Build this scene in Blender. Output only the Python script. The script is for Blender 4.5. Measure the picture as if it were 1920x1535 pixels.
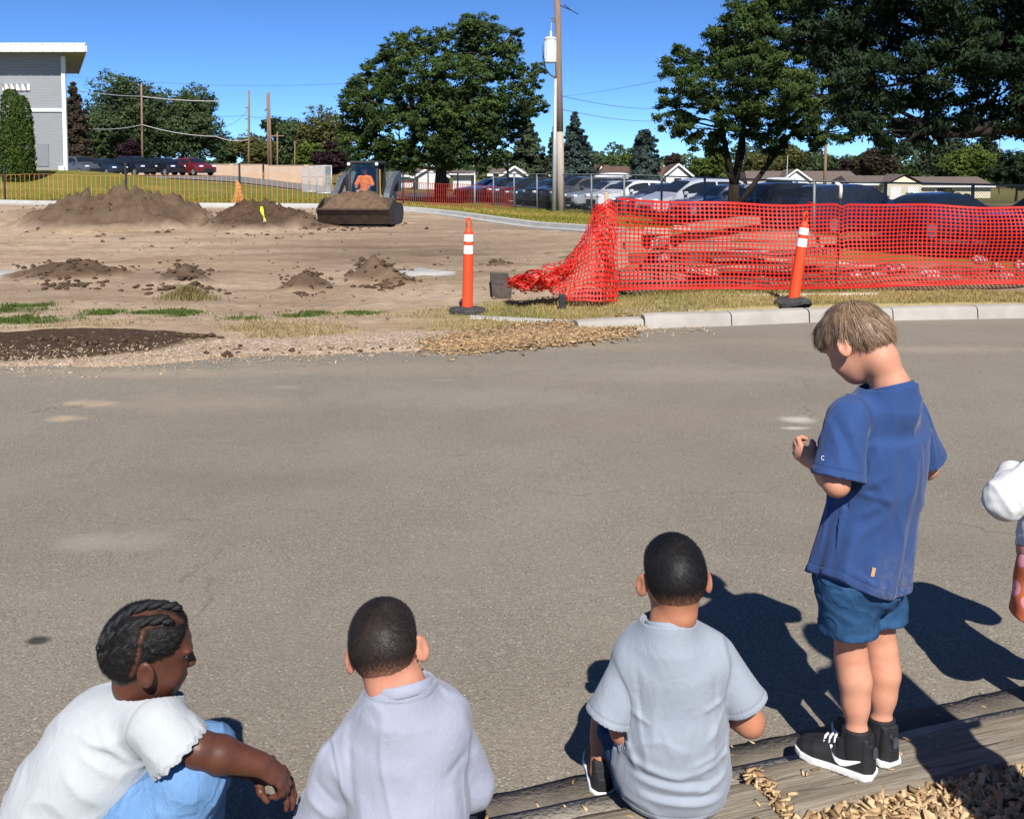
import bpy, bmesh, math, random
import numpy as np
from mathutils import Vector, Matrix

for o in list(bpy.data.objects):
    bpy.data.objects.remove(o, do_unlink=True)
scene = bpy.context.scene
COL = scene.collection
R = math.radians
rnd = random.Random(7)

# ------------------------------------------------------------------ camera
PITCH = R(3.5)
CAM_H = 1.65
FPX, CX, CY = 1850.0, 960.0, 423.0          # focal length and optical centre, in photo pixels
cam_data = bpy.data.cameras.new("camera")
cam = bpy.data.objects.new("camera", cam_data)
COL.objects.link(cam)
cam.location = (0, 0, CAM_H)
cam.rotation_euler = (R(90) - PITCH, 0, 0)
cam_data.sensor_fit = 'HORIZONTAL'
cam_data.sensor_width = 36.0
cam_data.lens = 36.0 * FPX / 1920.0
cam_data.shift_y = -(767.5 - CY) / 1920.0   # the photograph is cropped low
cam_data.clip_start = 0.05
cam_data.clip_end = 3000
scene.camera = cam

# ------------------------------------------------------------------ light
SUN_EL, SUN_AZ = R(43.0), R(173.5)          # azimuth clockwise from +Y: behind the camera, a little right
world = bpy.data.worlds.new("World")
scene.world = world
world.use_nodes = True
wn = world.node_tree
wn.nodes.clear()
sky = wn.nodes.new("ShaderNodeTexSky")
sky.sky_type = 'NISHITA'
sky.sun_disc = False
sky.sun_elevation = SUN_EL
sky.sun_rotation = SUN_AZ
sky.altitude = 0
sky.air_density = 0.4
sky.dust_density = 0.0
sky.ozone_density = 10.0
bg = wn.nodes.new("ShaderNodeBackground")
bg.inputs["Strength"].default_value = 0.1
wo = wn.nodes.new("ShaderNodeOutputWorld")
tint = wn.nodes.new("ShaderNodeMix")           # the clear high-desert blue of that morning
tint.data_type, tint.blend_type = 'RGBA', 'MULTIPLY'
tint.inputs[0].default_value = 1.0
tint.inputs[7].default_value = (.98, 1.10, 1.13, 1)
wn.links.new(sky.outputs[0], tint.inputs[6])
wn.links.new(tint.outputs[2], bg.inputs[0])
wn.links.new(bg.outputs[0], wo.inputs[0])
sun_d = bpy.data.lights.new("sun", 'SUN')
sun_d.energy = 5.0
sun_d.angle = R(0.53)
sun_d.color = (1.0, 0.955, 0.89)
sun = bpy.data.objects.new("sun", sun_d)
COL.objects.link(sun)
sun_dir = Vector((math.sin(SUN_AZ) * math.cos(SUN_EL), math.cos(SUN_AZ) * math.cos(SUN_EL), math.sin(SUN_EL)))
sun.rotation_euler = sun_dir.to_track_quat('Z', 'Y').to_euler()

vs = scene.view_settings
vs.view_transform = 'Standard'
vs.look = 'None'
vs.gamma = 1.0
vs.use_curve_mapping = False
vs.exposure = 0.5
scene.render.engine = 'CYCLES'
scene.cycles.use_denoising = True
scene.cycles.max_bounces = 8
scene.cycles.transparent_max_bounces = 16

# ------------------------------------------------------------------ helpers
_cp, _sp = math.cos(PITCH), math.sin(PITCH)

def ray(px, py):
    xc, yc = (px - CX) / FPX, -(py - CY) / FPX
    return Vector((xc, _cp + yc * _sp, -_sp + yc * _cp))

def at(px, py, Y):
    """point of the place seen at a photo pixel, Y metres ahead"""
    d = ray(px, py)
    t = Y / d.y
    return Vector((d.x * t, Y, CAM_H + d.z * t))

def on(px, py, z=0.0):
    """point at height z seen at a photo pixel"""
    d = ray(px, py)
    t = (z - CAM_H) / d.z
    return Vector((d.x * t, d.y * t, z))

def tag(o, label=None, cat=None, group=None, kind=None):
    if label: o["label"] = label
    if cat: o["category"] = cat
    if group: o["group"] = group
    if kind: o["kind"] = kind
    return o

def thing(name, label, cat, loc=(0, 0, 0), rz=0.0, group=None, rot=None):
    o = bpy.data.objects.new(name, None)
    o.empty_display_size = 0.1
    COL.objects.link(o)
    o.location = loc
    o.rotation_euler = rot if rot else (0, 0, rz)
    return tag(o, label, cat, group)

def link(name, me, mat=None, parent=None):
    o = bpy.data.objects.new(name, me)
    COL.objects.link(o)
    if mat is not None and len(me.materials) == 0:
        me.materials.append(mat)
    if parent: o.parent = parent
    return o

def copy_tree(o, parent=None):
    c = o.copy()
    COL.objects.link(c)
    c.parent = parent
    for ch in list(o.children):
        copy_tree(ch, c)
    return c

class MB:
    """collects boxes, bars, tubes and sheets into one mesh"""
    def __init__(s):
        s.v, s.f, s.m = [], [], []
        s.mi = 0
    def add(s, vs_, fs):
        n = len(s.v)
        s.v.extend([tuple(p) for p in vs_])
        for f in fs:
            s.f.append([n + i for i in f])
            s.m.append(s.mi)
        return s
    def box(s, c, d, M=None, taper=1.0, bev=0.0):
        """c centre, d full size; taper scales the top; bev chamfers the vertical edges"""
        x, y, z = d[0] / 2, d[1] / 2, d[2] / 2
        if bev > 0:
            b = min(bev, x * .9, y * .9, z * .9)
            ring = [(-x + b, -y), (x - b, -y), (x, -y + b), (x, y - b), (x - b, y), (-x + b, y), (-x, y - b), (-x, -y + b)]
            vs_ = []
            for zz, k in ((-z, (1 - b / max(x, y))), (-z + b, 1), (z - b, taper), (z, taper * (1 - b / max(x, y)))):
                vs_ += [(px * k, py * k, zz) for px, py in ring]
            fs = [list(range(7, -1, -1)), list(range(24, 32))]
            for l in range(3):
                for i in range(8):
                    j = (i + 1) % 8
                    fs.append([l * 8 + i, l * 8 + j, l * 8 + 8 + j, l * 8 + 8 + i])
        else:
            t = taper
            vs_ = [(-x, -y, -z), (x, -y, -z), (x, y, -z), (-x, y, -z), (-x * t, -y * t, z), (x * t, -y * t, z), (x * t, y * t, z), (-x * t, y * t, z)]
            fs = [(0, 3, 2, 1), (4, 5, 6, 7), (0, 1, 5, 4), (1, 2, 6, 5), (2, 3, 7, 6), (3, 0, 4, 7)]
        c = Vector(c)
        if M is None:
            vs_ = [Vector(p) + c for p in vs_]
        else:
            vs_ = [M @ Vector(p) + c for p in vs_]
        return s.add(vs_, fs)
    def bar(s, a, b, w, h=None, up=(0, 0, 1)):
        a, b = Vector(a), Vector(b)
        h = h or w
        d = (b - a)
        L = d.length
        d.normalize()
        u = Vector(up)
        if abs(d.dot(u)) > .98: u = Vector((1, 0, 0))
        sx = d.cross(u).normalized()
        sz = sx.cross(d)
        M = Matrix((sx, d, sz)).transposed()
        return s.box((a + b) / 2, (w, L, h), M)
    def tube(s, pts, r, n=8, cap=True):
        pts = [Vector(p) for p in pts]
        if not hasattr(r, '__len__'): r = [r] * len(pts)
        N = len(s.v)
        ref = Vector((0, 0, 1))
        d0 = (pts[-1] - pts[0])
        if d0.length < 1e-6: d0 = pts[1] - pts[0]
        if abs(d0.normalized().dot(ref)) > .9: ref = Vector((0, 1, 0))
        vs_, fs = [], []
        for i, p in enumerate(pts):
            d = (pts[min(i + 1, len(pts) - 1)] - pts[max(i - 1, 0)]).normalized()
            u = d.cross(ref)
            if u.length < 1e-4: u = d.cross(Vector((1, 0, 0)))
            u.normalize()
            w = d.cross(u)
            for k in range(n):
                a = 2 * math.pi * k / n
                vs_.append(p + (u * math.cos(a) + w * math.sin(a)) * r[i])
        for i in range(len(pts) - 1):
            for k in range(n):
                k2 = (k + 1) % n
                fs.append((i * n + k, i * n + k2, i * n + n + k2, i * n + n + k))
        if cap:
            fs.append(list(range(n - 1, -1, -1)))
            fs.append([(len(pts) - 1) * n + k for k in range(n)])
        return s.add(vs_, fs)
    def lathe(s, prof, n=16, c=(0, 0, 0), M=None):
        c = Vector(c)
        vs_, fs = [], []
        for r, z in prof:
            for k in range(n):
                a = 2 * math.pi * k / n
                p = Vector((r * math.cos(a), r * math.sin(a), z))
                vs_.append((M @ p if M else p) + c)
        for i in range(len(prof) - 1):
            for k in range(n):
                k2 = (k + 1) % n
                fs.append((i * n + k, i * n + k2, i * n + n + k2, i * n + n + k))
        fs.append(list(range(n - 1, -1, -1)))
        fs.append([(len(prof) - 1) * n + k for k in range(n)])
        return s.add(vs_, fs)
    def loft(s, secs, closed=True, cap=True):
        n = len(secs[0])
        vs_ = [p for q in secs for p in q]
        fs = []
        for i in range(len(secs) - 1):
            for k in range(n if closed else n - 1):
                k2 = (k + 1) % n
                fs.append((i * n + k, i * n + k2, i * n + n + k2, i * n + n + k))
        if cap:
            fs.append(list(range(n - 1, -1, -1)))
            fs.append([(len(secs) - 1) * n + k for k in range(n)])
        return s.add(vs_, fs)
    def prism(s, poly, a, b):
        """poly: list of points for the near face given by function a(p), far face b(p)"""
        n = len(poly)
        vs_ = [a(p) for p in poly] + [b(p) for p in poly]
        fs = [list(range(n)), list(range(2 * n - 1, n - 1, -1))]
        for k in range(n):
            k2 = (k + 1) % n
            fs.append((k, n + k, n + k2, k2))
        return s.add(vs_, fs)
    def mesh(s, name, mats=None, smooth=False, fix=True):
        me = bpy.data.meshes.new(name)
        me.from_pydata(s.v, [], s.f)
        if fix:
            bm = bmesh.new()
            bm.from_mesh(me)
            bmesh.ops.recalc_face_normals(bm, faces=bm.faces)
            bm.to_mesh(me)
            bm.free()
        if mats is not None:
            for m in (mats if isinstance(mats, (list, tuple)) else [mats]):
                me.materials.append(m)
        if any(s.m):
            me.polygons.foreach_set("material_index", s.m)
        if smooth:
            me.polygons.foreach_set("use_smooth", [True] * len(me.polygons))
        me.update()
        return me
    def build(s, name, mats, parent=None, smooth=False, angle=None, fix=True):
        me = s.mesh(name, mats, smooth or angle is not None, fix)
        if angle is not None:
            me.set_sharp_from_angle(angle=R(angle))
        return link(name, me, None, parent)

def np_mesh(name, V, F, mat=None, smooth=True, attrs=None):
    """V (n,3), F (m,k) numpy -> mesh; attrs: name -> (n,4) vertex colours or (n,) floats"""
    V = np.ascontiguousarray(V, dtype=np.float32)
    F = np.ascontiguousarray(F, dtype=np.int32)
    me = bpy.data.meshes.new(name)
    m, k = F.shape
    me.vertices.add(len(V))
    me.vertices.foreach_set("co", V.ravel())
    me.loops.add(m * k)
    me.loops.foreach_set("vertex_index", F.ravel())
    me.polygons.add(m)
    me.polygons.foreach_set("loop_start", np.arange(m, dtype=np.int32) * k)
    if smooth:
        me.polygons.foreach_set("use_smooth", np.ones(m, dtype=bool))
    me.update(calc_edges=True)
    for an, arr in (attrs or {}).items():
        arr = np.asarray(arr, dtype=np.float32)
        if arr.ndim == 2:
            a = me.attributes.new(an, 'FLOAT_COLOR', 'POINT')
            a.data.foreach_set("color", arr.ravel())
        else:
            a = me.attributes.new(an, 'FLOAT', 'POINT')
            a.data.foreach_set("value", arr)
    if mat is not None: me.materials.append(mat)
    return me

# smooth repeatable noise for numpy (sum of warped sines)
class SNoise:
    def __init__(s, seed, n=14, dim=3):
        g = np.random.default_rng(seed)
        d = g.normal(size=(n, dim))
        d /= np.linalg.norm(d, axis=1)[:, None]
        s.d = (d * g.uniform(.6, 1.7, n)[:, None]).astype(np.float32)
        s.p = g.uniform(0, 6.28, n).astype(np.float32)
        s.n = n
    def __call__(s, *P, f=1.0):
        out = 0
        for k in range(s.n):
            out = out + np.sin(sum(P[i] * (s.d[k, i] * f * 6.28) for i in range(len(P))) + s.p[k])
        return out / math.sqrt(s.n)

def vnoise2(x, y, seed=0):
    """value noise on numpy arrays, roughly -1..1"""
    xi, yi = np.floor(x).astype(np.int64), np.floor(y).astype(np.int64)
    fx, fy = x - xi, y - yi
    fx, fy = fx * fx * (3 - 2 * fx), fy * fy * (3 - 2 * fy)
    def h(a, b):
        n = (a * 374761393 + b * 668265263 + seed * 974711) & 0x7fffffff
        n = ((n ^ (n >> 13)) * 1274126177) & 0x7fffffff
        n = (n ^ (n >> 16)) & 0xffff
        return n / 32767.5 - 1
    return (h(xi, yi) * (1 - fx) + h(xi + 1, yi) * fx) * (1 - fy) + (h(xi, yi + 1) * (1 - fx) + h(xi + 1, yi + 1) * fx) * fy

def fbm2(x, y, seed=0, octv=4, gain=.5):
    a, s_, t = 1.0, 0, 0
    for k in range(octv):
        s_ = s_ + a * vnoise2(x * 2 ** k, y * 2 ** k, seed + k * 17)
        t += a
        a *= gain
    return s_ / t

def sstep(a, b, x):
    t = np.clip((x - a) / (b - a), 0, 1)
    return t * t * (3 - 2 * t)

# ------------------------------------------------------------------ materials
class NT:
    def __init__(s, name):
        s.mat = bpy.data.materials.new(name)
        s.mat.use_nodes = True
        s.nt = s.mat.node_tree
        s.nt.nodes.clear()
        s.out = s.n("ShaderNodeOutputMaterial")
    def n(s, t, **kw):
        nd = s.nt.nodes.new(t)
        for k, v in kw.items(): setattr(nd, k, v)
        return nd
    def l(s, a, b): s.nt.links.new(a, b)
    def coord(s, kind="Object"):
        return s.n("ShaderNodeTexCoord").outputs[kind]
    def pos(s): return s.n("ShaderNodeNewGeometry").outputs["Position"]
    def mapping(s, vec, scale):
        m = s.n("ShaderNodeMapping")
        m.inputs["Scale"].default_value = scale
        s.l(vec, m.inputs[0])
        return m.outputs[0]
    def noise(s, vec, scale, detail=4, rough=.55, dist=0):
        t = s.n("ShaderNodeTexNoise")
        t.inputs["Scale"].default_value = scale
        t.inputs["Detail"].default_value = detail
        t.inputs["Roughness"].default_value = rough
        t.inputs["Distortion"].default_value = dist
        s.l(vec, t.inputs["Vector"])
        return t.outputs["Fac"]
    def voro(s, vec, scale, out="Distance", feature='F1'):
        t = s.n("ShaderNodeTexVoronoi", feature=feature)
        t.inputs["Scale"].default_value = scale
        s.l(vec, t.inputs["Vector"])
        return t.outputs[out]
    def ramp(s, fac, stops):
        r = s.n("ShaderNodeValToRGB")
        e = r.color_ramp.elements
        while len(e) < len(stops): e.new(.5)
        for i, (p, c) in enumerate(stops):
            e[i].position = p
            e[i].color = c if len(c) == 4 else (*c, 1)
        s.l(fac, r.inputs[0])
        return r.outputs[0]
    def mix(s, fac, a, b, mode='MIX'):
        m = s.n("ShaderNodeMix", data_type='RGBA', blend_type=mode)
        for i, v in ((0, fac), (6, a), (7, b)):
            if hasattr(v, "is_linked") or isinstance(v, bpy.types.NodeSocket): s.l(v, m.inputs[i])
            elif i == 0: m.inputs[0].default_value = v
            else: m.inputs[i].default_value = (*v, 1) if len(v) == 3 else v
        return m.outputs[2]
    def math(s, op, a, b=None):
        m = s.n("ShaderNodeMath", operation=op)
        for i, v in ((0, a), (1, b)):
            if v is None: continue
            if isinstance(v, bpy.types.NodeSocket): s.l(v, m.inputs[i])
            else: m.inputs[i].default_value = v
        return m.outputs[0]
    def attr(s, name, out="Fac"):
        a = s.n("ShaderNodeAttribute", attribute_name=name)
        return a.outputs[out]
    def bump(s, h, strength=.3, dist=.01, normal=None):
        b = s.n("ShaderNodeBump")
        b.inputs["Strength"].default_value = strength
        b.inputs["Distance"].default_value = dist
        s.l(h, b.inputs["Height"])
        if normal is not None: s.l(normal, b.inputs["Normal"])
        return b.outputs[0]
    def bsdf(s, col, rough=.8, spec=.3, metal=0, normal=None, **kw):
        b = s.n("ShaderNodeBsdfPrincipled")
        for nm, v in (("Base Color", col), ("Roughness", rough), ("Specular IOR Level", spec), ("Metallic", metal)):
            if isinstance(v, bpy.types.NodeSocket): s.l(v, b.inputs[nm])
            elif nm == "Base Color": b.inputs[nm].default_value = (*v, 1)
            else: b.inputs[nm].default_value = v
        if normal is not None: s.l(normal, b.inputs["Normal"])
        for k, v in kw.items():
            b.inputs[k.replace("_", " ")].default_value = v
        s.l(b.outputs[0], s.out.inputs[0])
        return b

def plain(name, c1, c2=None, scale=6.0, rough=.7, spec=.3, metal=0, bump=0.0, bscale=None, detail=4, stretch=None, coord="Object", **kw):
    t = NT(name)
    v = t.coord(coord)
    if stretch: v = t.mapping(v, stretch)
    c2 = c2 or tuple(min(1, x * .75) for x in c1)
    f = t.noise(v, scale, detail)
    col = t.ramp(f, [(.3, c2), (.7, c1)])
    nrm = None
    if bump:
        nrm = t.bump(t.noise(v, bscale or scale * 4, 5), bump, .02)
    t.bsdf(col, rough, spec, metal, nrm, **kw)
    return t.mat

def srgb(r, g, b):
    f = lambda c: (c / 255 / 12.92) if c / 255 <= .04045 else ((c / 255 + .055) / 1.055) ** 2.4
    return (f(r), f(g), f(b))
# ================================================================== THE GROUND
FEN0 = np.array([-1.04, 55.4]); FEND = np.array([1.153, -2.77]); FEND = FEND / np.linalg.norm(FEND)
FENN = np.array([FEND[1], -FEND[0]])          # points away from the camera side
if FENN @ np.array([0, -1.0]) < 0: FENN = -FENN
def fence_xy(s):                               # s metres along the chain-link fence, 0 = far left post
    return FEN0 + FEND * s

def G(x, y):
    """height of the land"""
    x, y = np.asarray(x, float), np.asarray(y, float)
    df = (x - FEN0[0]) * FENN[0] + (y - FEN0[1]) * FENN[1]       # positive on the camera's side
    z = .015 + .115 * sstep(.4, 2.4, x) * sstep(8, 10.4, y)
    z = z * sstep(60, 20, y)
    z = z - (.60 + .15 * sstep(4, 10, x) * sstep(6, 1, df)) * sstep(12, 0, df)
    z = z - 2.6 * sstep(50, 165, y) * sstep(-25, 20, x)
    z = z + .75 * sstep(-12, -28, x) * sstep(45, 80, y)
    z = z + 1.15 * np.exp(-(((x + 27) / 9.5) ** 2 + ((y - 57) / 8) ** 2))
    return z

def gz(x, y): return float(G(x, y))

# ---- asphalt road
EDGE_PX = [(-400, 712), (0, 690), (160, 690), (400, 673), (640, 665), (800, 656), (1000, 641), (1180, 626), (1260, 617), (1500, 606), (1920, 597), (2400, 587)]
EDGE = np.array([on(px, py)[:2] for px, py in EDGE_PX])
def edge_y(x):
    return np.interp(x, EDGE[:, 0], EDGE[:, 1])
T_A, T_B = .052, .066                         # timber tops above the road
TIM0 = np.array(on(990, 1533, T_A)[:2]); TIMD = np.array(on(1920, 1328, T_B)[:2]) - TIM0; TIMD = TIMD / np.linalg.norm(TIMD)
TIMN = np.array([-TIMD[1], TIMD[0]])
def tim(s, off=0.0):                           # along the near edging timber, off = towards the road
    return TIM0 + TIMD * s + TIMN * off

def asphalt_material():
    t = NT("asphalt")
    p = t.pos()
    v1 = t.voro(p, 190, "Color")
    v2 = t.voro(p, 95, "Distance")
    agg = t.n("ShaderNodeSeparateColor"); t.l(v1, agg.inputs[0])
    n_big = t.noise(p, .35, 5, .6)
    n_mid = t.noise(p, 1.7, 6, .62, .4)
    n_fine = t.noise(p, 60, 4, .7)
    base = t.ramp(agg.outputs[0], [(0, (.105, .088, .070)), (.4, (.19, .162, .133)), (.8, (.245, .212, .176)), (.97, (.33, .29, .25)), (1, (.50, .46, .41))])
    base = t.mix(t.ramp(n_fine, [(.35, (0, 0, 0)), (.75, (1, 1, 1))]), base, (.215, .186, .154))
    base = t.mix(t.math('MULTIPLY', t.ramp(n_mid, [(.42, (0, 0, 0)), (.75, (1, 1, 1))]), .45), base, (.265, .232, .194))
    base = t.mix(t.math('MULTIPLY', t.ramp(n_big, [(.38, (1, 1, 1)), (.55, (0, 0, 0))]), .30), base, (.155, .131, .108))
    # dusty tan tracking towards the dirt side
    sep = t.n("ShaderNodeSeparateXYZ"); t.l(p, sep.inputs[0])
    far = t.ramp(t.math('MULTIPLY', sep.outputs[1], .1), [(.45, (0, 0, 0)), (1.0, (1, 1, 1))])
    pst = t.mapping(p, (.45, 1.6, 1))
    dust = t.ramp(t.noise(pst, .8, 6, .65, .6), [(.5, (0, 0, 0)), (.72, (1, 1, 1))])
    base = t.mix(t.math('MULTIPLY', t.math('MULTIPLY', dust, far), .55), base, (.30, .235, .175))
    base = t.mix(t.math('MULTIPLY', far, .28), base, (.225, .20, .17))
    # chalky scuffs
    sc = t.ramp(t.noise(t.mapping(p, (.7, 2.2, 1)), 1.9, 3, .5, .2), [(.70, (0, 0, 0)), (.78, (1, 1, 1))])
    base = t.mix(t.math('MULTIPLY', sc, .5), base, (.33, .30, .27))
    # tar-dark spots
    dk = t.ramp(t.noise(t.mapping(p, (.8, 1.3, 1)), 1.15, 2, .4), [(.19, (1, 1, 1)), (.24, (0, 0, 0))])
    base = t.mix(t.math('MULTIPLY', dk, .55), base, (.05, .046, .04))
    # particular marks: an oil spot, chalky and tan scuffs, swept dust
    wob = t.noise(p, 5, 4, .6)
    for (px, py, rx, ry, col, k, soft) in [(70, 1202, .055, .045, (.035, .030, .026), .9, .5), (1495, 787, .16, .10, (.52, .48, .43), .75, .8), (1490, 803, .10, .05, (.52, .48, .43), .7, .8), (165, 757, .26, .12, (.44, .33, .24), .7, .7), (122, 785, .16, .10, (.42, .31, .22), .7, .7),
                                           (1100, 650, 1.2, .30, (.33, .255, .18), .5, .95), (380, 755, .9, .35, (.31, .24, .18), .5, .95), (210, 1018, .34, .14, (.30, .265, .225), .7, .9), (700, 690, 1.6, .35, (.29, .23, .175), .55, .95), (900, 745, 1.3, .4, (.28, .245, .205), .5, .95),
                                           (1300, 700, 1.8, .45, (.30, .26, .215), .5, .95), (1750, 655, 1.4, .25, (.33, .27, .21), .55, .95), (300, 700, 1.5, .22, (.36, .28, .205), .6, .95), (1650, 1020, .7, .25, (.14, .12, .10), .35, .95), (420, 900, 1.1, .3, (.15, .13, .11), .35, .95)]:
        c = on(px, py)
        mp = t.n("ShaderNodeMapping"); mp.inputs["Location"].default_value = (-c.x / rx, -c.y / ry, 0); mp.inputs["Scale"].default_value = (1 / rx, 1 / ry, 0)
        t.l(p, mp.inputs[0])
        ln = t.n("ShaderNodeVectorMath", operation='LENGTH'); t.l(mp.outputs[0], ln.inputs[0])
        dd = t.math('ADD', ln.outputs["Value"], t.math('MULTIPLY', t.math('SUBTRACT', wob, .5), 1.6))
        base = t.mix(t.math('MULTIPLY', t.ramp(dd, [(1 - soft, (1, 1, 1)), (1, (0, 0, 0))]), k), base, col)
    # hairline cracks
    ck = t.n("ShaderNodeTexVoronoi", feature='DISTANCE_TO_EDGE'); ck.inputs["Scale"].default_value = .33; 
    wv = t.n("ShaderNodeVectorMath", operation='ADD'); t.l(p, wv.inputs[0])
    nv = t.n("ShaderNodeTexNoise"); nv.inputs["Scale"].default_value = 1.6; nv.inputs["Detail"].default_value = 6; t.l(p, nv.inputs["Vector"]); t.l(nv.outputs["Color"], wv.inputs[1]); t.l(wv.outputs[0], ck.inputs["Vector"])
    crk = t.math('MULTIPLY', t.ramp(ck.outputs["Distance"], [(.0, (1, 1, 1)), (.0035, (0, 0, 0))]), t.ramp(n_mid, [(.45, (0, 0, 0)), (.6, (1, 1, 1))]))
    base = t.mix(t.math('MULTIPLY', crk, .45), base, (.06, .052, .044))
    base = t.mix(1.0, base, (1.0, 1.015, .965), 'MULTIPLY')
    nrm = t.bump(v2, .35, .004)
    nrm = t.bump(n_fine, .35, .006, nrm)
    t.bsdf(base, .9, .2, 0, nrm)
    return t.mat
M_asphalt = asphalt_material()

xs = np.concatenate([np.linspace(-45, -8, 12), np.linspace(-7.5, 9, 90), np.linspace(9.5, 45, 12)])
far_y = np.where(xs < -8, edge_y(-8.), np.minimum(edge_y(xs), edge_y(12.))) + .45
near_y = TIM0[1] + (xs - TIM0[0]) * TIMD[1] / TIMD[0] - .12
near_y = np.clip(near_y, -1.2, 7)
NR = 40
V, F = [], []
for j in range(NR + 1):
    for i in range(len(xs)):
        y = near_y[i] + (far_y[i] - near_y[i]) * j / NR
        V.append((xs[i], y, .004 * math.sin(xs[i] * 1.3 + y * .9) * .8))
n = len(xs)
F = [(j * n + i, j * n + i + 1, (j + 1) * n + i + 1, (j + 1) * n + i) for j in range(NR) for i in range(n - 1)]
o = link("road", np_mesh("road", V, F, M_asphalt)); tag(o, kind="structure")

# ---- the wide land, to the horizon
def land_material():
    t = NT("dry_land")
    p = t.pos()
    col = t.ramp(t.noise(p, .12, 6, .6), [(.35, (.10, .10, .03)), (.5, (.17, .15, .05)), (.65, (.24, .20, .10))])
    t.bsdf(col, .95, .1)
    return t.mat
gx = np.unique(np.concatenate([np.linspace(-900, -60, 15), np.linspace(-60, 80, 71), np.linspace(80, 900, 15)]))
gy = np.unique(np.concatenate([np.linspace(-40, 6, 12), np.linspace(6, 120, 80), np.linspace(120, 260, 20), np.linspace(260, 2000, 14)]))
X, Y = np.meshgrid(gx, gy)
Z = G(X, Y) - .05
Z = np.where(Y < 13, np.minimum(Z, -.08), Z)
V = np.stack([X.ravel(), Y.ravel(), Z.ravel()], 1)
n = len(gx)
ii, jj = np.meshgrid(np.arange(n - 1), np.arange(len(gy) - 1))
q = (jj * n + ii).ravel()
F = np.stack([q, q + 1, q + n + 1, q + n], 1)
o = link("ground", np_mesh("ground", V, F, land_material())); tag(o, kind="structure")

# ---- construction site: dug soil, spoil heaps, gravel edge, lawn beyond
ARC_PX = [(-300, 381), (0, 384), (200, 388), (380, 390), (620, 391), (760, 394), (850, 402), (950, 418), (1095, 437), (1250, 462), (1500, 500)]
ARC = np.array([on(px, py, -.02)[:2] for px, py in ARC_PX])
def arc_y(x): return np.interp(x, ARC[:, 0], ARC[:, 1])

def heap(X, Y, cx, cy, rx, ry, h, p=1.0):
    r = np.sqrt(((X - cx) / rx) ** 2 + ((Y - cy) / ry) ** 2)
    return h * np.clip(1 - r, 0, 1) ** p * (1 + .0 * r)

def cxy(px, py, z=0.0):
    v = on(px, py, z); return v.x, v.y

ys = [6.6]
while ys[-1] < 64: ys.append(ys[-1] + .035 * (max(ys[-1], 8) / 8) ** 1.45)
ys = np.array(ys)
xs = np.unique(np.concatenate([np.linspace(-38, -20, 110), np.linspace(-20, 9, 420), np.linspace(9, 22, 60)]))
X, Y = np.meshgrid(xs, ys)
e = Y - edge_y(X) + .10 * fbm2(X * 1.3, Y * 2.0, 3) + .05 * fbm2(X * 6, Y * 8, 5)
dirt_zone = 1.0
base = G(X, Y)
Z = base + .0
# rough ground
rough = sstep(.2, 1.2, e) * sstep(0.5, -1.5, Y - arc_y(X))
Z = Z + rough * (.035 * fbm2(X * .7, Y * .7, 11) + .022 * fbm2(X * 3.1, Y * 2.4, 12) + .012 * fbm2(X * 9, Y * 7, 13))
# track ruts left by the machine
rut = np.sin((Y * .95 - X * .25) * 6.0 + 2 * fbm2(X * .4, Y * .4, 21)) * .012
Z = Z + rough * rut * sstep(12, 14, Y)
dark = np.zeros_like(X)
lump = fbm2(X * 2.6, Y * 2.2, 31) * .5 + fbm2(X * 7, Y * 6, 32) * .3 + .25 * fbm2(X * 16, Y * 13, 33)
def add_heap(px, py, wpx, dy, h, p=.9, dk=1.0, rough_=.35):
    global Z, dark
    cx, cy = cxy(px, py)
    rx = wpx / 2 / FPX * cy
    m = heap(X, Y, cx, cy, rx, dy, 1.0, p)
    Z = Z + h * m * (1 + rough_ * lump) + .10 * h * np.where(m > 0, lump, 0) * np.minimum(m * 3, 1)
    dark = np.maximum(dark, dk * np.clip(m * 3.0 + .3 * lump * (m > 0), 0, 1))
# the big spoil heap: several lumps
add_heap(225, 424, 340, 3.0, .72, .62, .85, .75)
add_heap(300, 421, 220, 2.2, .38, .8, .8, .75)
add_heap(125, 421, 200, 2.4, .40, .8, .35, .75)
add_heap(15, 419, 190, 2.0, .34, .8, .25, .75)
add_heap(60, 409, 160, 1.6, .30, .8, .4)
add_heap(497, 427, 215, 2.3, .66, .85, 1.0, .75)
add_heap(575, 428, 150, 1.2, .18, .9, .8)
add_heap(445, 424, 150, 1.6, .30, .9, .9)
add_heap(150, 521, 230, .75, .26, .9, .95, .6)
add_heap(75, 518, 140, .5, .10, .9, .8, .6)
add_heap(345, 531, 95, .55, .27, .8, .9, .9)
add_heap(330, 552, 110, .4, .10, .8, .5, .9)
add_heap(575, 541, 110, .6, .25, .9, .85, .7)
add_heap(700, 527, 120, .55, .30, .8, .85, .9)
add_heap(745, 532, 90, .4, .14, .8, .7, .9)
add_heap(935, 498, 40, .3, .08, .8, .8, .8)
add_heap(860, 389, 40, .6, .25, .8, .0, .6)
add_heap(1190, 452, 90, .8, .3, .8, .0, .6)
add_heap(1030, 424, 70, .5, .12, .8, .2, .8)
add_heap(375, 640, 80, .28, .05, .9, .6, .8)
# scraped darker bands in the pit
band = sstep(.05, .45, fbm2(X * .18, Y * .34, 41)) * rough * sstep(10.6, 13, Y)
dark = np.maximum(dark, band * .35)
pxX = CX + FPX * X / Y                        # (only used to lay out the patches on plan)
skx, sky_ = cxy(760, 470)
dark = np.maximum(dark, .55 * np.exp(-(((X - skx) / 3.2) ** 2 + ((Y - sky_) / 4.5) ** 2)) * rough * (1 + .5 * fbm2(X, Y * 2, 43)))
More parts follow.
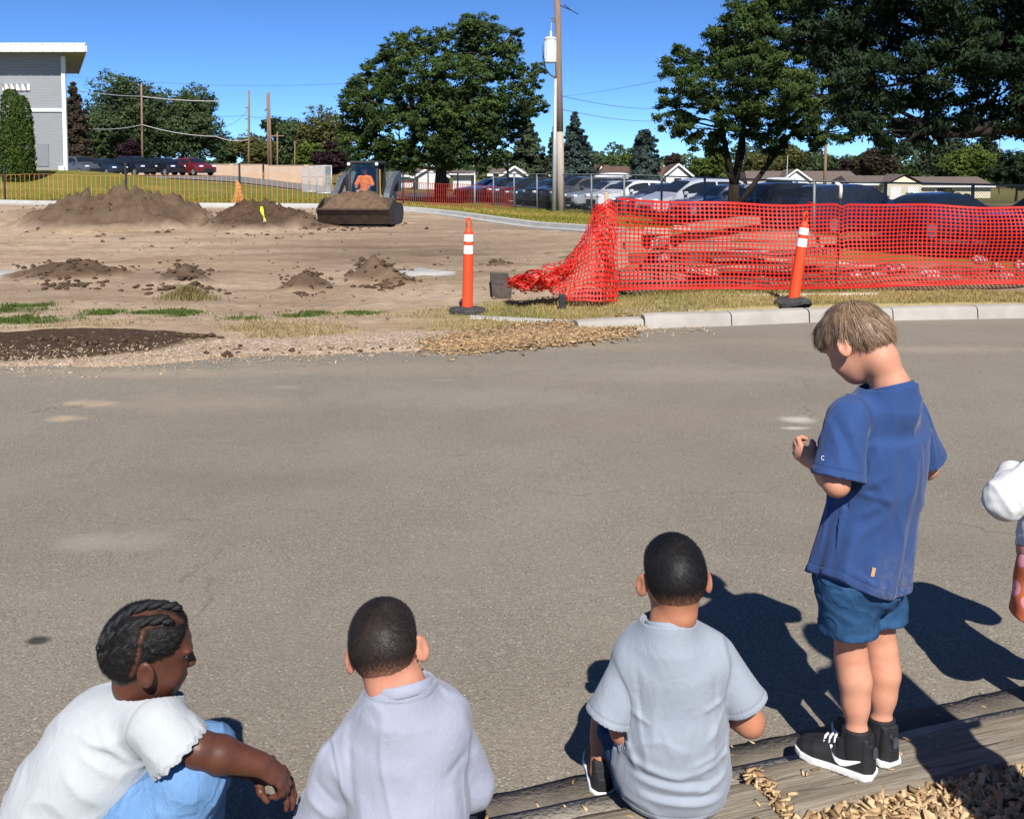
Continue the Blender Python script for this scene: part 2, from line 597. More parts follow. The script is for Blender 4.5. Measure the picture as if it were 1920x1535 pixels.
# damp soil patch by the road
dx0, dy0 = cxy(75, 651)
dm = np.sqrt(((X - dx0) / 1.38) ** 2 + ((Y - dy0 - .12 * (X - dx0)) / .78) ** 2) + .10 * fbm2(X * 2, Y * 3, 51) + .04 * fbm2(X * 9, Y * 9, 52)
damp = sstep(1.03, .93, dm)
Z = Z + .03 * damp * (1 + .5 * lump)
# pale gravelly edge strip
pale = sstep(-.02, .10, e) * sstep(1.25, .65, e + .25 * fbm2(X * .8, Y, 61)) * sstep(2.6, .8, X)
pale = np.maximum(pale, .8 * sstep(.0, .5, fbm2(X * .22 + 3, Y * .45, 62) - .15) * sstep(13, 15, Y) * rough)
pale = np.maximum(pale, .9 * sstep(-1.6, -.4, Y - arc_y(X)) * sstep(.2, -.1, Y - arc_y(X)) * sstep(0, -2, X))
pale = np.clip(pale * (1 - damp) * (1 - dark * .8), 0, 1)
# dry grass verge: between the kerb and the pit
verge = np.maximum(sstep(.62, .95, e), sstep(.14, .2, Y - edge_y(X)) * sstep(.8, 1.3, X)) * sstep(2.9, 2.3, e + .5 * fbm2(X * .5, Y * .6, 71)) * sstep(-1.6, .2, X + .4 * fbm2(X, Y, 72))
strip = sstep(.75, 1.1, e) * sstep(2.4, 1.5, e + .5 * fbm2(X * .8, Y, 73)) * sstep(.3, -1, X)
verge2 = strip * sstep(-.1, .35, fbm2(X * .9, Y * 1.4, 74))
grass = np.clip(np.maximum(verge, .5 * verge2) * (1 - damp) * (1 - dark), 0, 1)
green_spots = [(45, 603, 230, .42), (300, 590, 150, .34), (450, 600, 130, .22), (575, 593, 150, .28), (20, 582, 150, .35), (180, 592, 140, .3), (660, 590, 110, .2), (345, 555, 70, .15)]
green = np.zeros_like(X)
for (px, py, w, d) in green_spots:
    cx, cy = cxy(px, py)
    m = np.sqrt(((X - cx) / (w / 2 / FPX * cy)) ** 2 + ((Y - cy) / d) ** 2) + .75 * fbm2(X * 3, Y * 4, 81) + .35 * fbm2(X * 9, Y * 9, 82)
    green = np.maximum(green, .8 * sstep(1.05, .4, m))
lawn = sstep(-.05, .25, Y - arc_y(X) + .0)
df = (X - FEN0[0]) * FENN[0] + (Y - FEN0[1]) * FENN[1]
bare = sstep(.1, .5, fbm2(X * .8, Y * .7, 91)) * sstep(2.5, .5, Y - arc_y(X)) * sstep(-3, 0, X)
lawn = lawn * (1 - .85 * bare)
# the front edge dives under the asphalt
Z = np.where(e < .35, np.minimum(Z, .012 + .0 * e) + (.02 * sstep(-.05, .12, e) - .012), Z)
Z = Z - .16 * sstep(.03, -.25, e)
# behind the kerb on the right the earth stays level with the kerb top
kin = sstep(1.05, 1.5, X)
ker_e = Y - edge_y(X)
Z = np.where((X > .9) & (ker_e < .17), np.minimum(Z, -.06), Z)

def soil_material():
    t = NT("site_soil")
    p = t.pos()
    n1 = t.noise(p, .55, 6, .62)
    n2 = t.noise(p, 5.0, 6, .68)
    n3 = t.noise(p, 38, 4, .7)
    v = t.voro(p, 42, "Color")
    sv = t.n("ShaderNodeSeparateColor"); t.l(v, sv.inputs[0])
    st = t.noise(t.mapping(p, (.22, 1.1, 1)), .9, 6, .65, .4)
    tan = t.ramp(n1, [(.3, (.29, .202, .130)), (.5, (.40, .295, .198)), (.72, (.50, .385, .276))])
    tan = t.mix(t.math('MULTIPLY', t.ramp(st, [(.46, (0, 0, 0)), (.62, (1, 1, 1))]), .75), tan, (.50, .39, .283))
    tan = t.mix(t.math('MULTIPLY', t.ramp(st, [(.30, (1, 1, 1)), (.42, (0, 0, 0))]), .7), tan, (.215, .143, .091))
    tan = t.mix(t.math('MULTIPLY', t.ramp(n2, [(.4, (0, 0, 0)), (.7, (1, 1, 1))]), .5), tan, (.20, .138, .088))
    dk = t.ramp(n2, [(.3, (.052, .031, .019)), (.7, (.125, .080, .050))])
    pl = t.ramp(sv.outputs[0], [(0, (.30, .22, .15)), (.5, (.42, .325, .235)), (.92, (.52, .42, .32)), (1, (.68, .60, .50))])
    dmp = t.ramp(sv.outputs[0], [(0, (.045, .027, .016)), (.9, (.085, .052, .032)), (.985, (.10, .065, .04)), (1, (.40, .33, .24))])
    gr = t.ramp(n2, [(.25, (.26, .20, .085)), (.5, (.35, .28, .13)), (.75, (.19, .19, .055))])
    gn = t.ramp(n2, [(.3, (.05, .085, .02)), (.7, (.12, .16, .04))])
    lw = t.ramp(n1, [(.3, (.135, .14, .026)), (.52, (.19, .17, .036)), (.72, (.29, .225, .075))])
    lw = t.mix(t.math('MULTIPLY', n3, .5), lw, (.12, .13, .02))
    c = t.mix(t.attr("grass"), tan, gr)
    c = t.mix(t.attr("pale"), c, pl)
    c = t.mix(t.math('MULTIPLY', t.attr("green"), .7), c, gn)
    c = t.mix(t.attr("dark"), c, dk)
    c = t.mix(t.attr("damp"), c, dmp)
    c = t.mix(t.attr("lawn"), c, lw)
    c = t.mix(t.math('MULTIPLY', t.ramp(n3, [(.45, (0, 0, 0)), (.75, (1, 1, 1))]), .22), c, (.12, .08, .05))
    nrm = t.bump(n3, .5, .02)
    nrm = t.bump(n2, .6, .08, nrm)
    t.bsdf(c, .95, .1, 0, nrm)
    return t.mat
V = np.stack([X.ravel(), Y.ravel(), Z.ravel()], 1)
n = len(xs)
ii, jj = np.meshgrid(np.arange(n - 1), np.arange(len(ys) - 1))
q = (jj * n + ii).ravel()
keep = (Z.ravel()[q] > -3)
F = np.stack([q, q + 1, q + n + 1, q + n], 1)[keep]
M_soil = soil_material()
site_me = np_mesh("dirt_site", V, F, M_soil, True, {"dark": np.clip(dark, 0, 1).ravel(), "pale": pale.ravel(), "grass": grass.ravel(),
                                                  "green": green.ravel(), "damp": damp.ravel(), "lawn": lawn.ravel()})
o = link("construction_ground", site_me); tag(o, kind="structure")
SX, SY, SZ = xs, ys, Z
def site_z(x, y):
    """height of the finished site surface"""
    i = int(np.clip(np.searchsorted(SX, x) - 1, 0, len(SX) - 2)); j = int(np.clip(np.searchsorted(SY, y) - 1, 0, len(SY) - 2))
    fx = (x - SX[i]) / (SX[i + 1] - SX[i]); fy = (y - SY[j]) / (SY[j + 1] - SY[j])
    return float((SZ[j, i] * (1 - fx) + SZ[j, i + 1] * fx) * (1 - fy) + (SZ[j + 1, i] * (1 - fx) + SZ[j + 1, i + 1] * fx) * fy)
def site_pt(px, py, sink=0.0):
    """where a photo pixel meets the site surface"""
    z = 0.0
    for _ in range(12):
        v = on(px, py, z)
        z = z * .4 + .6 * site_z(v.x, v.y)
    return Vector((v.x, v.y, site_z(v.x, v.y) - sink))

# ---- parking lots
def lot(name, pts_fn, nu, nv, mat):
    V = []
    for j in range(nv + 1):
        for i in range(nu + 1):
            x, y = pts_fn(i / nu, j / nv)
            V.append((x, y, gz(x, y) + .012))
    F = [(j * (nu + 1) + i, j * (nu + 1) + i + 1, (j + 1) * (nu + 1) + i + 1, (j + 1) * (nu + 1) + i) for j in range(nv) for i in range(nu)]
    o = link(name, np_mesh(name, V, F, mat)); tag(o, kind="structure")
M_lot = plain("lot_asphalt", (.105, .10, .095), (.07, .068, .066), 1.5, .9, .15)
lot("parking_lot", lambda u, v: tuple(fence_xy(-32 + 90 * u) - FENN * (.6 + 30 * v)), 40, 16, M_lot)
M_lot2 = plain("far_lot_asphalt", (.22, .205, .19), (.17, .16, .15), 1.5, .9, .15)
lot("far_parking_lot", lambda u, v: (-60 + 46 * u, 74 + 20 * v), 24, 8, M_lot2)
# ================================================================== KERBS, TIMBERS, WOOD CHIPS
M_conc = plain("concrete", (.40, .37, .33), (.30, .275, .24), 3.0, .9, .15, bump=.35, bscale=60)
M_conc2 = plain("pale_concrete", (.46, .45, .42), (.36, .35, .33), 2.0, .9, .15, bump=.3, bscale=40)

def kerb_piece(a, b, top=.135, w=.16, bat=.03):
    """one kerb stone between two plan points, rounded front arris"""
    a, b = Vector((*a, 0)), Vector((*b, 0))
    d = (b - a).normalized(); nrm = Vector((-d.y, d.x, 0))
    prof = [(0, -.12), (bat * .8, top - .035), (bat + .012, top - .010), (bat + .04, top), (w + .0, top + .004), (w, -.12)]
    m = MB()
    N = 5
    secs = []
    for i in range(N + 1):
        p = a.lerp(b, i / N)
        inset = .006 if i in (0, N) else 0
        dz = rnd.uniform(-.003, .003)
        secs.append([p + d * (inset if i == 0 else -inset) + nrm * u + Vector((0, 0, z + dz - (inset * .5 if z > 0 else 0))) for u, z in prof])
    m.loft(secs)
    return m
kerb = thing("kerb", None, None); tag(kerb, kind="structure")
kpts = [on(px, py)[:2] for px, py in ((1085, 622.5), (1210, 616.5), (1373, 611), (1519, 605.5), (1676, 602), (1835, 598.5), (2010, 594.5), (2200, 590))]
for i in range(len(kpts) - 1):
    kerb_piece(kpts[i], kpts[i + 1], .135 if i > 0 else .10).build("kerb_stone", M_conc, kerb, angle=40)
# flush concrete edging running on under the gravel
m = MB()
pa, pb = on(880, 601), on(1100, 612)
m.loft([[Vector((p.x + dx, p.y + dy, z)) for dx, dy, z in ((0, 0, -.06), (0, .02, .03), (0, .16, .035), (0, .17, -.06))] for p in (pa, pa.lerp(pb, .5), pb)])
m.build("flush_edging", M_conc2, kerb)

# far curved kerb round the dug area
ark = thing("curved_kerb", None, None); tag(ark, kind="structure")
apts = []
for k in range(len(ARC) - 1):
    a, b = ARC[k], ARC[k + 1]
    nseg = max(2, int(np.linalg.norm(b - a) / .9))
    for i in range(nseg): apts.append(a + (b - a) * i / nseg)
apts.append(ARC[-1])
apts = np.array(apts)
for _ in range(6): apts[1:-1] = apts[:-2] * .25 + apts[1:-1] * .5 + apts[2:] * .25
step = 3
for i in range(0, len(apts) - step, step):
    secs = []
    for k in range(step + 1):
        p = apts[i + k]; t_ = apts[min(i + k + 1, len(apts) - 1)] - apts[max(i + k - 1, 0)]
        t_ = t_ / np.linalg.norm(t_); nn = np.array([-t_[1], t_[0]])
        z0 = gz(p[0], p[1])
        sh = .01 if k == 0 else (-.01 if k == step else 0)
        secs.append([Vector((*(p + nn * u + t_ * sh), z0 + z)) for u, z in ((-.34, -.2), (-.34, .045), (-.02, .05), (.0, .15), (.03, .165), (.17, .165), (.17, -.2))])
    MB().loft(secs).build("kerb_stone", M_conc2, ark, angle=40)

# worn asphalt lip and a thin concrete band along the timbers
def strip(name, o0, o1, z0, z1, mat, jag=.0, s0=-2.2, s1=3.2, seed=0, x0=None):
    N = 90
    V = []
    for i in range(N + 1):
        s = s0 + (s1 - s0) * i / N
        j0 = jag * math.sin(s * 9 + seed) * .5 + jag * math.sin(s * 23 + seed * 2) * .4 + jag * .4 * math.sin(s * 51 + seed)
        for k, (of, z) in enumerate(((o0 + j0, z0 - .03), (o0 + j0, z0), (o0 + (o1 - o0) * .5, (z0 + z1) / 2 + .001), (o1 + j0 * .7, z1), (o1 + j0 * .7, z1 - .05))):
            p = tim(s, of)
            V.append((p[0], p[1], z))
    F = [(i * 5 + k, i * 5 + k + 5, i * 5 + k + 6, i * 5 + k + 1) for i in range(N) for k in range(4)]
    o = link(name, np_mesh(name, V, F, mat)); tag(o, kind="structure")
M_lip = plain("worn_asphalt_lip", (.165, .142, .115), (.10, .086, .070), 7, .95, .1, bump=.6, bscale=60)
M_band = plain("gritty_concrete_band", (.36, .32, .265), (.24, .21, .17), 6, .95, .1, bump=.6, bscale=70)
strip("concrete_band", -.03, .080, .022, .016, M_band, .004, seed=2)
strip("asphalt_lip", .078, .19, .010, .003, M_lip, .010, seed=5)

def wood_material():
    t = NT("weathered_timber")
    v = t.coord("Object")
    g = t.noise(t.mapping(v, (1.2, 26, 26)), 3.2, 6, .65, .5)
    big = t.noise(t.mapping(v, (1, 4, 4)), 1.6, 4, .6)
    fine = t.noise(t.mapping(v, (3, 90, 90)), 5, 3, .6)
    c = t.ramp(g, [(.28, (.085, .066, .045)), (.45, (.20, .17, .13)), (.62, (.29, .255, .205)), (.8, (.36, .32, .26))])
    c = t.mix(t.math('MULTIPLY', t.ramp(big, [(.4, (0, 0, 0)), (.65, (1, 1, 1))]), .45), c, (.23, .175, .115))
    crack = t.ramp(t.noise(t.mapping(v, (.9, 18, 18)), 2.2, 3, .5, .3), [(.30, (1, 1, 1)), (.36, (0, 0, 0))])
    c = t.mix(t.math('MULTIPLY', crack, .7), c, (.045, .034, .022))
    h = t.math('SUBTRACT', t.math('ADD', t.math('MULTIPLY', g, .8), t.math('MULTIPLY', fine, .4)), crack)
    t.bsdf(c, .9, .15, 0, t.bump(h, .8, .008))
    return t.mat
M_timber = wood_material()

def make_timber(name, label, s0, s1, top, w, off, parent=None, seed=1, tilt=0.0):
    """squared landscape timber with worn, split arrises; local x runs along it"""
    L = s1 - s0
    c = tim((s0 + s1) / 2, off)
    g = np.random.default_rng(seed)
    nx = int(L / .02)
    prof = []
    hh = .15
    for (u, z) in ((-w / 2, -hh), (-w / 2, -.04), (-w / 2 + .004, -.016), (-w / 2 + .016, -.003), (-w / 2 + .035, 0)): prof.append((u, z))
    for k in range(1, 8): prof.append((-w / 2 + .035 + (w - .07) * k / 8, 0))
    for (u, z) in ((w / 2 - .035, 0), (w / 2 - .014, -.003), (w / 2 - .004, -.014), (w / 2, -.04), (w / 2, -hh)): prof.append((u, z))
    prof = np.array(prof)
    n = len(prof)
    xs_ = np.linspace(-L / 2, L / 2, nx + 1)
    U = np.repeat(prof[None, :, 0], nx + 1, 0); Zz = np.repeat(prof[None, :, 1], nx + 1, 0); XX = np.repeat(xs_[:, None], n, 1)
    grain = fbm2(XX * 2.2 + seed * 7, U * 95, seed, 3) * .0035 + fbm2(XX * 1.5, U * 18, seed + 4, 3) * .005
    Zz = Zz + np.where(Zz > -.05, grain, 0)
    # long checks
    for _ in range(3):
        u0 = g.uniform(-.32, .32) * w; xa = g.uniform(-.4, .3) * L; xb = xa + g.uniform(.2, .6) * L
        d = np.abs(U - u0 - .008 * np.sin(XX * 9 + _)) 
        Zz = Zz - .010 * np.exp(-(d / .0045) ** 2) * sstep(xa, xa + .05, XX) * sstep(xb, xb - .05, XX) * (Zz > -.02)
    edge_wear = np.exp(-((np.abs(U) - w / 2) / .03) ** 2) * (Zz > -.05)
    Zz = Zz - edge_wear * np.clip(fbm2(XX * 5, U * 3 + seed, seed + 9, 3), 0, 1) * .02
    endr = np.clip((np.abs(XX) - (L / 2 - .03)) / .03, 0, 1)
    Zz = Zz - endr ** 2 * .012 * (Zz > -.05)
    U = U + .004 * fbm2(XX * 3, Zz * 8 + 3, seed + 2, 3)
    V = np.stack([XX.ravel(), U.ravel(), Zz.ravel()], 1)
    F = [(i * n + k, i * n + n + k, i * n + n + k + 1, i * n + k + 1) for i in range(nx) for k in range(n - 1)]
    me = np_mesh(name, V, np.array(F), M_timber)
    bm = bmesh.new(); bm.from_mesh(me)
    bm.verts.ensure_lookup_table()
    bm.faces.new([bm.verts[k] for k in range(n)]); bm.faces.new([bm.verts[nx * n + k] for k in range(n - 1, -1, -1)])
    bmesh.ops.recalc_face_normals(bm, faces=bm.faces); bm.to_mesh(me); bm.free()
    o = link(name, me)
    o.location = (c[0], c[1], top)
    o.rotation_euler = (0, tilt, math.atan2(TIMD[1], TIMD[0]))
    return tag(o, label, "timber")
S_B = float((np.array(on(1392, 1428, T_B)[:2]) - TIM0) @ TIMD)                                       # where the raised timber starts
make_timber("edging_timber", "weathered grey timber under the seated boy in grey T-shirt", -2.6, S_B + .005, T_A, .20, -.115, seed=3)
make_timber("edging_timber", "raised weathered grey timber the boy in black sneakers stands on", S_B + .02, S_B + 2.6, T_B, .215, -.10, seed=8)

# ---- playground wood chips
def chip_batch(name, pts, sizes, cols, seed, label_kind="stuff", flat=.5):
    """pts (n,3); each chip an angular splinter of 8 corners"""
    g = np.random.default_rng(seed)
    n = len(pts)
    L = sizes; W = sizes * g.uniform(.22, .5, n); T = sizes * g.uniform(.08, .2, n)
    base = np.array([(-1, -1, -1), (1, -1, -1), (1, 1, -1), (-1, 1, -1), (-1, -1, 1), (1, -1, 1), (1, 1, 1), (-1, 1, 1)], float) * .5
    B = np.repeat(base[None], n, 0) * np.stack([L, W, T], 1)[:, None, :]
    B[:, [1, 2, 5, 6], 1] *= g.uniform(.3, 1.0, (n, 1))
    B[:, [0, 3, 4, 7], 1] *= g.uniform(.5, 1.0, (n, 1))
    B[:, :, 0] += B[:, :, 1] * g.uniform(-.8, .8, (n, 1))
    yaw = g.uniform(0, 6.28, n); pit = g.normal(0, flat, n); rol = g.normal(0, flat, n)
    cy_, sy_, cp_, sp_, cr_, sr_ = np.cos(yaw), np.sin(yaw), np.cos(pit), np.sin(pit), np.cos(rol), np.sin(rol)
    Rm = np.empty((n, 3, 3))
    Rm[:, 0] = np.stack([cy_ * cp_, cy_ * sp_ * sr_ - sy_ * cr_, cy_ * sp_ * cr_ + sy_ * sr_], 1)
    Rm[:, 1] = np.stack([sy_ * cp_, sy_ * sp_ * sr_ + cy_ * cr_, sy_ * sp_ * cr_ - cy_ * sr_], 1)
    Rm[:, 2] = np.stack([-sp_, cp_ * sr_, cp_ * cr_], 1)
    V = np.einsum('nij,nkj->nki', Rm, B) + pts[:, None, :]
    q = np.array([(0, 3, 2, 1), (4, 5, 6, 7), (0, 1, 5, 4), (1, 2, 6, 5), (2, 3, 7, 6), (3, 0, 4, 7)])
    F = (q[None] + (np.arange(n) * 8)[:, None, None]).reshape(-1, 4)
    C = np.repeat(cols[:, None, :], 8, 1).reshape(-1, 3)
    C = np.concatenate([C, np.ones((len(C), 1))], 1)
    return np_mesh(name, V.reshape(-1, 3), F, M_chip, False, {"tint": C})
def chip_material():
    t = NT("wood_chips")
    v = t.coord("Object")
    n = t.noise(t.mapping(v, (1, 1, 1)), 140, 3)
    c = t.mix(t.math('MULTIPLY', n, .5), t.attr("tint", "Color"), (.30, .19, .09))
    t.bsdf(c, .85, .2)
    return t.mat
M_chip = chip_material()
def chip_cols(g, n, lo=(.26, .15, .07), hi=(.72, .54, .32)):
    k = g.beta(1.6, 1.3, n)[:, None]
    c = np.array(lo) * (1 - k) + np.array(hi) * k
    dkm = g.random(n) < .16
    c[dkm] *= .35
    return c
g = np.random.default_rng(5)
M_mulchbed = plain("mulch_bed", (.17, .10, .05), (.07, .04, .02), 40, .95, .1)
N = 46
V = []
for i in range(61):
    for j in range(21):
        s = -.4 + 3.6 * i / 60; of = -.19 - 1.2 * j / 20
        p = tim(s, of)
        V.append((p[0], p[1], T_B - .032 + .03 * sstep(0, .4, -of - .19) + .012 * math.sin(s * 7 + j) + .01 * math.sin(s * 17 - j * 2)))
F = [(i * 21 + j, i * 21 + j + 1, i * 21 + j + 22, i * 21 + j + 21) for i in range(60) for j in range(20)]
o = link("mulch_bed", np_mesh("mulch_bed", V, F, M_mulchbed)); tag(o, kind="structure")
n = 15000
s = g.uniform(.25, 2.4, n); of = -.195 - np.abs(g.normal(0, 1, n)) * .0 - g.uniform(0, 1, n) ** 1.2 * .62
P = TIM0 + np.outer(s, TIMD) + np.outer(of, TIMN)
zb = T_B - .028 + .03 * sstep(0, .4, -of - .19) + g.uniform(0, .028, n) * sstep(.0, .06, -of - .18)
pts = np.column_stack([P, zb])
o = link("wood_chips", chip_batch("wood_chips", pts, g.uniform(.018, .058, n), chip_cols(g, n), 6))
tag(o, "tan playground wood chips behind the raised timber", kind="stuff")
# strays on the timbers and the asphalt lip
n = 85
s = g.uniform(-.5, 1.9, n); of = np.where(g.random(n) < .5, g.uniform(-.2, -.02, n), g.uniform(.02, .24, n))
P = TIM0 + np.outer(s, TIMD) + np.outer(of, TIMN)
zb = np.where(of < 0, np.where(s > S_B, T_B + .003, T_A + .003), np.where(of < .08, .022, .008))
pts = np.column_stack([P, zb])
o = link("stray_wood_chips", chip_batch("stray_wood_chips", pts, g.uniform(.008, .030, n), chip_cols(g, n), 9, flat=.06))
tag(o, "stray wood chips scattered over the timbers and kerb lip", kind="stuff")
# chips packed in the joint between the two timbers
n = 160
s = S_B + g.normal(.012, .012, n); of = g.uniform(-.25, -.0, n)
P = TIM0 + np.outer(s, TIMD) + np.outer(of, TIMN)
pts = np.column_stack([P, .045 + g.uniform(0, .016, n)])
o = link("joint_wood_chips", chip_batch("joint_wood_chips", pts, g.uniform(.01, .04, n), chip_cols(g, n), 10, flat=.25))
tag(o, "wood chips packed in the joint between two timbers", kind="stuff")
# chips spilled over the far road edge
n = 9000
u = g.normal(0, 1, n); w_ = g.normal(0, 1, n)
ca = on(1000, 634); 
px_ = 1005 + u * 92; 
py_ = 640 - (px_ - 1000) * .085 + w_ * 8.5 - 6
keepm = (px_ > 780) & (px_ < 1195)
px_, py_ = px_[keepm], py_[keepm]
pts = []
for a, b in zip(px_, py_):
    v = on(a, b); 
    z = max(site_z(v.x, v.y), 0.0) if v.y > 6.7 else 0
    thick = math.exp(-((a - 1010) / 110) ** 2)
    pts.append((v.x, v.y, z + .008 + rnd.random() * .035 * thick))
pts = np.array(pts)
o = link("spilled_wood_chips", chip_batch("spilled_wood_chips", pts, g.uniform(.02, .075, len(pts)), chip_cols(g, len(pts), (.20, .125, .065), (.50, .35, .19)), 12, flat=.22))
tag(o, "orange-tan wood chips spilled over the far road edge", kind="stuff")
# gravel and grit on the asphalt and along the pale edge
n = 5200
M_grit = M_chip
kx = g.uniform(-7, 2.0, n)
ky = edge_y(kx) + g.normal(.22, .28, n)
pts = np.column_stack([kx, ky, np.array([max(site_z(a, b), 0.0) for a, b in zip(kx, ky)]) + .004])
cc = np.array((.40, .32, .24)) * g.uniform(.5, 1.5, (n, 1))
o = link("gravel", chip_batch("gravel", pts, g.uniform(.012, .04, n), np.clip(cc, 0, .8), 14, flat=.6))
tag(o, "pale gravel strewn along the broken road edge", kind="stuff")
n = 900
kx = g.uniform(-2.6, 3.2, n); ky = 2.5 + 6.5 * g.random(n) ** 1.5
pts = np.column_stack([kx, ky, np.full(n, .003)])
cc = np.where(g.random((n, 1)) < .6, np.array([(.45, .42, .38)]), np.array([(.05, .05, .05)])) * g.uniform(.6, 1.2, (n, 1))
o = link("grit", chip_batch("grit", pts, g.uniform(.003, .010, n), cc, 15, flat=.8))
tag(o, "fine loose grit lying on the asphalt", kind="stuff")

# ---- clods of turned soil
def clods(name, lab, spots, cols, seed):
    g = np.random.default_rng(seed)
    P, S = [], []
    for (px, py, w, h, n, s0, s1) in spots:
        for _ in range(n):
            p = site_pt(px + g.normal(0, w / 2), py + g.normal(0, h / 2))
            P.append((p.x, p.y, p.z + g.uniform(0, .02))); S.append(g.uniform(s0, s1))
    P, S = np.array(P), np.array(S)
    n = len(P)
    # rough six-sided lumps: subdivided octahedra pushed about
    base = np.array([(1, 0, 0), (-1, 0, 0), (0, 1, 0), (0, -1, 0), (0, 0, 1), (0, 0, -1), (.7, .7, .2), (-.7, .7, -.1), (-.7, -.7, .2), (.7, -.7, -.1)]) * .5
    tri = np.array([(4, 0, 6), (4, 6, 2), (4, 2, 7), (4, 7, 1), (4, 1, 8), (4, 8, 3), (4, 3, 9), (4, 9, 0), (5, 6, 0), (5, 2, 6), (5, 7, 2), (5, 1, 7), (5, 8, 1), (5, 3, 8), (5, 9, 3), (5, 0, 9)])
    B = base[None] * g.uniform(.6, 1.3, (n, 10, 1)) * np.stack([S * g.uniform(.8, 1.4, n), S * g.uniform(.7, 1.2, n), S * g.uniform(.5, .9, n)], 1)[:, None, :]
    V = (B + P[:, None, :]).reshape(-1, 3)
    F = (tri[None] + (np.arange(n) * 10)[:, None, None]).reshape(-1, 3)
    C = np.array(cols) * g.uniform(.6, 1.3, (n, 1))
    C = np.repeat(np.concatenate([C, np.ones((n, 1))], 1)[:, None], 10, 1).reshape(-1, 4)
    o = link(name, np_mesh(name, V, F, M_clod, False, {"tint": C}))
    tag(o, lab, kind="stuff")
t_ = NT("soil_clods"); t_.bsdf(t_.mix(t_.noise(t_.coord(), 60, 4), t_.attr("tint", "Color"), (.06, .04, .025)), .95, .1); M_clod = t_.mat
clods("soil_clods", "brown clods of turned soil on and around the small spoil heaps",
      [(345, 515, 42, 20, 150, .02, .11), (700, 506, 44, 22, 170, .02, .11), (745, 524, 40, 12, 70, .02, .09), (575, 525, 50, 18, 150, .02, .08), (140, 507, 100, 14, 190, .02, .10),
       (130, 536, 60, 8, 40, .03, .10), (330, 545, 80, 10, 60, .02, .10), (225, 390, 200, 26, 520, .03, .16), (495, 405, 110, 20, 300, .03, .13), (640, 425, 120, 8, 80, .03, .14),
       (930, 492, 26, 6, 14, .03, .14), (400, 470, 700, 60, 60, .02, .06), (150, 640, 130, 8, 30, .02, .08), (375, 632, 40, 4, 20, .02, .07), (500, 660, 500, 10, 50, .015, .05), (425, 668, 6, 1, 3, .06, .1)],
      (.115, .074, .046), 17)
clods("pale_clods", "pale dusty stones and broken bits scattered over the scraped ground",
      [(500, 560, 700, 50, 220, .012, .045), (1000, 505, 300, 14, 60, .02, .10), (1000, 400, 160, 8, 40, .04, .14), (300, 440, 600, 40, 90, .02, .07)], (.36, .29, .21), 18)

# ---- grass
def blades(name, lab, pts, h, cols, seed, w=.0035):
    g = np.random.default_rng(seed)
    n = len(pts)
    yaw = g.uniform(0, 6.28, n); lean = g.normal(0, .45, n); H = h * g.uniform(.5, 1.25, n); W = w * g.uniform(.7, 1.4, n)
    dx, dy = np.cos(yaw), np.sin(yaw)
    a = pts + np.stack([-dy * W, dx * W, 0 * W], 1); b = pts - np.stack([-dy * W, dx * W, 0 * W], 1)
    mid = pts + np.stack([dx * lean * H * .35, dy * lean * H * .35, H * .6], 1)
    c = mid + np.stack([-dy * W, dx * W, 0 * W], 1) * .7; d = mid - np.stack([-dy * W, dx * W, 0 * W], 1) * .7
    e_ = pts + np.stack([dx * lean * H, dy * lean * H, H], 1)
    V = np.stack([a, b, d, c, e_], 1).reshape(-1, 3)
    k = np.arange(n)[:, None] * 5
    F = np.concatenate([k + np.array([[0, 1, 2]]), k + np.array([[0, 2, 3]]), k + np.array([[3, 2, 4]])])
    C = np.repeat(np.concatenate([cols, np.ones((n, 1))], 1)[:, None], 5, 1).reshape(-1, 4)
    o = link(name, np_mesh(name, V, F, M_blade, True, {"tint": C}))
    tag(o, lab, kind="stuff")
def blade_material():
    t = NT("grass_blades")
    b = t.n("ShaderNodeBsdfDiffuse"); t.l(t.attr("tint", "Color"), b.inputs[0])
    tr = t.n("ShaderNodeBsdfTranslucent"); t.l(t.attr("tint", "Color"), tr.inputs[0])
    mx = t.n("ShaderNodeMixShader"); mx.inputs[0].default_value = .3
    t.l(b.outputs[0], mx.inputs[1]); t.l(tr.outputs[0], mx.inputs[2]); t.l(mx.outputs[0], t.out.inputs[0])
    return t.mat
M_blade = blade_material()
g = np.random.default_rng(21)
def grass_pts(n, maskarr, thr_fn, ylim, xlim):
    """random plan points accepted by a site mask"""
    out = []
    while len(out) < n:
        x = g.uniform(*xlim, 20000); y = g.uniform(*ylim, 20000)
        i = np.clip(np.searchsorted(SX, x) - 1, 0, len(SX) - 2); j = np.clip(np.searchsorted(SY, y) - 1, 0, len(SY) - 2)
        m = maskarr[j, i]
        ok = g.random(20000) < thr_fn(m)
        out += [(a, b, z) for a, b, z in zip(x[ok], y[ok], SZ[j[ok], i[ok]])]
    return np.array(out[:n])
vp = grass_pts(46000, verge, lambda m: m ** 2, (9.5, 14.5), (-1.6, 9))
tone = np.clip(.3 + .9 * fbm2(vp[:, 0] * 1.1, vp[:, 1] * 1.6, 101) + g.normal(0, .25, len(vp)), 0, 1)[:, None]
cols = np.array((.46, .36, .155)) * (1 - tone) + np.array((.22, .23, .07)) * tone
blades("verge_grass", "dry yellow-green grass on the verge behind the kerb", vp, .04, cols * g.uniform(.7, 1.15, (len(vp), 1)), 22)
gp = grass_pts(8000, green * np.clip(.5 + 1.6 * fbm2(X * 4, Y * 5, 83), 0, 1), lambda m: m ** 1.5 + .02 * (m > 0), (8.5, 13), (-6.5, -.5))
cols = np.array((.07, .125, .03)) * g.uniform(.6, 1.5, (len(gp), 1)) + np.array((.05, .03, .01)) * g.random((len(gp), 1))
blades("weed_patches", "low green weeds in patches along the bare dirt", gp, .03, cols, 23, .0045)
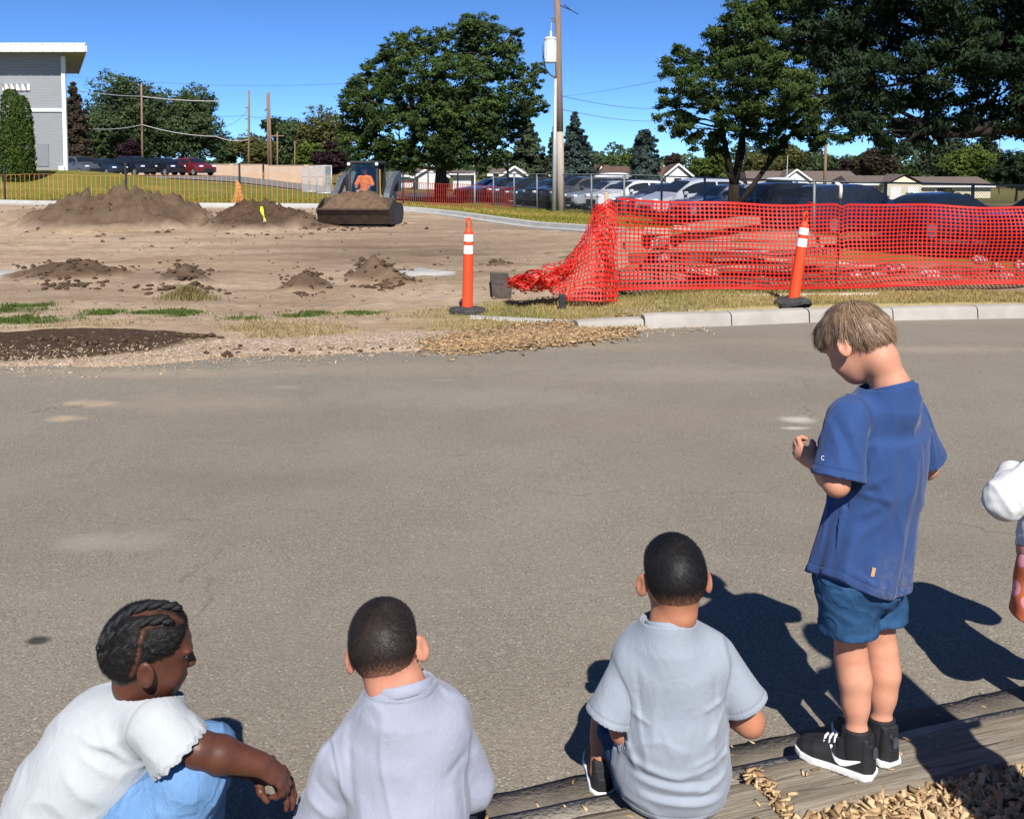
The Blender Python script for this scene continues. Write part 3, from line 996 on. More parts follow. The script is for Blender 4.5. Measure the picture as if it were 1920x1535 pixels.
sp = grass_pts(5000, verge2 * (1 - damp) * (dm > 1.25), lambda m: m * .8, (8.5, 13), (-7, 0))
cols = np.array((.42, .33, .17)) * g.uniform(.6, 1.2, (len(sp), 1))
blades("straw_grass", "thin straw-coloured dead grass on the dirt strip", sp, .035, cols, 24)
# a dug-up tussock
tp = []
c0 = site_pt(352, 560)
for _ in range(2600):
    a, r_ = g.uniform(0, 6.28), abs(g.normal(0, .11))
    tp.append((c0.x + r_ * math.cos(a) * 1.5, c0.y + r_ * math.sin(a) * .8, c0.z + .10 * math.exp(-(r_ / .12) ** 2) - .02))
tp = np.array(tp)
cols = np.array((.33, .27, .12)) * g.uniform(.5, 1.2, (len(tp), 1))
blades("dug_tussock", "yellowed grass tussock torn out and dropped on the dirt", tp, .08, cols, 25, .004)
# far lawn tufts so the mown grass is not a flat sheet
lp = grass_pts(50000, lawn, lambda m: m, (24, 50), (-26, 12))
tone = np.clip(.5 + fbm2(lp[:, 0] * .25, lp[:, 1] * .3, 111), 0, 1)[:, None]
cols = np.array((.42, .33, .09)) * (1 - tone) + np.array((.20, .21, .035)) * tone
blades("lawn_grass", "mown yellowing lawn beyond the curved kerb", lp, .08, cols * g.uniform(.7, 1.2, (len(lp), 1)), 26, .012)
# ================================================================== TREES AND SHRUBS
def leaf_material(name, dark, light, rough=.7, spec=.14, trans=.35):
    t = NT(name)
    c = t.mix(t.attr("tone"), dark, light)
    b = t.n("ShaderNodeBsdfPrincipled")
    t.l(c, b.inputs["Base Color"])
    b.inputs["Roughness"].default_value = rough
    b.inputs["Specular IOR Level"].default_value = spec
    tr = t.n("ShaderNodeBsdfTranslucent")
    t.l(t.mix(.5, c, light), tr.inputs[0])
    mx = t.n("ShaderNodeMixShader"); mx.inputs[0].default_value = trans
    t.l(b.outputs[0], mx.inputs[1]); t.l(tr.outputs[0], mx.inputs[2]); t.l(mx.outputs[0], t.out.inputs[0])
    return t.mat
M_leaf = leaf_material("leaf_ash_green", (.020, .040, .013), (.110, .165, .045))
M_leaf_dk = leaf_material("leaf_deep_green", (.009, .020, .010), (.050, .084, .034))
M_leaf_lt = leaf_material("leaf_bright_green", (.045, .075, .015), (.17, .22, .045))
M_leaf_pop = leaf_material("leaf_poplar", (.030, .056, .024), (.135, .18, .075))
M_leaf_plum = leaf_material("leaf_plum", (.018, .010, .013), (.075, .040, .050))
M_leaf_brown = leaf_material("leaf_bronze", (.028, .022, .014), (.10, .075, .048))
M_leaf_oliv = leaf_material("leaf_olive", (.05, .056, .016), (.19, .185, .065))
M_need_bl = leaf_material("needles_blue", (.014, .026, .022), (.065, .095, .080), trans=.1)
M_need_gr = leaf_material("needles_green", (.016, .028, .014), (.075, .098, .050), trans=.1)
M_thuja = leaf_material("thuja_green", (.022, .045, .008), (.095, .15, .022), trans=.2)
M_bark = plain("bark", (.115, .085, .062), (.045, .034, .026), 9, .95, .1, bump=.9, bscale=30, stretch=(1, 1, .25))
M_bark_dk = plain("dark_bark", (.036, .028, .022), (.015, .012, .010), 9, .95, .1, bump=.9, bscale=30, stretch=(1, 1, .25))

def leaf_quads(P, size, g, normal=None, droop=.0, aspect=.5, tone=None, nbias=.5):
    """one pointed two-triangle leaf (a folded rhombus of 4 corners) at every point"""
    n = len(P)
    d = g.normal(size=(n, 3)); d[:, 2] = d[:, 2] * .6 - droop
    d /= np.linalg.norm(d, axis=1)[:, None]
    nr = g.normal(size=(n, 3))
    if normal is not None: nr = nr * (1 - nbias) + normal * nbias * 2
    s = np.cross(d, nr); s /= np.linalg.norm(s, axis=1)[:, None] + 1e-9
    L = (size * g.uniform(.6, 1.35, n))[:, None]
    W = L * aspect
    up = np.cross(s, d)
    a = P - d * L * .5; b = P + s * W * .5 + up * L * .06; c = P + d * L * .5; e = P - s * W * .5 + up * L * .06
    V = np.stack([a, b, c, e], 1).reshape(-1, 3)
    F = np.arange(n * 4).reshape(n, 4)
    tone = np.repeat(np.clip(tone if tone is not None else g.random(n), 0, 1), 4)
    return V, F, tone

def branch(m, a, b, r0, r1, g, n=6, wob=.08, sides=7):
    a, b = Vector(a), Vector(b)
    L = (b - a).length
    pts = []
    for i in range(n + 1):
        p = a.lerp(b, i / n)
        if 0 < i < n: p += Vector((g.normal(0, wob * L * .3), g.normal(0, wob * L * .3), g.normal(0, wob * L * .2)))
        pts.append(p)
    m.tube(pts, [r0 + (r1 - r0) * i / n for i in range(n + 1)], sides)
    return pts

def broadleaf(label, base, trunk_r, trunk_pts, clumps, nleaf, size, mat, seed, name="broadleaf_tree", bark=None, droop=.25, limbs=True, group=None, aspect=.42, cat="tree", shell=.55, nbias=.5, sub=7):
    """trunk_pts: polylines of (points, r0, r1), relative to base; clumps: (cx,cy,cz,rx,ry,rz) relative to base"""
    g = np.random.default_rng(seed)
    t = thing(name, label, cat, base, group=group)
    m = MB()
    for pts, r0, r1 in trunk_pts:
        k = len(pts)
        m.tube(pts, [r0 + (r1 - r0) * i / (k - 1) for i in range(k)], 9)
    if limbs:
        starts = [Vector(p) for pts, _, _ in trunk_pts for p in pts[len(pts) // 2:]]
        for c in clumps:
            cc = Vector(c[:3])
            st = min(starts, key=lambda q: (q - cc).length + (2 if q.z > cc.z else 0))
            pts = branch(m, st, cc, trunk_r * .30, trunk_r * .08, g, 5, .15, 6)
            for _ in range(3):
                e_ = cc + Vector((g.normal(0, c[3] * .5), g.normal(0, c[4] * .5), g.normal(0, c[5] * .5)))
                branch(m, pts[3], e_, trunk_r * .10, trunk_r * .03, g, 4, .15, 5)
    m.build("trunk", bark or M_bark, t, smooth=True)
    # leaves gather in twig sprays inside the clumps
    vol = np.array([c[3] * c[4] * c[5] for c in clumps]) ** .67
    cnt = np.maximum(1, (nleaf * vol / vol.sum()).astype(int))
    PP, NN, TT = [], [], []
    for c, k in zip(clumps, cnt):
        cc = np.array(c[:3]); rr = np.array(c[3:6])
        nt = max(6, int(sub * (rr.prod() ** .33) ** 2 * 6))
        u = g.normal(size=(nt, 3)); u /= np.linalg.norm(u, axis=1)[:, None]
        rad = (shell + (1 - shell) * g.random(nt) ** .6) * (1 + g.normal(0, .10, nt))
        tw = u * rad[:, None]
        idx = g.integers(0, nt, k)
        spread = .42 * (nt ** -.33) * 2.2
        loc = tw[idx] + g.normal(0, spread * .42, (k, 3)) * np.array([1, 1, .75])
        P = cc + loc * rr
        PP.append(P); NN.append(u[idx] * .7 + np.array([0, 0, .5]))
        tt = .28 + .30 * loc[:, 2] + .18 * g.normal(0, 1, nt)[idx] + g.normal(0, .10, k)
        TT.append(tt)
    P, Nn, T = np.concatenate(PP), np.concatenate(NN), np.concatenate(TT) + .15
    V, F, tone = leaf_quads(P, size, g, Nn, droop, aspect, T, nbias)
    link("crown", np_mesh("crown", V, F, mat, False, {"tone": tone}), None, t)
    return t

def gclumps(seed, n, c, r, sz, flat=1.0, hollow=.35):
    """n clumps filling an ellipsoid c, r"""
    g = np.random.default_rng(seed)
    out = []
    while len(out) < n:
        u = g.uniform(-1, 1, 3)
        q = np.linalg.norm(u)
        if q > 1 or q < hollow: continue
        s = g.uniform(.7, 1.25) * sz
        out.append((c[0] + u[0] * r[0], c[1] + u[1] * r[1], c[2] + u[2] * r[2], s, s, s * .8 * flat))
    return out

def conifer(label, base, h, rad, nleaf, mat, seed, name="spruce_tree", size=.3, power=1.0, droop=.5, group=None, lev=26, irregular=.2):
    g = np.random.default_rng(seed)
    t = thing(name, label, "tree", base, group=group)
    m = MB()
    m.tube([(0, 0, -.2), (0, 0, h * .5), (0, 0, h * .97)], [h * .022, h * .014, .02], 7)
    PP, TT = [], []
    for l in range(lev):
        f = (l + .5) / lev
        z = h * (.04 + .94 * f)
        R_ = rad * (1 - f) ** power * (1 + g.normal(0, irregular * .5)) + .08
        nb = max(5, int(11 * (1 - f) + 4))
        for b in range(nb):
            a = g.uniform(0, 6.28); Rb = R_ * g.uniform(.7, 1.15)
            k = max(4, int(nleaf / lev / nb * (1 - f * .75) * 1.6))
            s = g.random(k) ** .6
            r_ = s * Rb
            zz = z - droop * Rb * s ** 1.3 * .7 + droop * .25 * Rb * (s > .8)
            w = .16 * Rb * (1.15 - s) + .04
            off = g.normal(0, 1, k) * w
            P = np.stack([np.cos(a) * r_ - np.sin(a) * off, np.sin(a) * r_ + np.cos(a) * off, zz + g.normal(0, .05 * Rb + .03, k)], 1)
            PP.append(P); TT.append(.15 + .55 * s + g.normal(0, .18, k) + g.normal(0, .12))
            if b % 2 == 0:
                m.tube([(0, 0, z), (np.cos(a) * Rb * .8, np.sin(a) * Rb * .8, z - droop * Rb * .5)], [h * .006 + .01, .008], 4)
    m.build("trunk", M_bark_dk, t, smooth=True)
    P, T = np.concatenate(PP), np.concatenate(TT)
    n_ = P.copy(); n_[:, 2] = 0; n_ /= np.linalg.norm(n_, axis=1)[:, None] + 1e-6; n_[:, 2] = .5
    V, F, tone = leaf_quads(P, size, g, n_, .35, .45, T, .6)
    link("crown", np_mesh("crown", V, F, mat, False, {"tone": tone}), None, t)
    return t

def tree_at(label, px, Y, top_py, half_px, seed, mat, nleaf=9000, nclump=26, size=None, name="broadleaf_tree", trunk=True, bot_py=None, sq=1.0, sz=.30, cat="tree", bark=None):
    """a background tree whose crown spans the given outline at distance Y"""
    x = (px - CX) / FPX * Y
    z0 = gz(x, Y) - .1
    ztop = at(px, top_py, Y).z
    H = ztop - z0
    rx = half_px / FPX * Y
    zb = at(px, bot_py, Y).z - z0 if bot_py else H * .16
    cz, rz = (H + zb) / 2, (H - zb) / 2
    size = size or max(.16, Y * .0034)
    s_ = sz * min(rx * 1.3, rz * 1.3)
    cl = gclumps(seed, nclump, (0, 0, cz), (rx * .82, rx * .82 * sq, rz * .84), s_ * 1.3)
    tr = max(.10, H * .022)
    return broadleaf(label, (x, Y, z0), tr, [([(0, 0, 0), (.05, 0, H * .25), (0, .05, H * .5)], tr, tr * .5)], cl, nleaf, size, mat, seed, name, bark, limbs=H > 3)

# --- the big tree in the middle, behind the chain-link fence
Yc = 60.0
bx, bz = (826 - CX) / FPX * Yc, None
bz = gz(bx, Yc)
def C(px, py, rpx, Y=Yc, dy=0.0, flat=.8):
    p = at(px, py, Y)
    r = rpx / FPX * Y
    return (p.x - bx, dy, p.z - bz, r, r * 1.1, r * flat)
ctr = [C(905, 65, 46), (C(880, 48, 26)), C(845, 85, 52, dy=1.5), C(780, 78, 34), C(745, 95, 34, dy=-1), C(715, 128, 34), C(960, 90, 24, dy=.5), C(972, 62, 13), C(935, 120, 46, dy=-1), C(985, 150, 30),
       C(1003, 195, 26, dy=1), C(1012, 128, 13), C(960, 190, 46, dy=-1.5), C(690, 160, 36), C(670, 195, 34, dy=-.8), C(655, 175, 15), C(660, 240, 34, dy=.6), C(668, 275, 30, dy=-1), C(720, 200, 50, dy=-2),
       C(790, 150, 60, dy=-2.2), C(860, 160, 64, dy=-2.4), C(900, 230, 58, dy=-2), C(830, 235, 62, dy=-3), C(750, 250, 56, dy=-2.4), C(700, 285, 36, dy=-1.6), C(770, 298, 32, dy=-2.5), C(850, 285, 44, dy=-2.6),
       C(905, 285, 36, dy=-1.4), C(945, 250, 36, dy=.4), C(975, 225, 24), C(800, 200, 60, dy=2.5), C(880, 200, 60, dy=2.6), C(735, 300, 22, dy=-2), C(940, 300, 20, dy=-1)]
tb = [([(0, 0, -.3), (0, 0, 1.0), (.06, 0, 2.0)], .42, .33), ([(.06, 0, 1.9), (-.6, -.2, 3.4), (-1.6, -.4, 5.6), (-2.2, -.3, 7.6)], .27, .08), ([(.06, 0, 1.9), (.7, .1, 3.5), (1.4, -.2, 5.8), (1.9, 0, 8.2)], .27, .07),
      ([(.0, 0, 2.0), (.1, .5, 4.0), (-.1, .8, 7.0)], .22, .06), ([(.06, 0, 2.2), (1.9, .2, 3.9), (3.6, 0, 5.6)], .16, .05), ([(0, 0, 2.2), (-1.9, 0, 3.2), (-4.0, 0, 4.2)], .16, .05)]
broadleaf("big spreading dark green tree in the middle behind the chain-link fence", (bx, Yc, bz), .42, tb, ctr, 100000, .235, M_leaf, 301, droop=.2, sub=9)

# --- forked tree on the right, in front of the parked cars
Yr = 31.0
bx = (1376 - CX) / FPX * Yr; bz = gz(bx, Yr)
def Cr(px, py, rpx, dy=0.0, flat=.8): return C(px, py, rpx, Yr, dy, flat)
rt = [Cr(1275, 125, 38), Cr(1255, 190, 26, .3), Cr(1245, 225, 20), Cr(1290, 240, 34, -.4), Cr(1320, 265, 30), Cr(1275, 95, 16), Cr(1310, 165, 52, -.6), Cr(1350, 105, 52, .2), Cr(1345, 70, 28), Cr(1395, 60, 56, -.5), Cr(1410, 10, 50),
      Cr(1385, 135, 58, -1.2), Cr(1360, 210, 52, -.9), Cr(1430, 100, 60, .8), Cr(1450, 180, 60, -1.0), Cr(1420, 235, 46, -.2), Cr(1480, 40, 60, .2), Cr(1500, 130, 56, 1.0), Cr(1500, 215, 48, .2), Cr(1455, 265, 34, .5),
      Cr(1540, 250, 36, .6), Cr(1560, 180, 50, .6), Cr(1580, 80, 60, .6), Cr(1600, 240, 34, .9), Cr(1530, 0, 60), Cr(1450, -60, 80), Cr(1540, -80, 70, 1), Cr(1390, -40, 40), Cr(1350, 265, 26, .4), Cr(1610, 180, 40, .8), Cr(1305, 215, 30, .8)]
tb = [([(0, 0, -.2), (-.02, 0, .9), (.0, 0, 1.55)], .20, .17), ([(.0, 0, 1.5), (-.25, -.05, 2.5), (-.55, -.1, 3.9), (-.8, 0, 5.4)], .12, .04), ([(0, 0, 1.5), (.25, 0, 2.6), (.3, .1, 4.2), (.6, .2, 6.4)], .12, .04),
      ([(.02, 0, .75), (.55, .05, 1.45), (1.1, .1, 2.2), (1.8, .2, 3.1), (2.8, .3, 4.3)], .10, .04), ([(0, 0, 1.7), (.1, -.5, 3.2), (.1, -.8, 5.0)], .08, .03)]
broadleaf("forked green ash tree over the parked cars beside the orange net", (bx, Yr, bz), .17, tb, rt, 120000, .135, M_leaf, 302, bark=M_bark_dk, droop=.6, aspect=.34, sub=10)

# --- big dark tree reaching in from the right edge
Yd = 21.0
bx = 14.2; bz = gz(bx, Yd)
def Cd(px, py, rpx, dy=0.0, flat=.8): return C(px, py, rpx * 1.22, Yd, dy, flat)
dt = [Cd(1560, 30, 60), Cd(1620, 90, 60, .6), Cd(1590, 150, 46), Cd(1640, 190, 50, .3), Cd(1600, 225, 34), Cd(1660, 245, 40), Cd(1685, 275, 22), Cd(1650, 30, 70, .8), Cd(1700, 130, 60, -.4), Cd(1720, 215, 44, .4), Cd(1750, 60, 74, .5),
      Cd(1765, 170, 52, .9), Cd(1790, 240, 32, .0), Cd(1745, 262, 24, .2), Cd(1820, 110, 66, -.6), Cd(1840, 210, 46, .3), Cd(1860, 30, 70, .3), Cd(1885, 160, 56, .2), Cd(1900, 240, 34, .0), Cd(1910, 90, 70, 1.2), Cd(1960, 190, 70), Cd(1970, 50, 90),
      Cd(1550, -60, 70), Cd(1680, -60, 90), Cd(1820, -70, 90), Cd(1950, -80, 100), Cd(2080, 100, 120), Cd(2080, -60, 130), Cd(1515, 60, 34), Cd(1540, 110, 28), Cd(2150, 220, 90), Cd(1730, 10, 50, -1), Cd(1900, -10, 60, -1.2), Cd(2040, 250, 60), Cd(2250, 60, 140)]
def L_(px, py, dy=0): p = at(px, py, Yd); return (p.x - bx, dy, p.z - bz)
tb = [([(0, 0, -.3), (0, 0, 1.4), (-.1, 0, 2.6)], .38, .30), ([(-.1, 0, 2.3), L_(2020, 230), L_(1900, 238), L_(1810, 252), L_(1740, 236), L_(1680, 205)], .20, .035), ([(-.1, 0, 2.6), L_(2040, 160), L_(1920, 150), L_(1850, 110), L_(1760, 60), L_(1680, 10)], .19, .04),
      ([(-.1, 0, 2.6), L_(2120, 60), L_(2080, -60), L_(2050, -160)], .22, .07), ([(-.1, 0, 2.6), L_(2250, 80), L_(2300, -60)], .18, .05), (([L_(1900, 150)] + [L_(1880, 60), L_(1850, -30)]), .08, .03), ([L_(1850, 110), L_(1740, 150), L_(1640, 165)], .06, .025)]
broadleaf("large dark shade tree reaching in from the right edge with drooping leaves", (bx, Yd, bz), .30, tb, dt, 150000, .135, M_leaf_dk, 303, bark=M_bark_dk, droop=.85, aspect=.32, sub=9, shell=.35)

# --- arborvitae by the grey building
def thuja(label, px, Y, top_py, base_py, half_px, seed, twin=0):
    p = at(px, base_py, Y); x = p.x; z0 = gz(x, Y) - .05
    H = at(px, top_py, Y).z - z0; rad = half_px / FPX * Y
    g = np.random.default_rng(seed)
    t = thing("arborvitae", label, "shrub", (x, Y, z0))
    MB().tube([(0, 0, 0), (0, 0, H * .9)], [.10, .02], 6).build("trunk", M_bark_dk, t, smooth=True)
    n = 16000
    cols = [(0, 0, H, rad)] if not twin else [(-rad * .3, 0, H, rad * .75), (rad * .35, -.1, H * .93, rad * .7), (0, 0, H * .7, rad)]
    PP, NN = [], []
    for (cx, cy, h, r) in cols:
        k = n // len(cols)
        f = g.random(k); a = g.uniform(0, 6.28, k)
        prof = np.where(f < .15, .8 + .2 * f / .15, np.where(f > .62, np.sqrt(np.clip(1 - ((f - .62) / .40) ** 2, 0, 1)), 1))
        lob = 1 + .10 * np.sin(a * 5 + f * 4) + .06 * np.sin(a * 9 - f * 17)
        rr = r * prof * lob * g.uniform(.82, 1.06, k)
        PP.append(np.stack([cx + np.cos(a) * rr, cy + np.sin(a) * rr, f * h], 1)); NN.append(np.stack([np.cos(a), np.sin(a), .3 + 0 * a], 1))
    P, Nn = np.concatenate(PP), np.concatenate(NN)
    T = .35 + .3 * fbm2(np.arctan2(P[:, 1], P[:, 0]) * 3, P[:, 2] * 2.5, seed) + g.normal(0, .2, len(P))
    V, F, tone = leaf_quads(P, .15, g, Nn, -.8, .4, T, .5)
    link("foliage", np_mesh("foliage", V, F, M_thuja, False, {"tone": tone}), None, t)
thuja("tall clipped arborvitae with twin tops in front of the grey building", 34, 52, 168, 335, 29, 311, 1)
thuja("arborvitae cut by the left edge of the picture beside the grey building", -34, 53, 230, 335, 26, 312)

# --- background trees, left to right
BG = [
    ("tall poplar with rounded crown, left of the twin poplars", 228, 118, 140, 52, 401, M_leaf_pop, 12000, 34, 300),
    ("tall poplar leaning right, beside the thin wooden pole", 300, 121, 168, 48, 402, M_leaf_pop, 11000, 32, 300),
    ("flat-topped poplar with wires crossing it", 365, 119, 156, 42, 403, M_leaf_pop, 11000, 30, 305),
    ("low green tree filling in below the poplars", 195, 112, 205, 32, 404, M_leaf_pop, 6000, 18, 310),
    ("small round tree just right of the poplars", 427, 140, 256, 22, 406, M_leaf_pop, 5000, 16, 312),
    ("low tree left of the pair of wooden poles", 482, 138, 252, 30, 407, M_leaf_oliv, 5000, 18, 312),
    ("dark tree behind the leaning wooden poles", 520, 150, 214, 22, 408, M_leaf_dk, 5000, 16, 312),
    ("leafy green tree between poles and grey-green tree", 555, 145, 224, 34, 409, M_leaf_pop, 7000, 22, 314),
    ("bright green bush-shaped tree beside the plum tree", 582, 120, 265, 24, 410, M_leaf_lt, 6000, 18, 316),
    ("round plum-purple tree left of the big middle tree", 622, 105, 268, 25, 411, M_leaf_plum, 7000, 20, 320),
    ("grey-green tree whose top shows behind the big middle tree", 612, 140, 200, 40, 412, M_leaf_oliv, 8000, 24, 314),
    ("dark plum shrub below the left poplars", 243, 100, 268, 20, 414, M_leaf_plum, 4000, 14, 314),
    ("low hedge-like green tree left of the blue spruce", 1138, 190, 292, 26, 415, M_leaf_pop, 5000, 16, 330),
    ("yellow-green tree behind the low brown-roofed house", 1168, 195, 288, 24, 416, M_leaf_lt, 5000, 16, 330),
    ("small bronze tree beside the blue-green columnar spruce", 1262, 200, 290, 14, 417, M_leaf_brown, 3000, 12, 330),
    ("green tree behind the trunk of the forked ash", 1335, 120, 285, 34, 418, M_leaf_lt, 7000, 20, 345),
    ("olive tree above the long low house, left part", 1425, 200, 288, 34, 419, M_leaf_oliv, 6000, 18, 335),
    ("golden-green tree behind the white gable", 1475, 205, 280, 28, 420, M_leaf_oliv, 5000, 16, 335),
    ("green tree right of the white gable behind the roofs", 1530, 205, 285, 34, 421, M_leaf_pop, 6000, 18, 335),
    ("plum-purple tree behind the long low roof", 1580, 215, 300, 26, 422, M_leaf_plum, 5000, 16, 335),
    ("bronze cedar-like tree above the roof right of the plum tree", 1640, 200, 285, 36, 423, M_leaf_brown, 7000, 20, 335),
    ("pale low tree in the gap left of the big right-hand tree", 1700, 230, 308, 26, 424, M_leaf_lt, 4000, 14, 335),
    ("tall dark pine-like tree behind the right end of the houses", 1775, 190, 262, 44, 425, M_need_gr, 9000, 26, 340),
    ("broad bright tree in front of the houses at right", 1815, 150, 278, 46, 426, M_leaf_lt, 9000, 26, 345),
    ("upright grey-green tree at the far right", 1845, 185, 252, 24, 427, M_need_gr, 5000, 18, 340),
    ("leafy tree at the right edge above the parked cars", 1905, 75, 285, 40, 428, M_leaf_dk, 9000, 26, 352),
    ("reddish tree in the distance right of the building", 150, 95, 262, 12, 429, M_leaf_brown, 2500, 10, 310),
]
for lab, px, Y, top, half, seed, mat, nl, nc, bot in BG:
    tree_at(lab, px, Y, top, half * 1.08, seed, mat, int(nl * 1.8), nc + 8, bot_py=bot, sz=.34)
def con_at(label, px, Y, top, half, seed, mat, nl=9000, power=1.0, **kw):
    x = (px - CX) / FPX * Y; z0 = gz(x, Y) - .1
    conifer(label, (x, Y, z0), at(px, top, Y).z - z0, half / FPX * Y, nl, mat, seed, size=max(.2, Y * .0036), power=power, **kw)
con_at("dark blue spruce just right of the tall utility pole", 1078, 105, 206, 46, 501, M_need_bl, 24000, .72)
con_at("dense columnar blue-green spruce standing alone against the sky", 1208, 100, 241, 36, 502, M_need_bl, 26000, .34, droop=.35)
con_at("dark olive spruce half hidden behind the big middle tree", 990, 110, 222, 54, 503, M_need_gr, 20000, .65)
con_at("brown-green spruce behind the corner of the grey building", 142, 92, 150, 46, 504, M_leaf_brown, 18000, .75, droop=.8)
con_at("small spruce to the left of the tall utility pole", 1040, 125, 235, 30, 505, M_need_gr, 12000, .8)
# a shadowy belt of far trees closing the view
g = np.random.default_rng(77)
PP = []
for k in range(26000):
    px = g.uniform(-60, 1980); Y = g.uniform(215, 260)
    x = (px - CX) / FPX * Y
    htop = 286 + 12 * math.sin(px * .021) + 8 * math.sin(px * .057 + 1) + 5 * math.sin(px * .13)
    if px < 640: htop += 10
    z0 = gz(x, Y) - .3; z1 = at(px, htop, Y).z
    PP.append((x, Y, z0 + (z1 - z0) * g.random() ** .8))
P = np.array(PP)
V, F, tone = leaf_quads(P, 1.1, g, None, 0, .6, .3 + .5 * fbm2(P[:, 0] * .15, P[:, 2] * .5, 5) + g.normal(0, .2, len(P)))
o = link("far_woods", np_mesh("far_woods", V, F, M_leaf_pop, False, {"tone": tone})); tag(o, "far belt of trees closing the view behind houses", kind="stuff")
# ================================================================== POLES, FENCES, BUILDINGS
M_polewood = plain("pole_wood", (.27, .185, .125), (.17, .115, .08), 5, .9, .1, bump=.5, bscale=25, stretch=(4, 4, .3))
M_polepale = plain("pole_wood_pale", (.46, .38, .31), (.35, .29, .24), 5, .9, .1, bump=.5, bscale=25, stretch=(4, 4, .3))
M_galv = plain("galvanised_steel", (.52, .55, .56), (.42, .45, .47), 3, .5, .4, metal=.3)
M_galvdk = plain("dull_steel", (.13, .14, .145), (.09, .095, .10), 3, .55, .4, metal=.3)
M_white = plain("white_paint", (.78, .78, .76), (.70, .70, .68), 2, .6, .3)
M_trans = plain("transformer_grey", (.58, .63, .64), (.50, .55, .56), 3, .45, .4)
M_cable = plain("cable_black", (.03, .03, .032), (.02, .02, .02), 2, .6, .3)
M_wire = plain("wire_grey", (.12, .12, .12), (.09, .09, .09), 2, .6, .3)
M_wirelt = plain("wire_pale", (.50, .48, .47), (.42, .40, .40), 2, .6, .3)
M_glass = NT("window_glass"); M_glass.bsdf((.02, .025, .03), .06, .6); M_glass = M_glass.mat

# --- main utility pole with transformer, and the steel pole beside it
Yp = 47.2
pb = at(1052, 395, Yp); z0 = gz(pb.x, Yp)
t = thing("utility_pole", "tall brown wooden utility pole carrying a pale grey transformer", "pole", (pb.x, Yp, z0))
px_top = at(1044.5, -30, Yp)
H = px_top.z - z0; lx = px_top.x - pb.x
def pl(z): return lx * z / H
m = MB(); m.tube([(0, 0, -.2), (pl(2.2), 0, 2.2), (pl(3.8), 0, 3.8)], [.20, .185, .178], 12)
m.build("pole_foot", M_polepale, t, smooth=True)
m = MB(); m.tube([(pl(3.8), 0, 3.8), (pl(6), 0, 6), (lx, 0, H)], [.176, .165, .14], 12)
m.build("pole_shaft", M_polewood, t, smooth=True)
tz0, tz1 = at(1033, 118, Yp).z - z0, at(1033, 72, Yp).z - z0
tx = at(1032, 95, Yp).x - pb.x
tr = MB().lathe([(.02, tz0), (.30, tz0), (.315, tz0 + .05), (.30, tz0 + .08), (.30, tz1 - .08), (.32, tz1 - .06), (.32, tz1 - .02), (.22, tz1 + .05), (.03, tz1 + .07)], 20, (tx, 0, 0)).build("transformer", M_trans, t, angle=40)
m = MB()
for k in range(5):
    a = -2.6 + k * .5
    m.box((tx + .31 * math.cos(a), .31 * math.sin(a), (tz0 + tz1) / 2), (.03, .03, (tz1 - tz0) * .7))
m.build("cooling_fin", M_trans, tr)
MB().lathe([(.05, tz1 + .04), (.07, tz1 + .08), (.04, tz1 + .12), (.07, tz1 + .16), (.04, tz1 + .2), (.06, tz1 + .24), (.02, tz1 + .34)], 10, (tx + .02, 0, 0)).build("bushing", M_white, tr, smooth=True)
for zz in (tz0 + .2, tz1 - .25):
    MB().bar((tx + .28, 0, zz), (pl(zz) - .1, 0, zz), .06, .10).build("hanger_bracket", M_galv, tr)
m = MB(); zc = at(1060, 10, Yp).z - z0
m.bar((pl(zc) + .1, 0, zc), (pl(zc) + .62, -.1, zc - .25), .05)
m.build("cutout_bracket", M_cable, t)
m = MB(); m.tube([(tx + .02, 0, tz1 + .34), (tx + .05, 0, tz1 + .7), (pl(tz1 + 1) - .1, 0, tz1 + 1.0)], .012, 5); m.build("lead_wire", M_white, t)
m = MB(); zi = at(1043, 37, Yp).z - z0
m.bar((pl(zi) - .1, -.1, zi), (pl(zi) - .35, -.1, zi + .05), .04); m.box((pl(zi) - .2, -.12, zi - .05), (.10, .1, .22)); m.build("insulator", M_galvdk, t)
ps = at(1039, 394, Yp - .3); zs = gz(ps.x, Yp - .3); ps2 = at(1041.5, 148, Yp - .3)
t = thing("steel_riser_pole", "slim pale steel pole standing right beside the utility pole", "pole", (ps.x, Yp - .3, zs))
Hs = ps2.z - zs
MB().tube([(0, 0, -.1), (ps2.x - ps.x, 0, Hs)], [.115, .075], 12).build("pole_shaft", M_galv, t, smooth=True)
m = MB(); m.tube([(.03, 0, Hs), (-.05, 0, Hs + .16), (-.12, 0, Hs + .1)], .05, 7); m.build("weatherhead", M_galvdk, t, smooth=True)
m = MB()
for k in range(3): m.tube([(-.1, 0, Hs + .1), (-.35 - .1 * k, 0, Hs + .25 + .2 * k), (-.55, -.1, tz0 + z0 - zs + .3 + .25 * k)], .016, 5)
m.build("service_wire", M_cable, t)

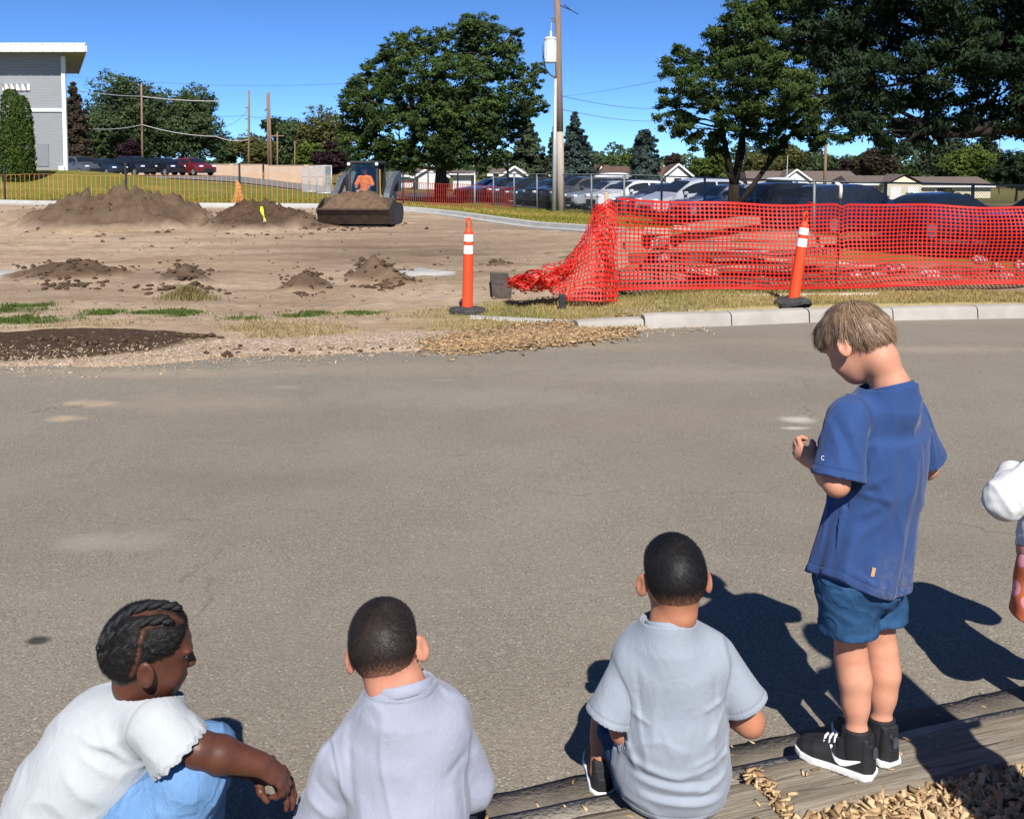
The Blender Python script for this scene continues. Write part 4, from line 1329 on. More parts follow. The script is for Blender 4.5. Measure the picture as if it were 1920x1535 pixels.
# --- other wooden poles: (label, px at base, base_py, px top, top_py, Y, r)
POLES = [("thin wooden pole at the corner of the grey building", 147, 312, 137, 152, 96, .17), ("thin wooden pole rising in front of the poplars", 267, 308, 265, 157, 110, .14),
         ("tall bare wooden pole right of the poplars", 466, 312, 467, 170, 112, .15), ("left one of the two close wooden poles", 504, 312, 501, 176, 125, .15),
         ("right one of the two close wooden poles, leaning", 509, 316, 504, 173, 122, .16), ("short wooden pole with crossarm beside the close pair", 520, 314, 520, 248, 122, .12),
         ("short thin pole in front of the bright green bush tree", 552, 318, 553, 265, 110, .08), ("short wooden post left of the tall utility pole", 952, 335, 952, 282, 64, .09),
         ("wooden pole in front of the long low house", 1546, 352, 1549, 250, 120, .22), ("far thin pole at the right edge among trees", 1875, 300, 1875, 255, 170, .12)]
PT = {}
for lab, bxp, byp, txp, typ, Y, r in POLES:
    b = at(bxp, byp, Y); z0 = min(b.z, gz(b.x, Y)); tp = at(txp, typ, Y)
    t = thing("utility_pole", lab, "pole", (b.x, Y, z0), group=None)
    h = tp.z - z0
    MB().tube([(0, 0, 0), ((tp.x - b.x) * .5, 0, h * .5), (tp.x - b.x, 0, h)], [r, r * .9, r * .75], 8).build("pole_shaft", M_polewood, t, smooth=True)
    PT[bxp] = (tp, z0)
    if bxp in (466, 504, 509):
        for k in range(3): MB().box(((tp.x - b.x) * .9 - .25, -.05, h * (.80 - .13 * k)), (.35, .12, .12)).build("insulator", M_galvdk, t)
    if bxp == 520:
        MB().bar((-.9, 0, h * .92), (.9, 0, h * .92), .12).build("crossarm", M_polewood, t)
# the light pole with dish, right
b = at(1474, 352, 118); z0 = gz(b.x, 118)
t = thing("antenna_mast", "thin pale mast rising behind the white gable of the house", "mast", (b.x, 118, z0))
MB().tube([(0, 0, 0), (.12, 0, at(1476, 292, 118).z - z0)], [.06, .05], 6).build("mast_tube", M_galv, t)

def wire(lab, pts, r, sag, mat=None):
    """hanging cable through (px, py, Y) points"""
    m = MB(); P = [at(*q) for q in pts]; out = []
    for a, b in zip(P[:-1], P[1:]):
        for i in range(13):
            f = i / 12
            p = a.lerp(b, f); p.z -= sag * 4 * f * (1 - f); out.append(p)
    m.tube(out, r, 5)
    c = out[0].copy()
    m.v = [tuple(Vector(q) - c) for q in m.v]
    o = m.build("overhead_wire", mat or M_wire, None); o.location = c
    tag(o, lab, "wire")
wire("pale cable sloping from the grey building across the poplars", [(131, 168, 96), (265, 181, 110), (412, 190, 111)], .045, .15, M_wirelt)
wire("lower pale cable from the corner pole to the thin pole", [(147, 240, 96), (267, 234, 110)], .04, .3, M_wirelt)
wire("lower pale cable from the thin pole down past the poplars", [(267, 234, 110), (405, 256, 111), (466, 262, 112)], .04, .3, M_wirelt)
wire("long high wire from the left edge to the big middle tree", [(100, 140, 150), (412, 160, 150), (660, 156, 140)], .025, .2)
wire("upper faint wire between the tall pole and the close pair", [(200, 213, 140), (466, 217, 112), (504, 216, 124), (640, 224, 140)], .022, .3)
wire("slack wire swinging down from the tall bare pole", [(466, 205, 112), (405, 235, 130)], .02, .8)
wire("lower faint wire through the close pair of poles", [(405, 256, 140), (504, 258, 124), (600, 262, 150)], .02, .3)
wire("wire running right from the utility pole, upper of two", [(1052, 180, 47.2), (1240, 204, 75)], .014, .2)
wire("wire running right from the utility pole, lower of two", [(1052, 205, 47.2), (1240, 227, 75)], .014, .2)
wire("faint wire rising from the utility pole to the forked ash", [(1060, 180, 47.2), (1235, 152, 33)], .007, .05)
wire("short drop wire at the top of the utility pole", [(1058, 9, 47.2), (1085, 27, 50)], .02, .05, M_cable)

M_galvmid = plain('shaded_steel', (.22, .235, .24), (.15, .16, .165), 3, .6, .3, metal=.2)  # galvanised fence steel with the trees' shade put into its colour
# --- chain-link fence, six feet high
def cl_fence(label, s0, s1, step, h=1.79, mat=M_galv):
    t = thing("chain_link_fence", label, "fence", (*fence_xy(s0), gz(*fence_xy(s0))))
    o0 = Vector((*fence_xy(s0), gz(*fence_xy(s0))))
    def L(s, z): p = fence_xy(s); return Vector((*p, gz(*p) + z)) - o0
    ns = int(round((s1 - s0) / step))
    for i in range(ns + 1):
        s = s0 + step * i
        MB().tube([L(s, -.1), L(s, h + .03)], .045, 8).build("fence_post", mat, t, smooth=True)
    m = MB(); m.tube([L(s0 + step * i / 2, h) for i in range(ns * 2 + 1)], .03, 6); m.build("top_rail", mat, t, smooth=True)
    V, F = [], []
    d = .075; r = .0042
    dv = Vector((*FEND, 0)); nv = Vector((*(-FENN), 0))
    k = s0 - h
    while k < s1:
        for sg in (1, -1):
            a, b = (k, k + h)
            za, zb = (.04, h - .02) if sg > 0 else (h - .02, .04)
            sa, sb = max(a, s0), min(b, s1)
            if sb - sa < .05: continue
            z1 = za + (zb - za) * (sa - a) / (b - a); z2 = za + (zb - za) * (sb - a) / (b - a)
            p, q = L(sa, z1), L(sb, z2)
            e = (q - p).normalized(); u = e.cross(nv).normalized() * r
            n = len(V)
            off = nv * (r * .8 * sg)
            V += [p + u + off, p - u + off, q - u + off, q + u + off]; F.append((n, n + 1, n + 2, n + 3))
        k += d
    link("wire_mesh", np_mesh("wire_mesh", np.array(V), np.array(F), M_galvdk, False), None, t)
    return t
cl_fence("long chain-link fence in front of the parked cars", 0, 39, 3.0, mat=M_galvmid)
cl_fence("far stretch of chain-link fence behind the loader", -30, -3, 3.0)

# --- plastic barrier fencing in the distance
M_netor = NT("barrier_orange_faded"); M_netor.bsdf((.62, .27, .09), .6, .3); M_netor = M_netor.mat
M_netred = NT("barrier_dark_orange"); M_netred.bsdf((.26, .04, .03), .6, .3); M_netred = M_netred.mat
M_stake = plain("stake_dark", (.03, .035, .035), (.02, .022, .022), 3, .6, .3)
def barrier(label, pts, h, vstep, vw, hstep, hw, mat, stakes, seed):
    """lattice fencing: upright ribs and thin cross strands"""
    pts = [Vector((p[0], p[1], gz(p[0], p[1]))) for p in pts]
    o0 = pts[0].copy()
    t = thing("barrier_fence", label, "barrier fence", o0)
    seg = [(b - a).length for a, b in zip(pts[:-1], pts[1:])]; tot = sum(seg)
    def P(s):
        for a, b, l in zip(pts[:-1], pts[1:], seg):
            if s <= l: return a.lerp(b, s / l) - o0, (b - a).normalized()
            s -= l
        return pts[-1] - o0, (pts[-1] - pts[-2]).normalized()
    V, F = [], []
    s = 0
    while s < tot:
        p, d = P(s); n = len(V)
        top = h + .03 * math.sin(s * 1.3 + seed) + .02 * math.sin(s * 3.1)
        V += [p - d * vw / 2 + Vector((0, 0, .04)), p + d * vw / 2 + Vector((0, 0, .04)), p + d * vw / 2 + Vector((0, 0, top)), p - d * vw / 2 + Vector((0, 0, top))]; F.append((n, n + 1, n + 2, n + 3))
        s += vstep
    K = int(tot / .5)
    nh = int(h / hstep)
    for j in range(nh + 1):
        for i in range(K):
            p, d = P(tot * i / K); q, _ = P(tot * (i + 1) / K); n = len(V)
            za = .04 + (h + .03 * math.sin(tot * i / K * 1.3 + seed) - .04) * j / nh; zb = .04 + (h + .03 * math.sin(tot * (i + 1) / K * 1.3 + seed) - .04) * j / nh
            w = hw * (2.2 if j in (0, nh) else 1)
            V += [p + Vector((0, -.004, za - w / 2)), q + Vector((0, -.004, zb - w / 2)), q + Vector((0, -.004, zb + w / 2)), p + Vector((0, -.004, za + w / 2))]; F.append((n, n + 1, n + 2, n + 3))
    link("plastic_mesh", np_mesh("plastic_mesh", np.array(V), np.array(F), mat, False), None, t)
    for (sx, sy, sh, kind) in stakes:
        z = gz(sx, sy)
        MB().box((sx - o0.x, sy - o0.y - .05, z - o0.z + sh / 2 - .1), (.07, .06, sh + .2)).build("stake", M_stake, t)
    return t
def fp(px, py, z=0.0): v = on(px, py, z); return (v.x, v.y)
P0 = [fp(-120, 366), fp(10, 368), fp(237, 386), fp(450, 386), fp(640, 386)]
P0 = [(at(-140, 350, 42.5).x, 42.5), (at(10, 350, 42).x, 42.0), (at(237, 350, 41.5).x, 41.5), (at(450, 350, 40.5).x, 40.5), (at(640, 350, 42).x, 42.0), (at(735, 350, 44).x, 44.0)]
barrier("long faded orange barrier fence across the lawn left of the loader", P0, 1.22, .21, .013, .60, .004, M_netor,
        [(P0[1][0], P0[1][1], 1.55, 0), (P0[2][0], P0[2][1], 1.75, 0), (P0[3][0], P0[3][1], 1.7, 0)], 1)
P1 = [(at(722, 350, 46).x, 46.0), (at(845, 350, 48).x, 48.0), (at(966, 350, 50.5).x, 50.5)]
barrier("dark red-orange barrier fence in front of the chain-link, right of the loader", P1, 1.12, .115, .034, .28, .010, M_netred, [(at(756, 350, 46.4).x, 46.4, 1.55, 0), (P1[2][0], P1[2][1], 1.2, 0)], 2)
# orange net bunched round one stake
t = thing("bunched_net", "strip of orange net bunched round a stake on the lawn", "net", (P0[3][0], P0[3][1] - .25, gz(*P0[3])))
m = MB()
for k in range(7):
    x = -.12 + .04 * k
    m.tube([(x * .6, 0, 1.05 - .03 * k), (x, -.03 * (k % 2), .55), (x * 2.4, -.06 * (k % 3), .02)], .018, 5)
for k in range(6): m.tube([(-.22 + .02 * k, -.02, .08 + .15 * k), (.22 - .02 * k, -.04, .10 + .15 * k)], .012, 4)
m.build("net_folds", M_netor, t)
# spare chain-link panels leaning together
for i, (pxa, pxb, Y, top, bot, lab) in enumerate([(566, 597, 60, 314, 352, "left one of the steel mesh panels standing behind the barrier fence"), (594, 624, 59, 311, 352, "right one of the steel mesh panels standing behind the barrier fence")]):
    a, b = at(pxa, bot, Y), at(pxb, bot, Y + .5); z0 = gz(a.x, Y); h = at(pxa, top, Y).z - z0
    t = thing("mesh_panel", lab, "fence panel", (a.x, Y, z0))
    w = b.x - a.x
    m = MB()
    for x in (0, w * .5, w): m.tube([(x, 0, 0), (x, .1, h)], .035, 6)
    for z in (.05, h * .62, h): m.tube([(0, .1 * z / h, z), (w, .1 * z / h, z)], .035, 6)
    m.build("panel_frame", M_galv, t, smooth=True)
    V, F = [], []
    k = -h
    while k < w:
        for sg in (1, -1):
            a_, b_ = max(k, 0), min(k + h, w)
            if b_ - a_ > .03:
                z1, z2 = (a_ - k), (b_ - k)
                if sg < 0: z1, z2 = h - z1, h - z2
                n = len(V)
                V += [(a_, .02 * sg, z1 - .009), (b_, .02 * sg, z2 - .009), (b_, .02 * sg, z2 + .009), (a_, .02 * sg, z1 + .009)]; F.append((n, n + 1, n + 2, n + 3))
        k += .07
    link("wire_mesh", np_mesh("wire_mesh", np.array(V), np.array(F), M_galv, False), None, t)

# --- tan block wall behind the far cars
M_block = plain("tan_block_wall", (.50, .37, .28), (.42, .31, .235), 1.2, .9, .1)
def block_wall(lab, pxa, pxb, Y, top):
    a, b = at(pxa, top, Y), at(pxb, top, Y)
    z0 = gz((a.x + b.x) / 2, Y) - .4
    t = thing("block_wall", lab, "wall", (a.x, Y, z0))
    h, w = a.z - z0, b.x - a.x
    m = MB(); m.box((w / 2, 0, h / 2), (w, .2, h)); m.build("wall_body", M_block, t)
    m = MB(); m.box((w / 2, 0, h + .03), (w + .04, .28, .06)); m.build("wall_cap", M_block, t)
    for i in range(int(w / 4) + 1): MB().box((min(i * 4.0, w), -.02, h / 2 + .05), (.4, .34, h + .12)).build("wall_pier", M_block, t)
block_wall("long tan block wall behind the far left parked cars", 132, 356, 97, 309)
block_wall("low stretch of tan block wall behind the empty lot", 360, 492, 98, 309)
block_wall("short tan block wall behind the mesh panels", 500, 610, 99, 311)

# --- grey two-storey building with white trim
def siding_material():
    t = NT("grey_lap_siding")
    p = t.coord("Object")
    sep = t.n("ShaderNodeSeparateXYZ"); t.l(p, sep.inputs[0])
    fr = t.math('FRACT', t.math('MULTIPLY', sep.outputs[2], 6.2))
    c = t.ramp(t.noise(t.mapping(p, (.6, .6, 9)), 2, 3), [(.3, (.275, .285, .30)), (.7, (.32, .33, .345))])
    c = t.mix(t.ramp(fr, [(0, (1, 1, 1)), (.10, (0, 0, 0))]), c, (.19, .20, .215))
    t.bsdf(c, .8, .2, 0, t.bump(fr, .8, .03))
    return t.mat
M_siding = siding_material()
Yb = 58.0
cor = at(128, 328, Yb); zb = gz(cor.x, Yb) - .15
t = thing("building", "grey two-storey building with white trim and projecting flat roof", "building", (cor.x, Yb, zb))
Hw = at(128, 100, Yb).z - zb; W = 14.0; D = 12.0
SHX = -.47                                       # the flank runs back to the left
wall = MB(); wall.loft([[(-W, 0, 0), (0, 0, 0), (SHX * D, D, 0), (-W + SHX * D, D, 0)], [(-W, 0, Hw), (0, 0, Hw), (SHX * D, D, Hw), (-W + SHX * D, D, Hw)]])
wall = wall.build("wall", M_siding, t)
px2m = Yb / FPX
zband = at(128, 207, Yb).z - zb
MB().box((-W / 2, -.03, zband), (W - .02, .10, .17)).build("trim_band", M_white, wall)
MB().box((-.09, -.045, Hw / 2 - .1), (.22, .14, Hw - .2)).build("corner_trim", M_white, wall)
# roof: soffit slab leaning forward and out to the right
ztop = at(128, 90, Yb - 1.6).z - zb
ov, ovr = 1.25, 1.75
roof = MB()
roof.loft([[(-W, -ov, Hw - .02), (-W, D + .8, Hw - .02), (-W, D + .8, Hw + .30), (-W, -ov, Hw + .30)], [(ovr, -ov, Hw - .02), (ovr + SHX * (D + .8 + ov), D + .8, Hw - .02), (ovr + SHX * (D + .8 + ov), D + .8, Hw + .30), (ovr, -ov, Hw + .30)]])
roof = roof.build("roof", plain("soffit_grey", (.42, .40, .36), (.36, .34, .31), 2, .8, .2), t)
nfp = 26
fw = (W + ovr) / nfp
for k in range(nfp):
    MB().box((-W + fw * (k + .5), -ov - .035, Hw + .15), (fw - .02, .07, .44), bev=.012).build("fascia_panel", M_white, roof)
MB().box(((-W + ovr) / 2, -ov - .02, Hw + .40), (W + ovr + .1, .16, .06)).build("drip_edge", M_white, roof)
NS = 10
for k in range(NS):
    y0, y1 = -ov + (D + .8 + ov) * k / NS, -ov + (D + .8 + ov) * (k + .96) / NS
    MB().bar((ovr + SHX * (y0 + ov) + .03, y0, Hw + .14), (ovr + SHX * (y1 + ov) + .03, y1, Hw + .14), .06, .40).build("fascia_panel", M_white, roof)
# white louvred sun-shade high on the wall
ax0, ax1 = at(6, 165, Yb).x - cor.x, at(57, 165, Yb).x - cor.x
az0, az1 = at(30, 170, Yb).z - zb, at(30, 158, Yb).z - zb
sh = MB().box(((ax0 + ax1) / 2, -.05, (az0 + az1) / 2), (ax1 - ax0, .07, az1 - az0)).build("sunshade", M_white, t)
for k in range(5):
    x = ax0 + (ax1 - ax0) * (k + .5) / 5
    MB().prism([(0, 0), (-.42, 0), (0, -.42)], lambda p, x=x: Vector((x - .025, -.08 + p[0], az1 + p[1])), lambda p, x=x: Vector((x + .025, -.08 + p[0], az1 + p[1]))).build("sunshade_bracket", M_white, sh)
dx = at(81, 300, Yb).x - cor.x
MB().box((dx, -.02, 1.05), (.7, .06, 1.3)).build("utility_door", plain("door_grey", (.22, .23, .25), (.19, .2, .22), 2, .6, .3), t)
MB().box((at(119, 320, Yb).x - cor.x, -.16, .22), (.34, .3, .36), bev=.03).build("meter_box", M_white, t)

# --- houses far off
M_roofbr = plain("roof_brown", (.135, .088, .068), (.10, .064, .050), 3, .95, .1)
M_roofgr = plain("roof_grey_brown", (.16, .125, .108), (.12, .095, .082), 3, .95, .1)
M_cream = plain("cream_wall", (.66, .60, .44), (.58, .52, .38), 2, .9, .1)
M_brick = plain("pinkish_brick", (.50, .30, .21), (.42, .25, .17), 20, .9, .1)
M_whwall = plain("white_wall", (.80, .80, .77), (.72, .72, .70), 2, .9, .1)
M_shade = plain("shaded_entry", (.12, .11, .10), (.08, .075, .07), 2, .9, .1)
def house(label, px0, px1, Y, ridge, eave, base, wall_m, roof_m, gables=(), doors=(), wins=(), depth=8.0, hip=.12):
    """ranch house with its long side to us; gables: (px0, px1, peak_py, mat) front-facing"""
    a, b = at(px0, base, Y), at(px1, base, Y)
    z0 = min(gz(a.x, Y), at(px0, base, Y).z)
    t = thing("house", label, "house", (a.x, Y, z0))
    w = b.x - a.x
    ze, zr = at(px0, eave, Y).z - z0, at(px0, ridge, Y).z - z0
    wl = MB().box((w / 2, depth / 2, ze / 2), (w - .8, depth - .8, ze)).build("wall", wall_m, t)
    m = MB(); hp = hip * w
    m.add([(0, -.2, ze), (w, -.2, ze), (w, depth + .2, ze), (0, depth + .2, ze), (hp, depth / 2, zr), (w - hp, depth / 2, zr), (0, -.2, ze - .22), (w, -.2, ze - .22), (w, depth + .2, ze - .22), (0, depth + .2, ze - .22)],
          [(0, 1, 5, 4), (1, 2, 5), (2, 3, 4, 5), (3, 0, 4), (0, 6, 7, 1), (1, 7, 8, 2), (2, 8, 9, 3), (3, 9, 6, 0), (6, 9, 8, 7)])
    rf = m.build("roof", roof_m, t)
    MB().box((w / 2, -.24, ze - .12), (w, .06, .24)).build("eave_board", M_whwall, rf)
    for (g0, g1, pk, gm) in gables:
        x0, x1 = at(g0, base, Y).x - a.x, at(g1, base, Y).x - a.x; zp = at(g0, pk, Y).z - z0
        xm = (x0 + x1) / 2
        gw = MB(); gw.prism([(x0 + .3, 0), (x1 - .3, 0), (x1 - .3, ze - .05), (xm, zp - .15), (x0 + .3, ze - .05)], lambda p: Vector((p[0], -1.6, p[1])), lambda p: Vector((p[0], .4, p[1])))
        gw.build("gable_wall", gm, t)
        gr = MB()
        gr.add([(x0 - .2, -1.9, ze - .1), (xm, -1.9, zp + .1), (xm, depth / 2, zp + .1), (x0 - .2, depth / 2, ze - .1)], [(0, 1, 2, 3)])
        gr.add([(x1 + .2, -1.9, ze - .1), (xm, -1.9, zp + .1), (xm, depth / 2, zp + .1), (x1 + .2, depth / 2, ze - .1)], [(0, 1, 2, 3)])
        gr.build("gable_roof", roof_m, t)
        br = MB(); br.bar((x0 - .25, -1.95, ze - .15), (xm, -1.95, zp + .08), .08, .20); br.bar((x1 + .25, -1.95, ze - .15), (xm, -1.95, zp + .08), .08, .20)
        if gm is M_whwall: br.build("barge_board", M_whwall, t)
    for (d0, d1, dt_, dm) in doors:
        x0, x1 = at(d0, base, Y).x - a.x, at(d1, base, Y).x - a.x; zt = at(d0, dt_, Y).z - z0
        MB().box(((x0 + x1) / 2, -1.64 if gables else .36, zt / 2), (x1 - x0, .08, zt)).build("garage_door", dm, t)
    for (d0, d1, t0, t1) in wins:
        x0, x1 = at(d0, base, Y).x - a.x, at(d1, base, Y).x - a.x; za, zb_ = at(d0, t1, Y).z - z0, at(d0, t0, Y).z - z0
        wn_ = MB().box(((x0 + x1) / 2, -1.64 if gables else .36, (za + zb_) / 2), (x1 - x0, .10, zb_ - za)).build("window", M_whwall, t)
        MB().box(((x0 + x1) / 2, (-1.64 if gables else .36) - .06, (za + zb_) / 2), ((x1 - x0) * .8, .04, (zb_ - za) * .82)).build("pane", M_glass, wn_)
    return t
house("low house with brown hip roof and white gable over pink brick", 1120, 1300, 118, 312, 331, 352, M_brick, M_roofbr, [(1240, 1294, 309, M_whwall)], [], [(1258, 1275, 333, 344)], hip=.1)
house("small cream house end with white barge board behind the brown roof", 1114, 1150, 150, 309, 322, 345, M_cream, M_roofbr, [(1116, 1136, 308, M_cream)])
house("long low house with white gable behind the pale van", 1400, 1620, 135, 321, 341, 365, M_cream, M_roofgr, [(1455, 1517, 319, M_whwall)], [], [(1540, 1556, 345, 356)], hip=.04)
house("cream garage house with two white garage doors", 1590, 1725, 128, 330, 344, 362, M_cream, M_roofgr, [(1650, 1722, 328, M_cream)], [(1660, 1680, 350, M_white), (1692, 1713, 350, M_white)], hip=.04)
house("brown-roofed house end at right behind the bushes", 1700, 1865, 140, 332, 348, 364, M_cream, M_roofgr, [], [], [(1755, 1790, 352, 360)], hip=.05)
house("white gabled house seen under the big middle tree, left", 770, 842, 105, 315, 330, 350, M_whwall, M_roofgr, [(782, 842, 313, M_whwall)], [], [], hip=.1)
house("white house wall seen under the big middle tree, right", 842, 890, 104, 320, 324, 352, M_whwall, M_roofgr, [], [], [], hip=.02)
house("white trimmed house between the big middle tree and the pole", 914, 990, 100, 316, 326, 352, M_whwall, M_roofgr, [(945, 985, 314, M_whwall)], [], [(925, 937, 324, 332)], hip=.1)
house("grey-roofed house end left of the tall utility pole", 985, 1032, 120, 315, 328, 350, M_cream, M_roofgr, [], [], [], hip=.4)
house("small white house behind the loader, left of the big tree", 740, 782, 108, 322, 328, 352, M_whwall, M_roofgr, [], [], [(752, 762, 330, 336)], hip=.1)
# bushes in front of the garage house
for i, (px, Y, w, top, lab) in enumerate([(1735, 100, 40, 360, "sage-green low hedge right of the garage doors"), (1650, 102, 34, 361, "sage-green low hedge left of the garage doors"), (1790, 96, 34, 358, "sage-green low hedge at the right beyond the parked cars")]):
    tree_at(lab, px, Y, top, w, 600 + i, M_leaf_oliv, 3500, 10, bot_py=top + 26, name="low_hedge", cat="hedge", size=.3)
# ================================================================== PARKED VEHICLES
def paint(name, c, rough=.25, metal=.2):
    t = NT(name); t.bsdf(c, rough, .5, metal, None, Coat_Weight=.6, Coat_Roughness=.08); return t.mat
P_navy = paint("paint_navy", (.012, .024, .065)); P_black = paint("paint_black", (.012, .013, .016)); P_white = paint("paint_white", (.72, .74, .76), .35, 0)
P_silver = paint("paint_silver", (.48, .52, .57), .3, .4); P_grey = paint("paint_grey", (.10, .11, .125), .3, .3); P_red = paint("paint_red", (.17, .012, .012)); P_dkblue = paint("paint_dark_blue", (.016, .028, .052))
P_pale = paint("paint_pale_silver", (.60, .62, .68), .3, .2)
t_ = NT("car_glass"); t_.bsdf((.012, .017, .022), .05, .7, 0); M_cglass = t_.mat
t_ = NT("tyre_rubber"); t_.bsdf((.02, .02, .02), .85, .2); M_tyre = t_.mat
t_ = NT("rim_alloy"); t_.bsdf((.45, .46, .47), .35, .5, .7); M_rim = t_.mat
t_ = NT("lamp_clear"); t_.bsdf((.75, .78, .80), .12, .6); M_lamp = t_.mat
t_ = NT("lamp_red"); t_.bsdf((.35, .015, .012), .2, .5); M_lampred = t_.mat
t_ = NT("trim_black"); t_.bsdf((.02, .02, .022), .5, .4); M_trim = t_.mat
PROF = {
    "sedan": (4.7, .88, .93, [(0, .55), (.03, .68), (.35, .80), (1.2, .93), (1.35, .955), (2.1, 1.36), (2.6, 1.44), (3.2, 1.41), (3.6, 1.30), (4.15, 1.06), (4.6, 1.02), (4.67, .92), (4.7, .60)], (1.42, 2.15, 3.35, 4.05)),
    "suv": (4.6, .92, 1.03, [(0, .60), (.03, .82), (.25, .96), (1.0, 1.05), (1.2, 1.08), (1.85, 1.55), (2.3, 1.64), (3.7, 1.61), (4.1, 1.54), (4.5, 1.10), (4.57, 1.0), (4.6, .55)], (1.25, 1.95, 3.95, 4.46)),
    "crossover": (4.5, .90, .97, [(0, .58), (.03, .76), (.3, .88), (1.05, .98), (1.2, 1.01), (1.9, 1.43), (2.4, 1.52), (3.4, 1.49), (3.9, 1.38), (4.35, 1.06), (4.47, .98), (4.5, .55)], (1.27, 2.0, 3.6, 4.28)),
    "minivan": (5.0, .96, 1.05, [(0, .55), (.04, .75), (.25, .88), (.85, 1.04), (1.0, 1.08), (1.9, 1.60), (2.5, 1.72), (4.2, 1.70), (4.6, 1.60), (4.95, 1.10), (5.0, .60)], (1.05, 1.95, 4.45, 4.90)),
}
def car(name, label, cat, kind, mat, x, y, heading, group=None, extra=None, scale=1.0):
    L, hw, belt, prof, (ws0, ws1, rw0, rw1) = PROF[kind]
    t = thing(name, label, cat, (x, y, gz(x, y) + .012), math.atan2(heading[1], heading[0]), group)
    px_, pz_ = np.array([p[0] for p in prof]), np.array([p[1] for p in prof])
    st = np.unique(np.concatenate([px_, np.linspace(.02, L - .02, 26), [ws0, ws1, rw0, rw1]]))
    def ztop(s): return float(np.interp(s, px_, pz_))
    def width(s): 
        e = min(s, L - s)
        return hw * (1 - .16 * max(0, 1 - e / .75) ** 2)
    def sec(s, o=0.0):
        zt, w = ztop(s), width(s)
        zb_ = min(belt + .03 * (s / L), zt - .015)
        k = np.clip((zt - zb_) / .5, 0, 1)
        wr = w * (1 - .24 * k)
        f = .24 + (.10 if (s < .15 or s > L - .15) else 0)
        X = L / 2 - s
        half = [(0, f), (w * .86, f), (w * .985, f + .10), (w, .60 if zb_ > .62 else (f + zb_) / 2), (w * .985, zb_), (wr + .01 * k, zt - .07 * k - .006), (wr * .88, zt - .012), (wr * .5, zt + .008), (0, zt + .012)]
        return [(X, a, z) for a, z in half] + [(X, -a, z) for a, z in half[::-1][1:-1]]
    m = MB(); m.loft([sec(s) for s in st]); body = m.build("body", mat, t, angle=38)
    # glass, laid a few millimetres proud of the body
    def P(s, side, f):
        """point on the greenhouse side, f 0 belt .. 1 roof edge"""
        zt, w = ztop(s), width(s); zb_ = min(belt + .03 * (s / L), zt - .015); k = np.clip((zt - zb_) / .5, 0, 1); wr = w * (1 - .24 * k)
        a0, z0, a1, z1 = w * .985, zb_, wr + .01 * k, zt - .07 * k - .006
        return Vector((L / 2 - s, side * (a0 + (a1 - a0) * f + .008), z0 + (z1 - z0) * f + .004))
    mid = (ws1 + rw0) / 2 - .05
    cuts = [(ws0 + .30, mid - .05), (mid + .05, rw0 - .02)] + ([(rw0 + .08, rw1 - .12)] if kind in ("suv", "minivan", "crossover") else [])
    for sd in (1, -1):
        for a, b in cuts:
            g_ = MB(); n = 5; V = []
            for i in range(n + 1):
                s = a + (b - a) * i / n
                V += [P(s, sd, .08), P(s, sd, .90)]
            g_.add(V, [(2 * i, 2 * i + 2, 2 * i + 3, 2 * i + 1) for i in range(n)])
            g_.build("side_window", M_cglass, t, smooth=True)
        MB().box((L / 2 - ws0 - .38, sd * (hw + .10), belt + .06), (.14, .20, .15), bev=.03).build("mirror", mat, t)
        MB().box((L / 2 - .12, sd * hw * .70, .70 if kind == "sedan" else .80), (.22, .34, .14), bev=.04).build("headlight", M_lamp, t)
        MB().box((-L / 2 + .08, sd * hw * .74, .88 if kind == "sedan" else 1.0), (.16, .26, .18), bev=.04).build("taillight", M_lampred, t)
        for wx in (L / 2 - .88, -L / 2 + .88):
            Mx = Matrix.Rotation(R(90), 3, 'X')
            w_ = MB().lathe([(.20, -.10), (.31, -.105), (.335, -.07), (.335, .07), (.31, .105), (.20, .10)], 18, (wx, sd * (hw - .10), .335), Mx).build("wheel", M_tyre, t, angle=40)
            MB().lathe([(.03, -.115), (.06, -.118), (.20, -.10), (.215, -.108), (.215, .108), (.20, .10), (.06, .118), (.03, .115)], 14, (wx, sd * (hw - .10), .335), Mx).build("rim", M_rim, w_, angle=40)
    for nm, a, b in (("windshield", ws0 + .06, ws1 - .04), ("rear_window", rw0 + .10, rw1 - .08)):
        V = []; n = 4
        for i in range(n + 1):
            s = a + (b - a) * i / n
            zt, w = ztop(s), width(s); zb_ = min(belt + .03 * (s / L), zt - .015); k = np.clip((zt - zb_) / .5, 0, 1); wr = w * (1 - .24 * k) * .90
            X = L / 2 - s + (.012 if nm == "windshield" else -.012)
            V += [(X, -wr, zt + .004), (X, -wr * .5, zt + .022), (X, 0, zt + .026), (X, wr * .5, zt + .022), (X, wr, zt + .004)]
        g_ = MB(); g_.add(V, [(5 * i + j, 5 * i + j + 5, 5 * i + j + 6, 5 * i + j + 1) for i in range(n) for j in range(4)])
        g_.build(nm, M_cglass, t, smooth=True)
    MB().box((L / 2 - .03, 0, .52), (.10, hw * 1.1, .20), bev=.03).build("grille", M_trim, t)
    MB().box((L / 2 - .02, 0, .36), (.12, hw * 1.7, .10), bev=.03).build("bumper", M_trim, t)
    if extra == "box":
        secs = []
        for i in range(11):
            s = -1.05 + 2.1 * i / 10; k = math.sqrt(max(0.02, 1 - abs(s / 1.08) ** 3.2)); nose = .25 * max(0, s)
            secs.append([(s - .25, .38 * k * math.cos(a), 1.66 + nose * -.1 + .19 * k * math.sin(a) * (1 if math.sin(a) > 0 else .55)) for a in np.linspace(0, 2 * math.pi, 12, endpoint=False)])
        bx_ = thing("roof_box", "long white roof cargo box on top of the silver sedan", "cargo box", (x, y, gz(x, y) + .012), math.atan2(heading[1], heading[0]))
        MB().loft(secs).build("box_shell", P_white, bx_, smooth=True)
